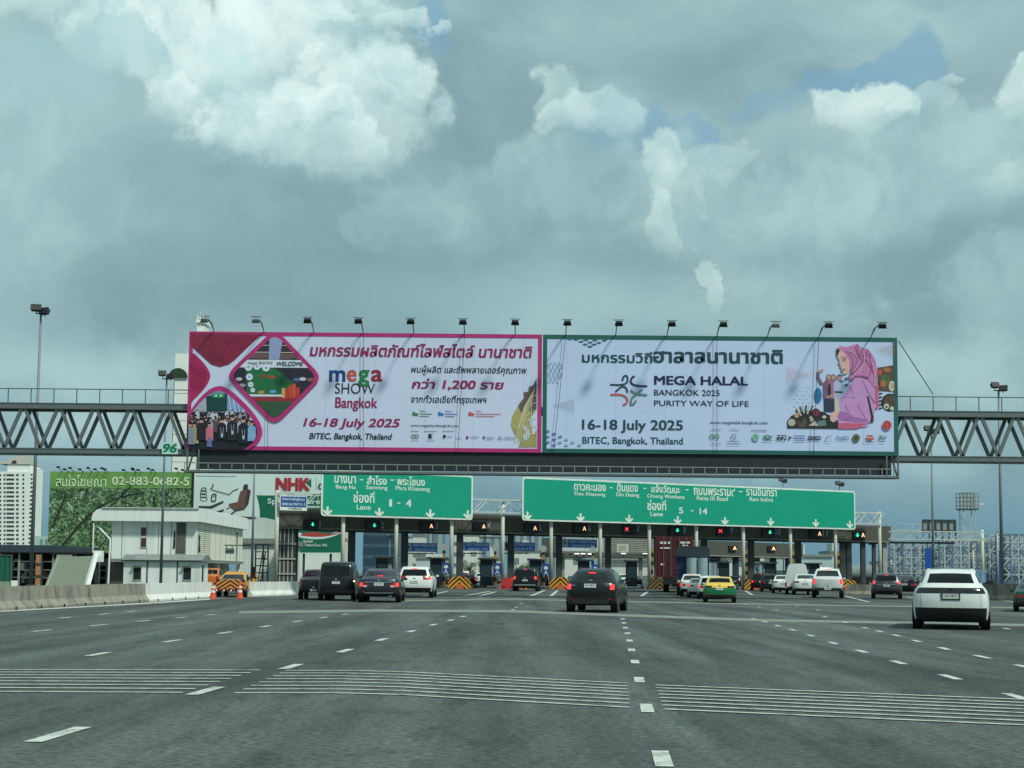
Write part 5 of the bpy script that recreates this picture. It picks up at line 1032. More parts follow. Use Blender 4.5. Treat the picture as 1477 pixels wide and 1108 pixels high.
# container truck and blue tarpaulin truck, lane 8
def local(px, yb_, hd, name, label, cat): g_ = G(px, yb_); return thing(name, label, cat, (g_.x, g_.y, 0), None, -R(hd))
t = local(978, 855, 6, 'container_truck', 'truck with a dark red shipping container ahead of the blue tarpaulin truck', 'truck')
CR = mat('container_red', (84, 28, 34), .6, 0, .2, 1); B = MB(); B.box((-1.9, .0, 1.3), (1.25, 12, 4.75), CR); B.build('container', t)
B = MB(); [B.box((-1.7 + k * .3, -.05, 1.5), (-1.62 + k * .3, 0, 4.6), mat('container_rib', (96, 28, 34), .6)) for k in range(10)]; B.build('door_rib', t)
B = MB(); [B.tube((x, -.1, 1.4), (x, -.1, 4.65), .035, STEEL, n=6) for x in (-1.2, -.6, .1, .7)]; B.build('lock_rod', t)
B = MB(); 
for x_, z_, w_, h_ in ((-1.5, 4.1, .5, .2), (-.85, 4.1, .2, .2), (-1.5, 3.7, .9, .12), (.2, 4.15, .8, .16), (.35, 3.95, .5, .1), (-1.45, 2.3, .3, .15)): B.box((x_, -.07, z_), (x_ + w_, -.055, z_ + h_), WHITE)
B.build('marking', t); B = MB(); B.box((-1.2, 0, .7), (1.2, 12, 1.3), BLACK); B.build('chassis', t)
for s_ in (-1, 1):
    for y in (1.2, 2.6, 10): B = MB(); B.tube((s_ * 1.2, y, .5), (s_ * .75, y, .5), .5, TYRE, n=16); B.build('wheel', t)
t = local(1000, 859, 7, 'tarpaulin_truck', 'dark blue tarpaulin covered truck carrying two pale grey drums', 'truck')
TP = mat('tarpaulin_blue', (28, 52, 96), .55, 0, .35, .9, bump=.6); TPG = mat('tarpaulin_slate', (44, 56, 66), .7, 0, .25, .9, bump=.6); DRM = mat('pale_drum', (150, 172, 176), .6, 0, .15, 1.5)
B = MB(); B.prism([(-1.25, .1, 1.2), (1.15, .1, 1.2), (1.15, .1, 3.35), (1.0, .1, 3.5), (-1.15, .1, 3.45), (-1.25, .1, 3.3)], (0, 6, 0), TP); B.build('load_cover', t)
B = MB(); B.prism([(-1.3, -.15, 2.85), (1.2, -.15, 2.8), (1.2, -.15, 3.45), (.9, -.15, 3.6), (-1.1, -.15, 3.56), (-1.3, -.15, 3.4)], (0, 6.5, 0), TPG); B.build('cover_flap', t)
for x in (-.12, .66): B = MB(); B.tube((x, -.2, 1.25), (x, -.2, 2.75), .38, DRM, n=20); B.build('drum', t, False)
B = MB(); 
for k in range(4): B.bar((-1.2, .07, 1.6 + k * .35), (-.5, .07, 1.45 + k * .35), .03, TPG)
B.build('fold', t)
B = MB(); B.box((-1.2, -.2, .85), (1.2, 6.3, 1.2), mat('deck_rust', (120, 66, 56), .8, 0, .4, 3)); B.build('deck', t); B = MB(); B.box((-1.1, 0, .5), (1.1, 7.5, .85), BLACK); B.build('chassis', t)
B = MB(); B.box((-1.1, 6.6, .8), (1.1, 8.2, 2.9), paint('cab_blue', (40, 70, 120), 0)); B.build('cab', t)
for s_ in (-1, 1):
    B = MB(); B.box((s_ * .95 - .15, -.24, .65), (s_ * .95 + .15, -.2, .8), LAMP); B.build('tail_lamp', t)
    for y in (1.4, 6.8): B = MB(); B.tube((s_ * 1.2, y, .48), (s_ * .8, y, .48), .48, TYRE, n=16); B.build('wheel', t)
# tanker trailer crossing behind the right end of the canopy
TK = mat('tank_grey', (140, 150, 148), .4, .3, .15, .6, streak=True)
a1, b1 = P(1150, 829, 215), P(1262, 829, 225)
t = thing('tanker_truck', 'long grey road tanker crossing behind the right end of the canopy', 'truck', (a1.x, a1.y, 0)); B = MB(); B.tube((a1.x, a1.y, 2.15), (b1.x, b1.y, 2.15), 1.15, TK, n=24); B.build('tank', t, True)
B = MB(); B.tube((b1.x, b1.y, 2.15), (b1.x + .5, b1.y, 2.15), 1.15, mat('tank_end', (60, 66, 66), .5), .8, 24); B.build('tank_end', t, True); B = MB(); B.box((a1.x, a1.y - .6, .6), (b1.x, b1.y + .6, 1.0), BLACK); B.build('chassis', t)
for k in (1, 2.4, 9, 10.4): B = MB(); B.tube((a1.x + k, a1.y - .7, .5), (a1.x + k, a1.y - .3, .5), .5, TYRE, n=14); B.build('wheel', t)
# ---- left side: cabins, boards, tower
WSH = mat('house_white', (238, 242, 236), .75, 0, .14, .7, streak=True); WSH2 = mat('panel_white', (234, 240, 236), .7, 0, .12, .8, streak=True); JNT = mat('panel_joint', (120, 128, 122), .8)
ROOFG = mat('roof_grey', (132, 138, 132), .7, 0, .2, 1.5)
hx0, hx1 = P(133, 780, 104).x, P(282, 780, 104).x; hw0 = P(160, 780, 104).x
Z = lambda py, D: P(200, py, D).z
t = thing('office_house', 'two storey white panel office with rounded roof band behind the small cabin', 'house', ((hx0 + hx1) / 2, 104, 0))
z0, z1, z2 = Z(806, 104), Z(752, 104), Z(733.5, 104)
B = MB(); B.box((hw0, 104.2, z0), (hx1, 104.4, z1 + .02), WSH); B.box((hw0, 122, z0), (hx1, 122.2, z1), WSH); B.box((hw0, 104.4, z0), (hw0 + .2, 122, z1), WSH); B.build('front_wall', t)
B = MB(); B.box((hx1 - .2, 104.4, z0 - .1), (hx1 + .001, 122.2, z1 + .02), mat('side_wall_cream', (232, 232, 214), .75, 0, .1, .8, streak=True)); B.build('side_wall', t)
B = MB(); B.prism([(hx0, 103.6, z1), (hx1 + .35, 103.6, z1), (hx1 + .35, 103.6, z2), (hx0 + .9, 103.6, z2), (hx0 + .4, 103.6, z2 - .12), (hx0 + .1, 103.6, z2 - .4)], (0, 19, 0), WSH); B.build('roof', t)
B = MB(); B.box((hx0 + .8, 103.5, z2), (hx1 + .3, 122.5, z2 + .05), WHITE); B.build('roof_coping', t)
for x in (176, 212, 228.5, 247, 268): B = MB(); q = P(x, 780, 104.2).x; B.box((q - .02, 104.185, z0), (q + .02, 104.2, z1), JNT); B.build('wall_joint', t)
B = MB(); 
for k in range(9): B.box((hx1 - .0, 105 + k * 2, z0 - .08), (hx1 + .012, 105.05 + k * 2, z1), JNT)
for k in range(14): B.box((hx1, 104.6, z0 + .2 + k * .16), (hx1 + .02, 109, z0 + .22 + k * .16), JNT)
B.build('wall_cladding', t)
def win(t, x0, y0, x1, y1, D, m, frame=WHITE, lbl=None):
    a_, b_ = P(x0, y1, D), P(x1, y0, D); B = MB(); B.box((a_.x - .05, D - .06, a_.z - .05), (b_.x + .05, D, b_.z + .05), frame); f = B.build('window', t)
    B = MB(); B.box((a_.x, D - .075, a_.z), (b_.x, D - .061, b_.z), m); B.build('pane', f); return f
MAR = mat('maroon_pane', (84, 58, 60), .4); DKI = mat('dark_interior', (36, 40, 40), .8)
win(t, 203.5, 761, 211.5, 773, 104.2, MAR); win(t, 203.5, 776, 211.5, 789, 104.2, MAR); win(t, 254.5, 755, 267.5, 797, 104.2, mat('opening_grey', (92, 94, 88), .8), JNT)
a_, b_ = P(251, 770, 104.2), P(253, 770, 104.2); B = MB(); B.prism([(a_.x, 104.17, Z(764, 104)), (b_.x, 104.17, Z(767, 104)), (b_.x, 104.17, Z(790, 104)), (a_.x - .05, 104.17, Z(792, 104))], (0, .02, 0), BLACK); B.build('torn_cladding', t)
B = MB(); B.prism([(hx1 + .02, 104.9, z0 + .5), (hx1 + .02, 105.6, z0 + .6), (hx1 + .02, 105.3, z0 + 1.3), (hx1 + .02, 105.5, z0 + 1.7), (hx1 + .02, 104.9, z0 + 1.9), (hx1 + .02, 105, z0 + 1.2)], (.012, 0, 0), BLACK); B.build('torn_cladding', t)
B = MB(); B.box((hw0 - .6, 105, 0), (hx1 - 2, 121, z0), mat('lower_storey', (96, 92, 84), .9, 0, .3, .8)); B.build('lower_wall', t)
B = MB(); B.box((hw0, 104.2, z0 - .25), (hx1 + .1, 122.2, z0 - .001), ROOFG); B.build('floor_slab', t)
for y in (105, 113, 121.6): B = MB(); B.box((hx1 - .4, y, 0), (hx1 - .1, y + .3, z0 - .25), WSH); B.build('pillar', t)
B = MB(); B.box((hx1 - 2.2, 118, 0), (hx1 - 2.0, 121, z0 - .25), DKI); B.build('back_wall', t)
B = MB(); c_ = P(323, 833, 120); B.prism([(c_.x - .9, 117.8, .2), (c_.x + .9, 117.8, .2)] + [(c_.x + .9 * math.cos(q), 117.8, 1.6 + .9 * math.sin(q)) for q in [math.pi * i / 10 for i in range(11)]], (0, .15, 0), WSH2); B.build('arch_panel', t)
B = MB(); q0, q1, q2 = P(139, 757, 103.9), P(159, 778, 103.9), P(156, 842, 103.9); B.tube(q0, q1, .07, WSH2, n=8); B.tube(q1, q2, .07, WSH2, n=8); B.build('drain_pipe', t)
# small cabin
t = thing('site_cabin', 'low white cabin with curved grey roof and two dark windows in front of the office', 'cabin', (P(240, 830, 99).x, 99, 0)); x0, x1 = P(178, 830, 99).x, P(287, 830, 99).x
zt = P(240, 808, 99).z
B = MB(); B.box((x0, 99, 0), (x1, 101.9, zt), WSH2); B.build('wall', t)
B = MB(); pr = [(x0 - .15, 98.8 + 3.2 * i / 8, zt + .42 * math.sin(math.pi * i / 8)) for i in range(9)]; B.prism(pr + [(x0 - .15, 102, zt - .05), (x0 - .15, 98.8, zt - .05)], (x1 - x0 + .4, 0, 0), ROOFG); B.build('roof', t)
B = MB(); B.box((x0 - .15, 98.76, zt - .1), (x1 + .25, 98.8, zt + .0), STEELD); B.build('gutter', t)
for x in (212.5, 256): q = P(x, 820, 99).x; B = MB(); B.box((q - .04, 98.96, 0), (q + .04, 99, zt - .1), STEELD); B.build('corner_post', t)
win(t, 192.5, 819, 204, 836, 98.99, DKI); win(t, 264.5, 819, 276, 836, 98.99, DKI)
for x in (198, 270): q = P(x, 816.5, 98.9); B = MB(); B.box((q.x - .34, 98.7, q.z - .03), (q.x + .34, 98.98, q.z + .03), JNT); B.build('window_hood', t)
B = MB(); B.box((x1 + .0, 99.9, .7), (x1 + .01, 100.4, 1.9), DKI); B.build('side_window', t)
# leaning corrugated panel
LP_ = mat('corrugated_green_grey', (150, 160, 142), .6, .1, .15, 1.2, streak=True)
a0, a1_, b0_, b1_ = P(84, 804, 81), P(137, 803, 81), P(123, 851, 73), P(65, 852, 73)
t = thing('leaning_panel', 'large corrugated grey green panel leaning with a white right edge', 'panel', tuple((b1_ + b0_) / 2)); B = MB(); nn = 22
for i in range(nn):
    p0 = a0.lerp(a1_, i / nn); p1 = a0.lerp(a1_, (i + .5) / nn); p2 = a0.lerp(a1_, (i + 1) / nn); r0 = b1_.lerp(b0_, i / nn); r1 = b1_.lerp(b0_, (i + .5) / nn); r2 = b1_.lerp(b0_, (i + 1) / nn); u = Vector((0, -.07, .04))
    B.poly([r0, r1 + u, p1 + u, p0], LP_); B.poly([r1 + u, r2, p2, p1 + u], LP_)
B.build('corrugated_sheet', t); B = MB(); [B.bar(a0.lerp(a1_, i / nn) + Vector((0, -.03, .02)), b1_.lerp(b0_, i / nn) + Vector((0, -.03, .02)), .045, mat('groove_shade', (104, 112, 98), .8)) for i in range(nn + 1)]; B.build('groove_shade_bar', t); B = MB(); B.bar(a1_ + Vector((.05, -.05, .1)), b0_ + Vector((.05, -.05, 0)), .22, WHITE); B.build('edge_beam', t); B = MB(); B.bar(a0, b1_, .16, LP_); B.build('edge_beam', t)  # darker bars put groove shade into the colour so the corrugation reads
B = MB(); B.box(tuple(a1_ + Vector((-.1, 0, -.3))), tuple(a1_ + Vector((.4, .4, .35))), WSH2); B.build('bracket', t); B = MB(); B.box(tuple(a0 + Vector((-.1, 0, -.5))), tuple(a0 + Vector((.7, .4, .15))), LP_); B.build('bracket', t)
for p_ in (a0, a1_): B = MB(); B.bar(p_ + Vector((0, .2, -.1)), (p_.x, p_.y + .4, 0), .15, STEELD); B.build('support', t)
# market hall
t = thing('market_hall', 'long low dark roofed open hall behind the leaning panel', 'hall', (P(80, 800, 112).x, 112, 0)); xx0, xx1 = P(-160, 800, 112).x, P(172, 800, 112).x
B = MB(); B.box((xx0, 111.5, P(50, 797, 112).z), (P(76, 790, 112).x, 125, P(50, 786.5, 112).z), mat('slate_roof', (52, 66, 76), .8, 0, .15, .5)); B.build('roof', t)
B = MB(); B.box((P(76, 790, 112).x, 111.6, P(100, 799.5, 112).z), (xx1, 125, P(100, 797, 112).z), BLACK); B.build('canopy_edge', t)
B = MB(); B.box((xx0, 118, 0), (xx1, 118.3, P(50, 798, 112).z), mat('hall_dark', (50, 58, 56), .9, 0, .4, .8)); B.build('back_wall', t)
for k, px in enumerate((-40, -10, 2, 19, 29, 62, 78, 92, 110, 128, 145, 158)): B = MB(); q = P(px, 800, 112).x; B.box((q - .07, 111.8, 0), (q + .07, 111.95, P(50, 798, 112).z), STEELD if k % 2 else COLL); B.build('post', t)
for z in (810, 822, 833): B = MB(); B.bar((xx0, 111.9, P(50, z, 112).z), (xx1, 111.9, P(50, z, 112).z), .08, STEEL); B.build('rail', t)
rr = random.Random(5)
for k in range(14):
    q = P(rr.uniform(10, 165), rr.uniform(806, 842), 113); w2 = rr.uniform(.25, .8); B = MB(); B.box((q.x, 113, q.z), (q.x + w2, 114, q.z + rr.uniform(.3, .9)), rr.choice([STEELD, COLL, mat('crate_brown', (122, 88, 66), .8), mat('crate_red', (130, 66, 58), .8), WSH2]))
    tag(B.build('crate', None, origin=Vector((q.x, 113, q.z))), 'small box stored in the dark hall behind the leaning panel', 'box', 'boxes in the dark hall')
t = thing('brick_pier', 'pinkish tan pier right of the tall left light pole', 'pier', (P(53, 800, 100).x, 100, 0)); a_, b_ = P(50, 852, 100), P(57, 800, 100); B = MB(); B.box((a_.x, 100, 0), (b_.x, 100.4, b_.z), mat('tan_brick', (178, 132, 96), .85, 0, .4, 2)); B.build('pier_wall', t); B = MB(); [B.box((a_.x - .03, 99.97, z), (b_.x + .03, 100.43, z + .18), mat('tan_dark', (70, 66, 60), .9)) for z in (.9, 1.75)]; B.build('band', t)
t = thing('shade_net', 'green shade net hung at the far left of the dark hall', 'net', (P(6, 820, 105).x, 105, 0)); a_, b_ = P(-30, 839, 105), P(17, 801, 105); B = MB()
for i in range(12): x0_ = a_.x + (b_.x - a_.x) * i / 12; x1_ = a_.x + (b_.x - a_.x) * (i + 1) / 12; B.prism([(x0_, 105 + .06 * (i % 2), a_.z), (x1_, 105 + .06 * ((i + 1) % 2), a_.z), (x1_, 105 + .06 * ((i + 1) % 2), b_.z), (x0_, 105 + .06 * (i % 2), b_.z)], (0, .02, 0), mat('net_green', (20, 96, 74), .9, 0, .2, 2))
B.build('net_cloth', t); B = MB(); B.bar((a_.x, 105, b_.z), (b_.x, 105, b_.z), .06, STEEL); B.bar((b_.x, 105, 0), (b_.x, 105, b_.z), .07, STEEL); B.build('frame', t)
t = thing('sheet_fence', 'low pale corrugated fence behind the barrier at the far left', 'fence', (P(5, 845, 68).x, 68, 0)); a_, b_ = P(-120, 852, 68), P(20, 839, 68); B = MB(); n_ = int((b_.x - a_.x) / .16)
for i in range(n_): x0_ = a_.x + .16 * i; B.prism([(x0_, 68, 0), (x0_ + .08, 67.96, 0), (x0_ + .16, 68, 0), (x0_ + .16, 68.03, 0), (x0_ + .08, 67.99, 0), (x0_, 68.03, 0)], (0, 0, b_.z), LP_)
B.build('corrugated_sheet', t); B = MB(); B.box((b_.x - .1, 67.9, 0), (b_.x + .15, 68.1, b_.z + .05), WSH2); B.build('end_post', t)
# ------------------------------------------------------------------ hoardings behind on the left
def leaf_print():
    m = bpy.data.materials.new('foliage_print'); m.use_nodes = True; nt = m.node_tree; b = nt.nodes['Principled BSDF']; Lk = nt.links; b.inputs['Roughness'].default_value = .6
    tc = nt.nodes.new('ShaderNodeTexCoord'); v = nt.nodes.new('ShaderNodeTexVoronoi'); v.inputs['Scale'].default_value = 6.5; no = nt.nodes.new('ShaderNodeTexNoise'); no.inputs['Scale'].default_value = .9; no.inputs['Detail'].default_value = 8; no.inputs['Roughness'].default_value = .7
    Lk.new(tc.outputs['Object'], v.inputs['Vector']); Lk.new(tc.outputs['Object'], no.inputs['Vector'])
    mx = nt.nodes.new('ShaderNodeMix'); mx.data_type = 'RGBA'; mx.inputs[0].default_value = .66; Lk.new(v.outputs['Color'], mx.inputs[6]); Lk.new(no.outputs[0], mx.inputs[7])
    bw = nt.nodes.new('ShaderNodeRGBToBW'); Lk.new(mx.outputs[2], bw.inputs[0]); cr = nt.nodes.new('ShaderNodeValToRGB'); Lk.new(bw.outputs[0], cr.inputs[0])
    e = cr.color_ramp; e.elements[0].position = .34; e.elements[0].color = (*s2l((26, 44, 32)), 1); e.elements[1].position = .68; e.elements[1].color = (*s2l((172, 196, 196)), 1)
    for p_, c in ((.44, (52, 84, 54)), (.53, (86, 122, 74)), (.6, (126, 152, 104))): q = e.elements.new(p_); q.color = (*s2l(c), 1)
    Lk.new(cr.outputs[0], b.inputs['Base Color']); return m
def hoarding(x0, y0, x1, y1, D, face, name, label):
    pl = Plane((0, D), (1, D)); r = pl.rect(x0, y0, x1, y1); t = thing(name, label, 'billboard', tuple(pl.w((r[0] + r[2]) / 2, 0)))
    B = MB(); pl.box(B, r, -.1, 0, face); B.build('vinyl_sheet', t)
    B = MB(); x = r[0] + .4
    while x < r[2]: B.bar((x, D + .4, 0), (x, D + .4, r[3] - .1), .25, STEELD); x += 3.1
    for z in (r[1] + .3, (r[1] + r[3]) / 2, r[3] - .3): B.bar((r[0], D + .25, z), (r[2], D + .25, z), .14, STEELD)
    B.build('support_frame', t); return t, pl, r
t, pl, r = hoarding(72.5, 680, 277.5, 797, 150, leaf_print(), 'billboard', 'green tree photo billboard with a phone number behind the white office')
a = Art(pl, .01); LGN = mat('lime_print', (112, 158, 82), .6, 0, .15, .5); BRK = mat('print_branch', (40, 46, 36), .7)
a.poly([(72.5, 680), (277.5, 681), (277.5, 704), (72.5, 704.5)], LGN)
for pts, wd in ((curve((84, 797), (120, 745), (150, 728), 8), 4), (curve((118, 748), (135, 760), (190, 700), 8), 2), (curve((76, 760), (88, 730), (96, 712), 6), 3), (curve((150, 728), (170, 716), (200, 712), 6), 2), (curve((130, 797), (132, 770), (131, 755), 4), 1.6), (curve((138, 797), (160, 770), (172, 752), 5), 2), (curve((215, 797), (228, 750), (222, 716), 6), 3), (curve((225, 750), (245, 730), (262, 722), 5), 2)): a.line(pts, wd, BRK)
a.mb.build('printed_pattern', t); a = Art(pl, .06); PGW = mat('print_pale_green', (214, 232, 190), .6)
a.text('สนใจโฆษณา', (81, 685, 154, 701.5), PGW, bold=.02); a.text('02-883-0682-5', (162, 687.5, 273.5, 699.5), PGW, bold=.03); a.mb.build('lettering', t)
B = MB(); B.bar((r[2] + .1, 150, r[1]), (r[2] + .1, 150, r[3]), .2, BLACK); B.build('edge_trim', t)
for i, (x, y) in enumerate(((84, 674), (93, 677), (101, 675), (115, 677), (127, 675), (137, 677), (147, 675.5), (151, 677), (178, 678), (191, 676), (192, 677.5), (199, 678), (214, 676), (220, 678), (254, 676), (263, 678))):
    q = P(x, y, 148.6); tt = thing('billboard_lamp', 'small black lamp above the green tree billboard', 'lamp', (q.x, 149, r[3]), 'lamps over the tree billboard'); B = MB(); B.box(q - Vector((.16, .1, .1)), q + Vector((.16, .1, .1)), BLACK); B.build('lamp_head', tt); B = MB(); B.bar(q, (q.x, 150, r[3]), .05, BLACK); B.build('arm', tt)
NW = mat('print_pale_mint', (214, 230, 226), .6, 0, .06, .4); NG = mat('print_deep_green', (0, 104, 78), .6, 0, .1, .4)
t, pl, r = hoarding(280.5, 682, 492, 797, 160, NW, 'billboard', 'white and green billboard with red NHK letters and a brown car seat')
a = Art(pl, .01)
a.poly([(370, 714.5), (492, 716), (492, 797), (366, 797)] + curve((362, 797), (383, 752), (370, 714.5), 10), NG)
a.poly(curve((366, 775), (400, 756), (440, 771), 8) + curve((440, 771), (470, 776), (492, 764), 6) + [(492, 768)] + curve((492, 769), (468, 782), (436, 776), 6) + curve((436, 776), (400, 764), (366, 786), 8), NW)
a.poly(curve((434, 771), (446, 765), (470, 770), 6) + curve((470, 770), (480, 771), (492, 766), 4) + [(492, 768)] + curve((492, 768), (470, 778), (434, 773), 6), mat('print_brick_red', (178, 70, 66), .6)); a.poly([(372, 765), (388, 767), (390, 776), (368, 768)], mat('print_brick_red', (178, 70, 66), .6))
a.line([(283, 686.8), (340, 687.3)], .9, GRY); RD = mat('print_red', (176, 40, 56), .6); DK = mat('print_charcoal', (46, 50, 52), .6)
a.poly([(441, 697), (449, 690), (449, 704)], NG); a.line([(456, 689), (456, 707)], .7, GRY); a.line([(398, 710.5), (448, 711.2)], 1.1, mat('print_faint', (196, 170, 166), .6))
for x, y, rx, ry in ((294, 720, 5, 3), (293.5, 715, 4.6, 3), (293.6, 710.5, 4.4, 3), (294, 706, 3.6, 2.6)): a.line(ell(x, y, rx, ry), 1.0, DK, True)
a.line(rrect([(306, 713), (312, 713), (311, 723), (305, 723)], 1.4, 3), 1.4, DK, True); a.line([(306, 716), (311, 716)], .8, DK)
a.line([(307, 698), (308, 701), (304, 705), (309, 707.5), (331, 713.5), (336, 708), (342, 706), (344, 704)], 1.1, DK)
a.poly([(286, 730), (304, 730), (322, 722.5), (323, 724.5), (306, 733), (287, 732)], DK); a.poly([(307, 739.5), (323, 734.5), (323, 737), (314, 740)], DK); a.poly([(345, 745), (371, 746), (371, 748.5), (358, 748)], DK)
ST = mat('print_seat_brown', (112, 82, 78), .6, 0, .2, 2); ST2 = mat('print_seat_dark', (66, 50, 50), .6)
a.poly(rrect([(352, 699), (358, 698.5), (357.5, 707), (350.5, 707)], 1.5, 3), ST2); a.poly(rrect([(347, 708), (361, 705.5), (361, 712), (357, 729), (342.5, 726.5)], 2.5, 4), ST); a.poly(rrect([(329, 727), (344, 724), (357, 727), (352, 735), (338, 736)], 2.5, 4), ST)
a.poly(rrect([(357, 706), (362, 708), (358.5, 727), (354, 733), (353, 729)], 1, 3), ST2); a.line([(327, 734), (333, 731.5)], 1, DK); a.line([(333, 742), (341, 736), (353, 734)], 1.6, DK)
a.mb.build('printed_picture', t); a = Art(pl, .08)
a.text('NHK', (398, 689, 447.5, 707.5), RD, bold=.07); a.text('Spring Future', (386, 719, 462, 729), NW, bold=.02); a.text('c', (459, 697, 467, 706), DK)
a.text('Recliner', (438, 778.5, 452, 783), NW, bold=.02); a.text('Made in Thailand Since 1962', (425, 784, 472, 788), NW, bold=.02); a.mb.build('lettering', t)
for i, (x, y) in enumerate(((285, 681),)): pass
t, pl, r = hoarding(494, 768, 511.5, 811, 170, mat('hoard_white', (214, 218, 212), .6), 'billboard', 'narrow white billboard slice with dark red Thai letters behind lane 2'); a = Art(pl, .02); a.text('านุน', (496, 776, 509, 784), RD, bold=.03); a.mb.build('lettering', t)
# white residential tower
TW = mat('tower_white', (236, 238, 230), .8, 0, .06, .05); TWD = mat('tower_dark_grey', (60, 64, 66), .8); D = 700  # dark grey is the colour of the tower windows and balconies
t = thing('apartment_tower', 'white high rise apartment tower with grey pyramid roof at the far left', 'tower', (P(18, 700, D).x, D, 0)); pl = Plane((0, D), (1, D))
r = pl.rect(-22, 680, 42, 790); B = MB(); B.box((r[0], D, 0), (r[2], D + 20, r[3]), TW); B.build('wall', t)
B = MB(); q = pl.rect(36, 674, 46, 790); B.box((q[0], D + 3, 0), (q[2], D + 17, q[3]), TW); B.build('side_wing', t)
q = pl.rect(10, 668, 42, 680); B = MB(); B.box((q[0], D + 1, q[1]), (q[2], D + 17, q[3]), TW); B.build('parapet', t)
a_ = pl.p(-4, 669); b_ = pl.p(43, 669); c_ = pl.p(25, 651); B = MB(); ap = Vector((c_.x, D + 9, c_.z)); bs = [Vector((a_.x, D + .5, a_.z)), Vector((b_.x, D + .5, a_.z)), Vector((b_.x, D + 18, a_.z)), Vector((a_.x, D + 18, a_.z))]
for i in range(4): B.poly([bs[i], bs[(i + 1) % 4], ap], mat('tower_roof', (150, 150, 140), .8))
B.build('roof', t); B = MB(); q = pl.p(20, 668); B.prism([(q.x + 1.3 * math.cos(k), D + .3, q.z + 1.5 * math.sin(k)) for k in [math.pi * i / 8 for i in range(9)]], (0, .2, 0), TWD); B.build('arched_window', t)
for k in range(17):
    y = 684 + k * 6.15
    for x0, x1 in ((-8, 2), (5.5, 8), (9.5, 20.5), (23.5, 27), (32.5, 35)):
        q = pl.rect(x0, y, x1, y + 2.6); B = MB(); B.box((q[0], D - .15, q[1]), (q[2], D - .01, q[3]), TWD); B.build('window', t)
    q = pl.rect(38.5, y - 1.5, 44, y + 1.4); B = MB(); B.box((q[0], D + 2.8, q[1]), (q[2], D + 2.99, q[3]), TWD); B.build('balcony', t)
t = thing('low_building', 'pale green low building beside the foot of the apartment tower', 'building', (P(62, 780, 500).x, 500, 0)); pl = Plane((0, 500), (1, 500)); q = pl.rect(50, 773.5, 100, 800); B = MB(); B.box((q[0], 500, 0), (q[2], 515, q[3]), mat('pale_green_wall', (176, 200, 186), .8)); B.build('wall', t)
for x in (58, 65): w_ = pl.rect(x, 778, x + 4, 785); B = MB(); B.box((w_[0], 499.9, w_[1]), (w_[2], 499.99, w_[3]), mat('teal_pane', (110, 150, 140), .4)); B.build('window', t)
# tall plain white tower behind the pink billboard
t = thing('office_tower', 'tall blank white tower rising behind the pink billboard left edge', 'tower', (P(262, 700, 300).x, 300, 0)); pl = Plane((0, 300), (1, 300)); q = pl.rect(253, 510, 284, 800); B = MB(); B.box((q[0], 300, 0), (q[2], 320, q[3]), TW); B.build('wall', t)
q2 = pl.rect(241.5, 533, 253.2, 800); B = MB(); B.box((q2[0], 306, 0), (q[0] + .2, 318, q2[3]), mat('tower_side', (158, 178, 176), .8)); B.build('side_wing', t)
B = MB(); [B.box((q[0] - .02, 299.97, z), (q[2] + .02, 300, z + .08), JNT) for z in range(4, 46, 3)]; B.build('floor_joint', t)
c_ = pl.p(257, 545); B = MB(); B.prism([(c_.x + 2.1 * math.cos(k), 299.6, c_.z + 2.1 * math.sin(k)) for k in [math.pi * i / 12 for i in range(13)]], (0, .3, 0), mat('logo_dark_green', (38, 66, 44), .7)); B.build('logo', t)
t = thing('antenna_mast', 'small white rooftop antenna mast above the crimson billboard corner', 'mast', (P(289, 480, 320).x, 320, 0)); m_ = lambda x, y: P(x, y, 320)
q = m_(289, 462); B = MB(); B.box((m_(284, 480).x, 320, 0), (m_(294, 480).x, 326, m_(289, 470).z), TW); B.build('shaft', t); B = MB(); B.box((m_(283, 480).x, 319.6, q.z - .6), (m_(295.5, 480).x, 326, q.z + .1), WSH2); B.box((m_(285, 480).x, 320, m_(289, 459).z), (m_(294, 480).x, 322, m_(289, 456.5).z), WSH2); B.build('platform', t)
B = MB(); B.tube(m_(289, 470), m_(289, 449), .16, WHITE, .05, 6); [B.bar(m_(x, 468), m_(x, 453), .14, WHITE) for x in (285, 293)]; B.build('antenna', t)
# ------------------------------------------------------------------ seen through the lanes
def gridmat(name, wall, win_, sx, sz, duty=.5, dutyz=.5, rough=.6):
    m = mat(name, wall, rough, 0, .06, .05); nt = m.node_tree; b = nt.nodes['Principled BSDF']; old = b.inputs['Base Color'].links[0].from_socket
    tc = nt.nodes.new('ShaderNodeTexCoord'); sp_ = nt.nodes.new('ShaderNodeSeparateXYZ'); nt.links.new(tc.outputs['Object'], sp_.inputs[0])
    def cell(sock, s_, d):
        a_ = nt.nodes.new('ShaderNodeMath'); a_.operation = 'DIVIDE'; nt.links.new(sock, a_.inputs[0]); a_.inputs[1].default_value = s_
        f = nt.nodes.new('ShaderNodeMath'); f.operation = 'FRACT'; nt.links.new(a_.outputs[0], f.inputs[0]); g_ = nt.nodes.new('ShaderNodeMath'); g_.operation = 'LESS_THAN'; nt.links.new(f.outputs[0], g_.inputs[0]); g_.inputs[1].default_value = d; return g_.outputs[0]
    mu = nt.nodes.new('ShaderNodeMath'); mu.operation = 'MULTIPLY'; nt.links.new(cell(sp_.outputs[0], sx, duty), mu.inputs[0]); nt.links.new(cell(sp_.outputs[2], sz, dutyz), mu.inputs[1])
    mx = nt.nodes.new('ShaderNodeMix'); mx.data_type = 'RGBA'; nt.links.new(mu.outputs[0], mx.inputs[0]); nt.links.new(old, mx.inputs[6]); mx.inputs[7].default_value = (*s2l(win_), 1); nt.links.new(mx.outputs[2], b.inputs['Base Color']); return m
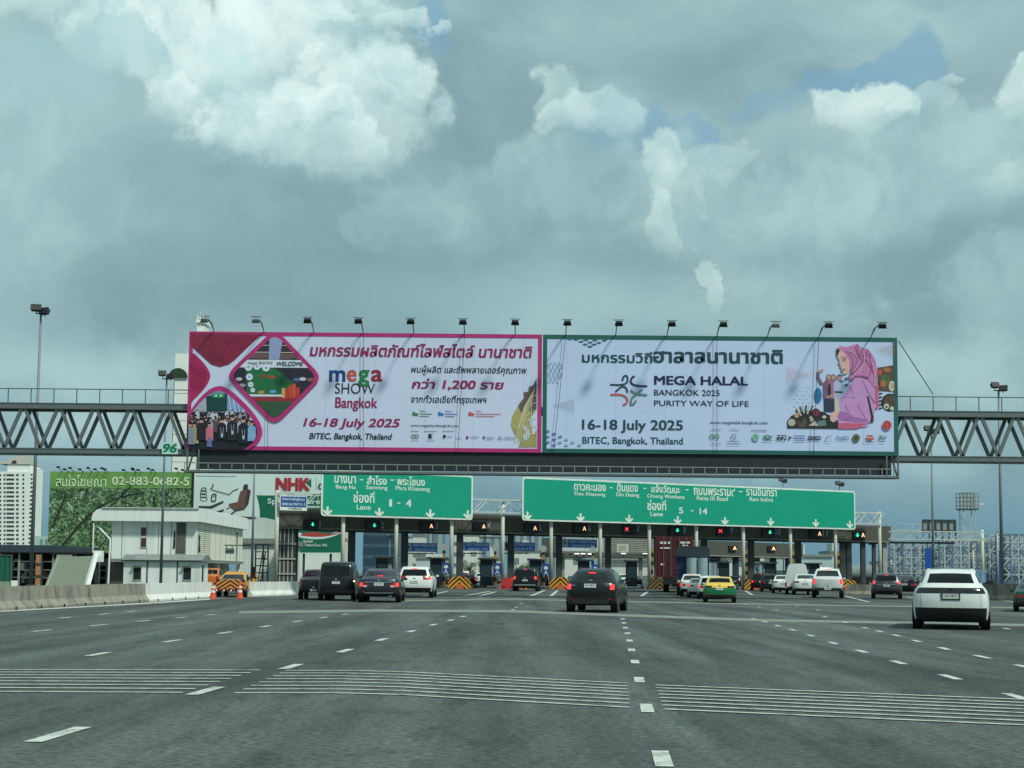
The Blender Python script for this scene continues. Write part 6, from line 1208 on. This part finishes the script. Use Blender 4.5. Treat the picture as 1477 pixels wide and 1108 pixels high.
GL1 = gridmat('blue_glass_wall', (64, 92, 108), (44, 68, 84), 30, 3.4, 1, .7, .3); GL2 = gridmat('grey_ribbon_wall', (150, 166, 170), (104, 126, 136), 3.2, 40, .5, 1); WT = gridmat('white_floor_wall', (206, 210, 202), (110, 120, 120), 40, 3.3, 1, .4)
WT2 = gridmat('white_window_wall', (214, 216, 204), (120, 132, 130), 4, 3.6, .5, .45); PL = mat('plain_light_wall', (196, 206, 198), .8, 0, .08, .1)
def block(x0, y0, x1, D, m, name, label, dep=14, roof=None):
    pl = Plane((0, D), (1, D)); q = pl.rect(x0, y0, x1, 830); t = thing(name, label, 'building', ((q[0] + q[2]) / 2, D, 0), 'buildings seen through the toll lanes')
    B = MB(); B.box((q[0], D, 0), (q[2], D + dep, q[3]), m); B.build('wall', t); B = MB(); B.box((q[0] - .3, D - .3, q[3]), (q[2] + .3, D + dep, q[3] + .5), roof or ROOFG); B.build('roof', t)
    if x1 - x0 > 12:
        B = MB(); B.box((q[0] + (q[2] - q[0]) * .3, D + 2, q[3] + .5), (q[0] + (q[2] - q[0]) * .55, D + 8, q[3] + 2.6), PL); B.build('plant_room', t)
    return t
block(524, 764, 575, 420, GL1, 'glass_building', 'dark blue glass building behind lane 2 and the slim light pole')
block(596, 758, 612, 460, WT, 'apartment_block', 'white banded tower left of the blue sign in lane 3'); block(612, 762, 640, 520, GL2, 'office_block', 'grey ribbed tower behind the white crossover lane')
block(578, 775, 597, 560, PL, 'pale_building', 'plain pale block between the glass building and lane 3'); block(600, 806, 645, 330, mat('dealer_wall', (190, 200, 198), .7), 'car_showroom', 'low pale showroom behind the white crossover')
block(655, 768, 668, 430, WT, 'apartment_block', 'slim white banded tower at the left of lane 4'); block(668, 772, 690, 470, WT2, 'apartment_block', 'white windowed tower at the middle of lane 4'); block(690, 775, 725, 540, GL2, 'office_block', 'grey ribbed tower at the right of lane 4')
block(700, 806, 722, 300, PL, 'white_shed', 'pale boxy shed right of the white pickup beyond lane 4'); block(736, 764, 785, 600, GL2, 'office_block', 'grey ribbed tower behind lane 5'); block(742, 795, 780, 330, WT2, 'white_building', 'bright white building with windows behind lane 5')
block(808, 804, 845, 320, WT2, 'white_building', 'bright white building behind lane 6'); block(872, 808, 990, 340, WT, 'white_building', 'long white banded building beyond lane 7'); block(1050, 806, 1075, 330, WT2, 'white_building', 'white windowed building beyond lane 9'); block(1085, 812, 1130, 350, gridmat('blue_white_wall', (150, 180, 206), (64, 104, 150), 5, 4, .5, .5), 'blue_building', 'blue and white building beyond lane 10')
block(1120, 803, 1200, 290, gridmat('pale_curved_wall', (176, 196, 190), (70, 90, 94), 7, 9, .6, .3), 'toll_office', 'long pale office with dark windows behind the white pickup'); block(1198, 797, 1213, 380, PL, 'pale_building', 'pale block left of the dark right columns'); block(1272, 812, 1280, 420, mat('cream_wall', (214, 210, 186), .8), 'cream_building', 'tiny cream box just right of the canopy end')
block(1280, 820, 1300, 350, PL, 'pale_building', 'low pale wall beyond the grey people carrier'); block(430, 791, 480, 250, mat('depot_white', (222, 226, 216), .8, 0, .1, .3), 'depot', 'white depot building behind lane 1')
block(1000, 810, 1052, 600, GL2, 'office_block', 'low grey ribbed block beyond lane 8'); block(785, 778, 806, 640, GL2, 'office_block', 'grey ribbed sliver left of lane 6')
# showroom totem with ring emblem
q = P(632, 810, 240); t = thing('showroom_sign', 'white sign with red oval emblem reading TOYOTA behind lane 3', 'sign', (q.x, 240, 0)); pl = Plane((0, 240), (1, 240)); B = MB(); pl.box(B, pl.rect(622, 799, 641, 829), -.3, 0, mat('totem_white', (204, 210, 206), .6)); B.build('panel', t)
a = Art(pl, .02)
for rx, ry, cy in ((6.2, 5, 809.5), (2.2, 4.6, 809.5), (4.6, 1.9, 807.2)): a.line(ell(631.5, cy, rx, ry), 1.1, RED, True)
a.mb.build('emblem', t); a = Art(pl, .02); a.text('TOYOTA', (623, 818, 640, 822), DK, bold=.04); a.mb.build('lettering', t)
# bridge building with slats and second canopy
t = thing('bridge_building', 'grey slatted bridge building behind lanes 6 and 7 with a framed window', 'building', (P(900, 790, 215).x, 215, 0)); pl = Plane((P(805, 800, 215).x, 212), (P(990, 800, 230).x, 218)); B = MB(); pl.box(B, pl.rect(803, 775, 992, 797), -8, 0, mat('bridge_wall', (128, 130, 118), .8, 0, .15, .5)); B.build('wall', t)
B = MB(); [pl.box(B, pl.rect(872, 776 + k * 2.6, 991, 777.1 + k * 2.6), .001, .06, COLL) for k in range(8)]; B.build('slat', t)
B = MB(); pl.box(B, pl.rect(803, 796.5, 992, 803), -9, .3, mat('bridge_edge', (82, 86, 80), .8)); B.build('floor_edge', t)
f = MB(); pl.box(f, pl.rect(889, 785, 906, 797), .07, .15, mat('frame_pale', (186, 190, 172), .7)); f = f.build('window', t); B = MB(); pl.box(B, pl.rect(892, 787, 903, 795), .151, .17, mat('pane_pale', (150, 158, 146), .4)); B.build('pane', f)
B = MB(); pl.box(B, pl.rect(806, 776, 870, 795), .001, .05, mat('bridge_panel', (176, 190, 188), .7)); B.build('panel', t)
for x in (812, 866, 925, 985): B = MB(); q = pl.p(x, 820); B.box((q.x - .3, q.y + 1, 0), (q.x + .3, q.y + 1.6, pl.p(x, 800).z), COLL if x != 866 else COLD); B.build('column', t)
for x in (831, 840, 850, 898, 929): B = MB(); q = pl.p(x, 799, .4); B.box(q - Vector((.35, .1, .1)), q + Vector((.35, .1, .08)), mat('lit_strip', (255, 252, 240), .4, emit=1.2)); B.build('ceiling_lamp', t)
t = thing('rear_canopy', 'second dark canopy beyond lanes 8 to 10 with its own signals', 'canopy', (P(1060, 790, 190).x, 190, 0)); pl = Plane((P(945, 800, 180).x, 180), (P(1158, 800, 205).x, 205)); B = MB(); pl.box(B, pl.rect(949, 777, 1158, 799), -.3, 0, mat('rear_fascia', (76, 80, 74), .85, 0, .15, .4)); B.build('fascia', t)
B = MB(); pl.box(B, pl.rect(949, 799, 1158, 800.2), -8, .2, COLL); B.build('soffit_edge', t)
for x in (1066, 1085, 1120, 1142): B = MB(); q = pl.p(x, 830, -.5); B.box((q.x - .4, q.y, 0), (q.x + .4, q.y + .8, pl.p(x, 799).z), mat('rear_column_blue', (36, 54, 78), .6)); B.build('column', t)
for x, y, lb in ((1057, 791, 'beyond lane 9'), (1113, 791.5, 'beyond lane 10'), (1001, 792, 'beside the red container')):
    tt = thing('lane_signal', 'small distant signal screen on the second canopy ' + lb, 'signal', tuple(pl.p(x, y + 4)), 'rear lane signals'); B = MB(); pl.box(B, pl.rect(x - 7, y - 4, x + 4, y + 4), .02, .2, BLACK); B.build('screen_box', tt); a = Art(pl, .22)
    if x == 1001: a.poly(ell(x + 1, y, 2, 2.4, 8), EG)
    else: [a.line(q, 1.1, EA) for q in ([(x - 1, y + 2), (x + 1, y - 2.4)], [(x + 1, y - 2.4), (x + 3, y + 2)], [(x, y + .8), (x + 2, y + .8)])]
    a.mb.build('light_symbol', tt)
tt = thing('height_plate', 'small blue square plate on the second canopy beside lane 8 pole', 'sign', tuple(pl.p(1015.5, 794))); B = MB(); pl.box(B, pl.rect(1012, 786, 1020, 794), .02, .1, mat('plate_blue', (70, 104, 134), .5)); B.build('panel', tt); a = Art(pl, .105); a.text('12', (1013.3, 787.6, 1018.7, 792.4), GW, bold=.03); a.mb.build('lettering', tt)
for x0, lb in ((1045, 'in lane 9'), (1101, 'in lane 10')):
    tt = thing('pass_sign', 'small distant blue pass sign %s beyond the second canopy' % lb, 'road sign', tuple(pl.p(x0 + 8, 810, -4)), 'rear pass signs'); B = MB(); pl.box(B, pl.rect(x0, 803, x0 + 20, 810), -3.1, -3, BLUED); B.build('panel', tt); a = Art(pl, -2.99); a.poly([(x0 + 1, 804), (x0 + 5, 804), (x0 + 5, 809), (x0 + 1, 809)], GW); a.text('M-PASS', (x0 + 7, 805, x0 + 18, 808.4), GW); a.mb.build('lettering', tt); B = MB(); q = pl.p(x0 + 10, 803, -3.05); B.bar(q, q + Vector((0, 0, .8)), .06, STEELD); B.build('hanger', tt)
# trees far behind
LEAF = mat('leaf_green', (62, 92, 54), .8, 0, .5, 1.2); LEAF2 = mat('leaf_dark', (40, 64, 42), .8, 0, .4, 1.2); BARK = mat('bark', (82, 70, 56), .9)
def tree(px, D, ytop, wpx, label, n=520):
    q = P(px, 828, D); X = q.x; zt = P(px, ytop, D).z; wd = wpx / 2000 * D / 2; rr = random.Random(int(px)); t = thing('tree', label, 'tree', (X, D, 0), 'trees beyond the plaza')
    B = MB(); B.tube((X, D, 0), (X + .1, D, zt * .6), .28, BARK, .12, 8)
    for k in range(5): an = k * 1.3; B.tube((X, D, zt * (.35 + k * .05)), (X + math.cos(an) * wd * .6, D + math.sin(an) * wd * .6, zt * (.6 + .05 * k)), .1, BARK, .03, 6)
    B.build('trunk', t, True); B = MB(); cl_ = [(rr.uniform(-.75, .75), rr.uniform(-.6, .6), rr.uniform(.35, .85)) for _ in range(11)]
    for _ in range(n):
        c = rr.choice(cl_); p = Vector((X + (c[0] + rr.gauss(0, .17)) * wd, D + (c[1] + rr.gauss(0, .17)) * wd, zt * min(1, c[2] + rr.gauss(0, .09)))); u = Vector((rr.gauss(0, 1), rr.gauss(0, 1), rr.gauss(0, 1))).normalized(); v = u.orthogonal().normalized(); s_ = rr.uniform(.2, .42) * wd / 4
        B.poly([p - u * s_, p + v * s_ * .6, p + u * s_, p - v * s_ * .6], rr.choice((LEAF, LEAF, LEAF2)))
    B.build('crown', t)
tree(678, 260, 806, 26, 'dense green tree behind the white pickup beyond lane 4'); tree(757, 285, 812, 34, 'green tree in front of the white building in lane 5'); tree(697, 280, 808, 18, 'slim green tree beside the pale shed in lane 4'); tree(554, 300, 812, 30, 'low green tree in front of the glass building'); tree(1092, 250, 803, 16, 'pale green tree beyond lane 10'); tree(1298, 230, 818, 40, 'green tree at the foot of the left steel frame', 700); tree(1382, 250, 822, 46, 'green bush like tree behind the steel frames', 700); tree(1228, 300, 816, 22, 'small green tree behind the dark right columns')
# ------------------------------------------------------------------ right side steel frames
SF = mat('frame_pale_steel', (188, 196, 194), .55, .2, .2, .8); SB = mat('frame_blue_steel', (92, 122, 148), .55, .1, .2, .8); SDK = mat('frame_dark_steel', (74, 84, 90), .55, .2, .2, .8)
def lattice(x0, y0, x1, D, label, layers=4, cell=12, name='steel_frame'):
    pl = Plane((0, D), (1, D)); u0_, _ = pl.sz(x0, 800); u1_, zt = pl.sz(x1, y0); t = thing(name, label, 'steel frame', ((u0_ + u1_) / 2, D, 0), 'steel hoarding frames right of the plaza'); cs = cell / 2000 * D; rr = random.Random(int(x0)); nx = max(2, round((u1_ - u0_) / cs)); nz = max(3, round(zt / cs))
    for L_ in range(layers):
        B = MB(); y = D + L_ * 2.2; ms = (SF, SB, SF if L_ != 1 else SDK)
        for i in range(nx + 1): x = u0_ + (u1_ - u0_) * i / nx; B.bar((x, y, 0), (x, y, zt), .14, ms[(L_ + i) % 3])
        for j in range(nz + 1): z = zt * j / nz; B.bar((u0_, y, z), (u1_, y, z), .13, ms[(L_ + (j % 2)) % 3])
        for i in range(nx):
            for j in range(nz):
                x_, x2_ = u0_ + (u1_ - u0_) * i / nx, u0_ + (u1_ - u0_) * (i + 1) / nx; z_, z2_ = zt * j / nz, zt * (j + 1) / nz
                if (i + j + L_) % 2: B.bar((x_, y, z_), (x2_, y, z2_), .09, ms[(i + L_) % 3])
                else: B.bar((x2_, y, z_), (x_, y, z2_), .09, ms[(j + L_) % 3])
        B.build('lattice', t)
    B = MB()
    for i in range(0, nx + 1, 2):
        for j in range(0, nz + 1, 2): x = u0_ + (u1_ - u0_) * i / nx; z = zt * j / nz; B.bar((x, D, z), (x, D + 2.2 * (layers - 1), z), .1, SF)
    B.build('cross_lattice', t); return t
lattice(1290, 782, 1362, 175, 'open steel hoarding frame behind the grey people carrier'); lattice(1362, 778, 1444, 170, 'open blue and grey steel frame above the white SUV roof'); lattice(1446, 772, 1560, 165, 'open steel frame at the far right behind the tall light pole')
for x0, x1, yt, yb2, lb in ((1334, 1344.5, 791, 826, 'left of the thin light pole'), (1440.5, 1447.5, 794, 842, 'beside the far right light pole')):
    D = 150; pl = Plane((0, D), (1, D)); q = pl.rect(x0, yt, x1, yb2); t = thing('blue_hoarding', 'upright deep blue hoarding sheet ' + lb, 'hoarding', ((q[0] + q[2]) / 2, D, 0)); B = MB(); B.box((q[0], D, q[1]), (q[2], D + .1, q[3]), mat('hoarding_blue', (14, 78, 160), .6, 0, .2, .6)); B.build('sheet', t); B = MB(); [B.bar((x, D + .15, 0), (x, D + .15, q[3]), .1, SDK) for x in (q[0] + .1, q[2] - .1)]; B.build('support', t)
D = 140; pl = Plane((0, D), (1, D)); q = pl.rect(1383, 822, 1421, 850); t = thing('site_container', 'pale blue site container behind the white SUV roof', 'container', ((q[0] + q[2]) / 2, D, 0)); B = MB(); B.box((q[0], D, 0), (q[2], D + 2.4, q[3]), mat('container_pale_blue', (116, 158, 190), .6, 0, .15, .8)); B.build('container_body', t); B = MB(); [B.box((q[0] + .3 * k, D - .03, .1), (q[0] + .3 * k + .12, D, q[3] - .1), SB) for k in range(1, int((q[2] - q[0]) / .3))]; B.build('rib', t)
# gantry with sign backs on the right
D = 150; pl = Plane((0, D), (1, D)); t = thing('sign_gantry', 'white lattice gantry with blank sign backs on the right side', 'gantry', (P(1350, 800, D).x, D, 0)); zt0_, zt1_ = pl.p(1350, 778.5).z, pl.p(1350, 767).z; xa, xb = pl.sz(1286, 770)[0], pl.sz(1419, 770)[0]
for k in (0, 1.2):
    for z in (zt0_, zt1_): B = MB(); B.bar((xa, D + k, z), (xb, D + k, z), .13, TRW); B.build('chord', t)
B = MB(); n_ = 12
for i in range(n_): x = xa + (xb - xa) * i / n_; x2 = xa + (xb - xa) * (i + 1) / n_; [B.bar((x, D + k, (zt0_, zt1_)[i % 2]), (x2, D + k, (zt1_, zt0_)[i % 2]), .08, TRW) for k in (0, 1.2)]; B.bar((x, D, zt0_), (x, D, zt1_), .06, TRW)
B.build('lattice', t); B = MB(); B.tube((xb, D + .6, 0), (xb, D + .6, pl.p(1418, 764).z), .2, WPOLE, n=10); B.build('pole', t, True); B = MB(); B.tube((xb - 1, D + .6, 0), (xb - 1, D + .6, zt0_), .12, WPOLE, n=10); B.build('pole', t, True)
q = pl.rect(1331, 750, 1378.5, 765); B = MB(); B.box((q[0], D + .2, q[1]), (q[2], D + .3, q[3]), mat('sign_back', (150, 158, 154), .6, .2)); B.build('sign_back', t); B = MB()
for k in range(6): x = q[0] + (q[2] - q[0]) * k / 5; B.bar((x, D + .1, q[1] - 1), (x, D + .1, q[3]), .13, SDK)
for z in (q[1], q[3]): B.bar((q[0], D + .1, z), (q[2], D + .1, z), .13, SDK)
B.build('sign_frame', t); B = MB(); q = pl.rect(1292, 755, 1328, 764); [B.bar((q[0] + (q[2] - q[0]) * k / 3, D, q[1]), (q[0] + (q[2] - q[0]) * k / 3, D, q[3]), .08, TRW) for k in range(4)]; [B.bar((q[0], D, z), (q[2], D, z), .08, TRW) for z in (q[1], q[3])]; B.build('railing', t)
B = MB(); q = pl.rect(1285, 781, 1378, 784); B.box((q[0], D + .2, q[1]), (q[2], D + .5, q[3]), SDK); B.build('lower_beam', t)
# slim poles
for px, D, yt, lb in ((1439.5, 128, 768, 'slim white pole right of the gantry with sign backs'), (1221, 235, 752, 'slim white far pole between the white pickup and dark columns'), (133, 118, 754, 'thin pale pole in front of the tree billboard'), (341, 88, 770, 'slim pole with a small hanging plate beside the office')):
    q = P(px, 820, D); zt = P(px, yt, D).z; t = thing('slim_pole', lb, 'pole', (q.x, D, 0)); B = MB(); B.tube((q.x, D, 0), (q.x, D, zt), .06 if px != 341 else .05, WPOLE, n=8); B.build('pole', t, True); B = MB(); B.tube((q.x, D, zt), (q.x, D, zt + .06), .1, STEELD, n=8); B.build('cap', t)
D = 89; pl = Plane((0, D), (1, D)); t = thing('hanging_plate', 'small pale plate hanging from a bar beside the office side wall', 'sign', tuple(pl.p(331, 798))); B = MB(); B.bar(pl.p(324, 786.5), pl.p(362, 787), .06, STEELD); [B.bar(pl.p(x, 787), pl.p(x, 792), .04, STEELD) for x in (327, 335)]; B.build('bracket', t); B = MB(); pl.box(B, pl.rect(325, 791, 338, 799), 0, .04, mat('plate_mint', (176, 190, 182), .6)); B.build('panel', t); a = Art(pl, .045); a.text('ทางเข้า', (326.5, 793, 336.5, 797), DK, bold=.03); a.mb.build('lettering', t)
# lattice tower
D = 230; t = thing('lattice_tower', 'square lattice tower topped by a caged platform above the steel frames', 'tower', (P(1400, 800, D).x, D, 0)); pl = Plane((0, D), (1, D)); lg = [pl.sz(1391, 800)[0], pl.sz(1408, 800)[0]]; zt = pl.p(1400, 735).z; ztt = pl.p(1400, 711).z
for x in lg:
    for y in (0, 2): B = MB(); B.bar((x, D + y, 0), (x, D + y, zt), .12, SF); B.build('leg', t)
B = MB(); z = 3.0; k = 0
while z < zt - 1: [B.bar((lg[k % 2], D + y, z), (lg[(k + 1) % 2], D + y, min(zt, z + 2.2)), .06, SF) for y in (0, 2)]; B.bar((lg[0], D, z), (lg[1], D, z), .06, SF); z += 2.2; k += 1
B.build('lattice', t); B = MB(); cx0, cx1 = lg[0] - .5, lg[1] + .5; TN = mat('cage_tan', (150, 146, 128), .7, 0, .3, .8)
for i in range(6): x = cx0 + (cx1 - cx0) * i / 5; B.bar((x, D - .2, zt), (x, D - .2, ztt), .1, TN); B.bar((x, D + 2.2, zt), (x, D + 2.2, ztt), .1, SDK)
for i in range(5): z = zt + (ztt - zt) * i / 4; B.bar((cx0, D - .2, z), (cx1, D - .2, z), .12, TN if i else SDK); B.bar((cx0, D + 2.2, z), (cx1, D + 2.2, z), .1, SDK)
B.bar((cx0, D - .2, zt), (cx1, D - .2, ztt), .08, TN); B.bar((cx1, D - .2, zt), (cx0, D - .2, ztt), .08, TN); B.box((cx0, D, zt), (cx1, D + 2, zt + .15), SDK); B.build('cage_lattice', t)
B = MB(); q = pl.p(1408, 727); B.bar(q, q + Vector((1.4, 0, 0)), .18, WHITE); B.build('side_arm', t)
# small yellow equipment beside barrier
q = G(376, 857.5) * .97; t = thing('yellow_hydrant', 'small yellow post equipment standing behind the white block barriers', 'post', (q.x - .6, q.y, 0)); x, y = q.x - .6, q.y + .8; B = MB(); [B.box((x - .25 + k * .3, y, 0), (x - .15 + k * .3, y + .1, 1.4), YEL) for k in range(2)]; B.box((x - .35, y, 1.0), (x + .25, y + .1, 1.12), YEL); B.build('frame', t); B = MB(); B.tube((x - .05, y, 1.1), (x - .05, y, 1.75), .12, BLACK, n=8); B.build('lamp', t)
t = thing('access_stair', 'thin black steel stair cage between the office and the plaza pillar', 'stair', (P(378, 830, 100).x, 100, 0)); pl = Plane((0, 100), (1, 100)); B = MB()
for x in (369, 380, 387): B.bar(pl.p(x, 786), (pl.p(x, 800).x, 100, 0), .09, BLACK)
for y in (786, 796, 806, 816, 826): B.bar(pl.p(369, y), pl.p(387, y), .07, BLACK)
B.bar(pl.p(371, 845), pl.p(379, 796), .07, BLACK); B.bar(pl.p(375, 845), pl.p(383, 796), .07, BLACK); B.build('cage_lattice', t); B = MB(); [B.box(tuple(pl.p(372 + k * .9, 842 - k * 5) + Vector((0, 0, -.02))), tuple(pl.p(376 + k * .9, 842 - k * 5) + Vector((0, .8, .02))), STEELD) for k in range(9)]; B.build('tread', t)

block(345, 784, 402, 135, mat('store_white', (214, 220, 212), .8, 0, .15, .4, streak=True), 'store_building', 'white store building between the office and the plaza pillar')
for px, yb_, wp, kd, lb in ((640, 846, 15, 'sedan', 'tiny dark sedan beyond the boom of lane 3'), (826, 845, 14, 'sedan', 'tiny dark sedan ahead of the black hatchback left side'), (988, 848, 16, 'van', 'tiny dark van left of the container truck'), (1078, 846, 14, 'hatch', 'tiny dark hatchback beyond the chevron nose right of the taxi')):
    vehicle(px, yb_, wp, kd, 'dark_car', lb, 'car', DGREY, lit=False)
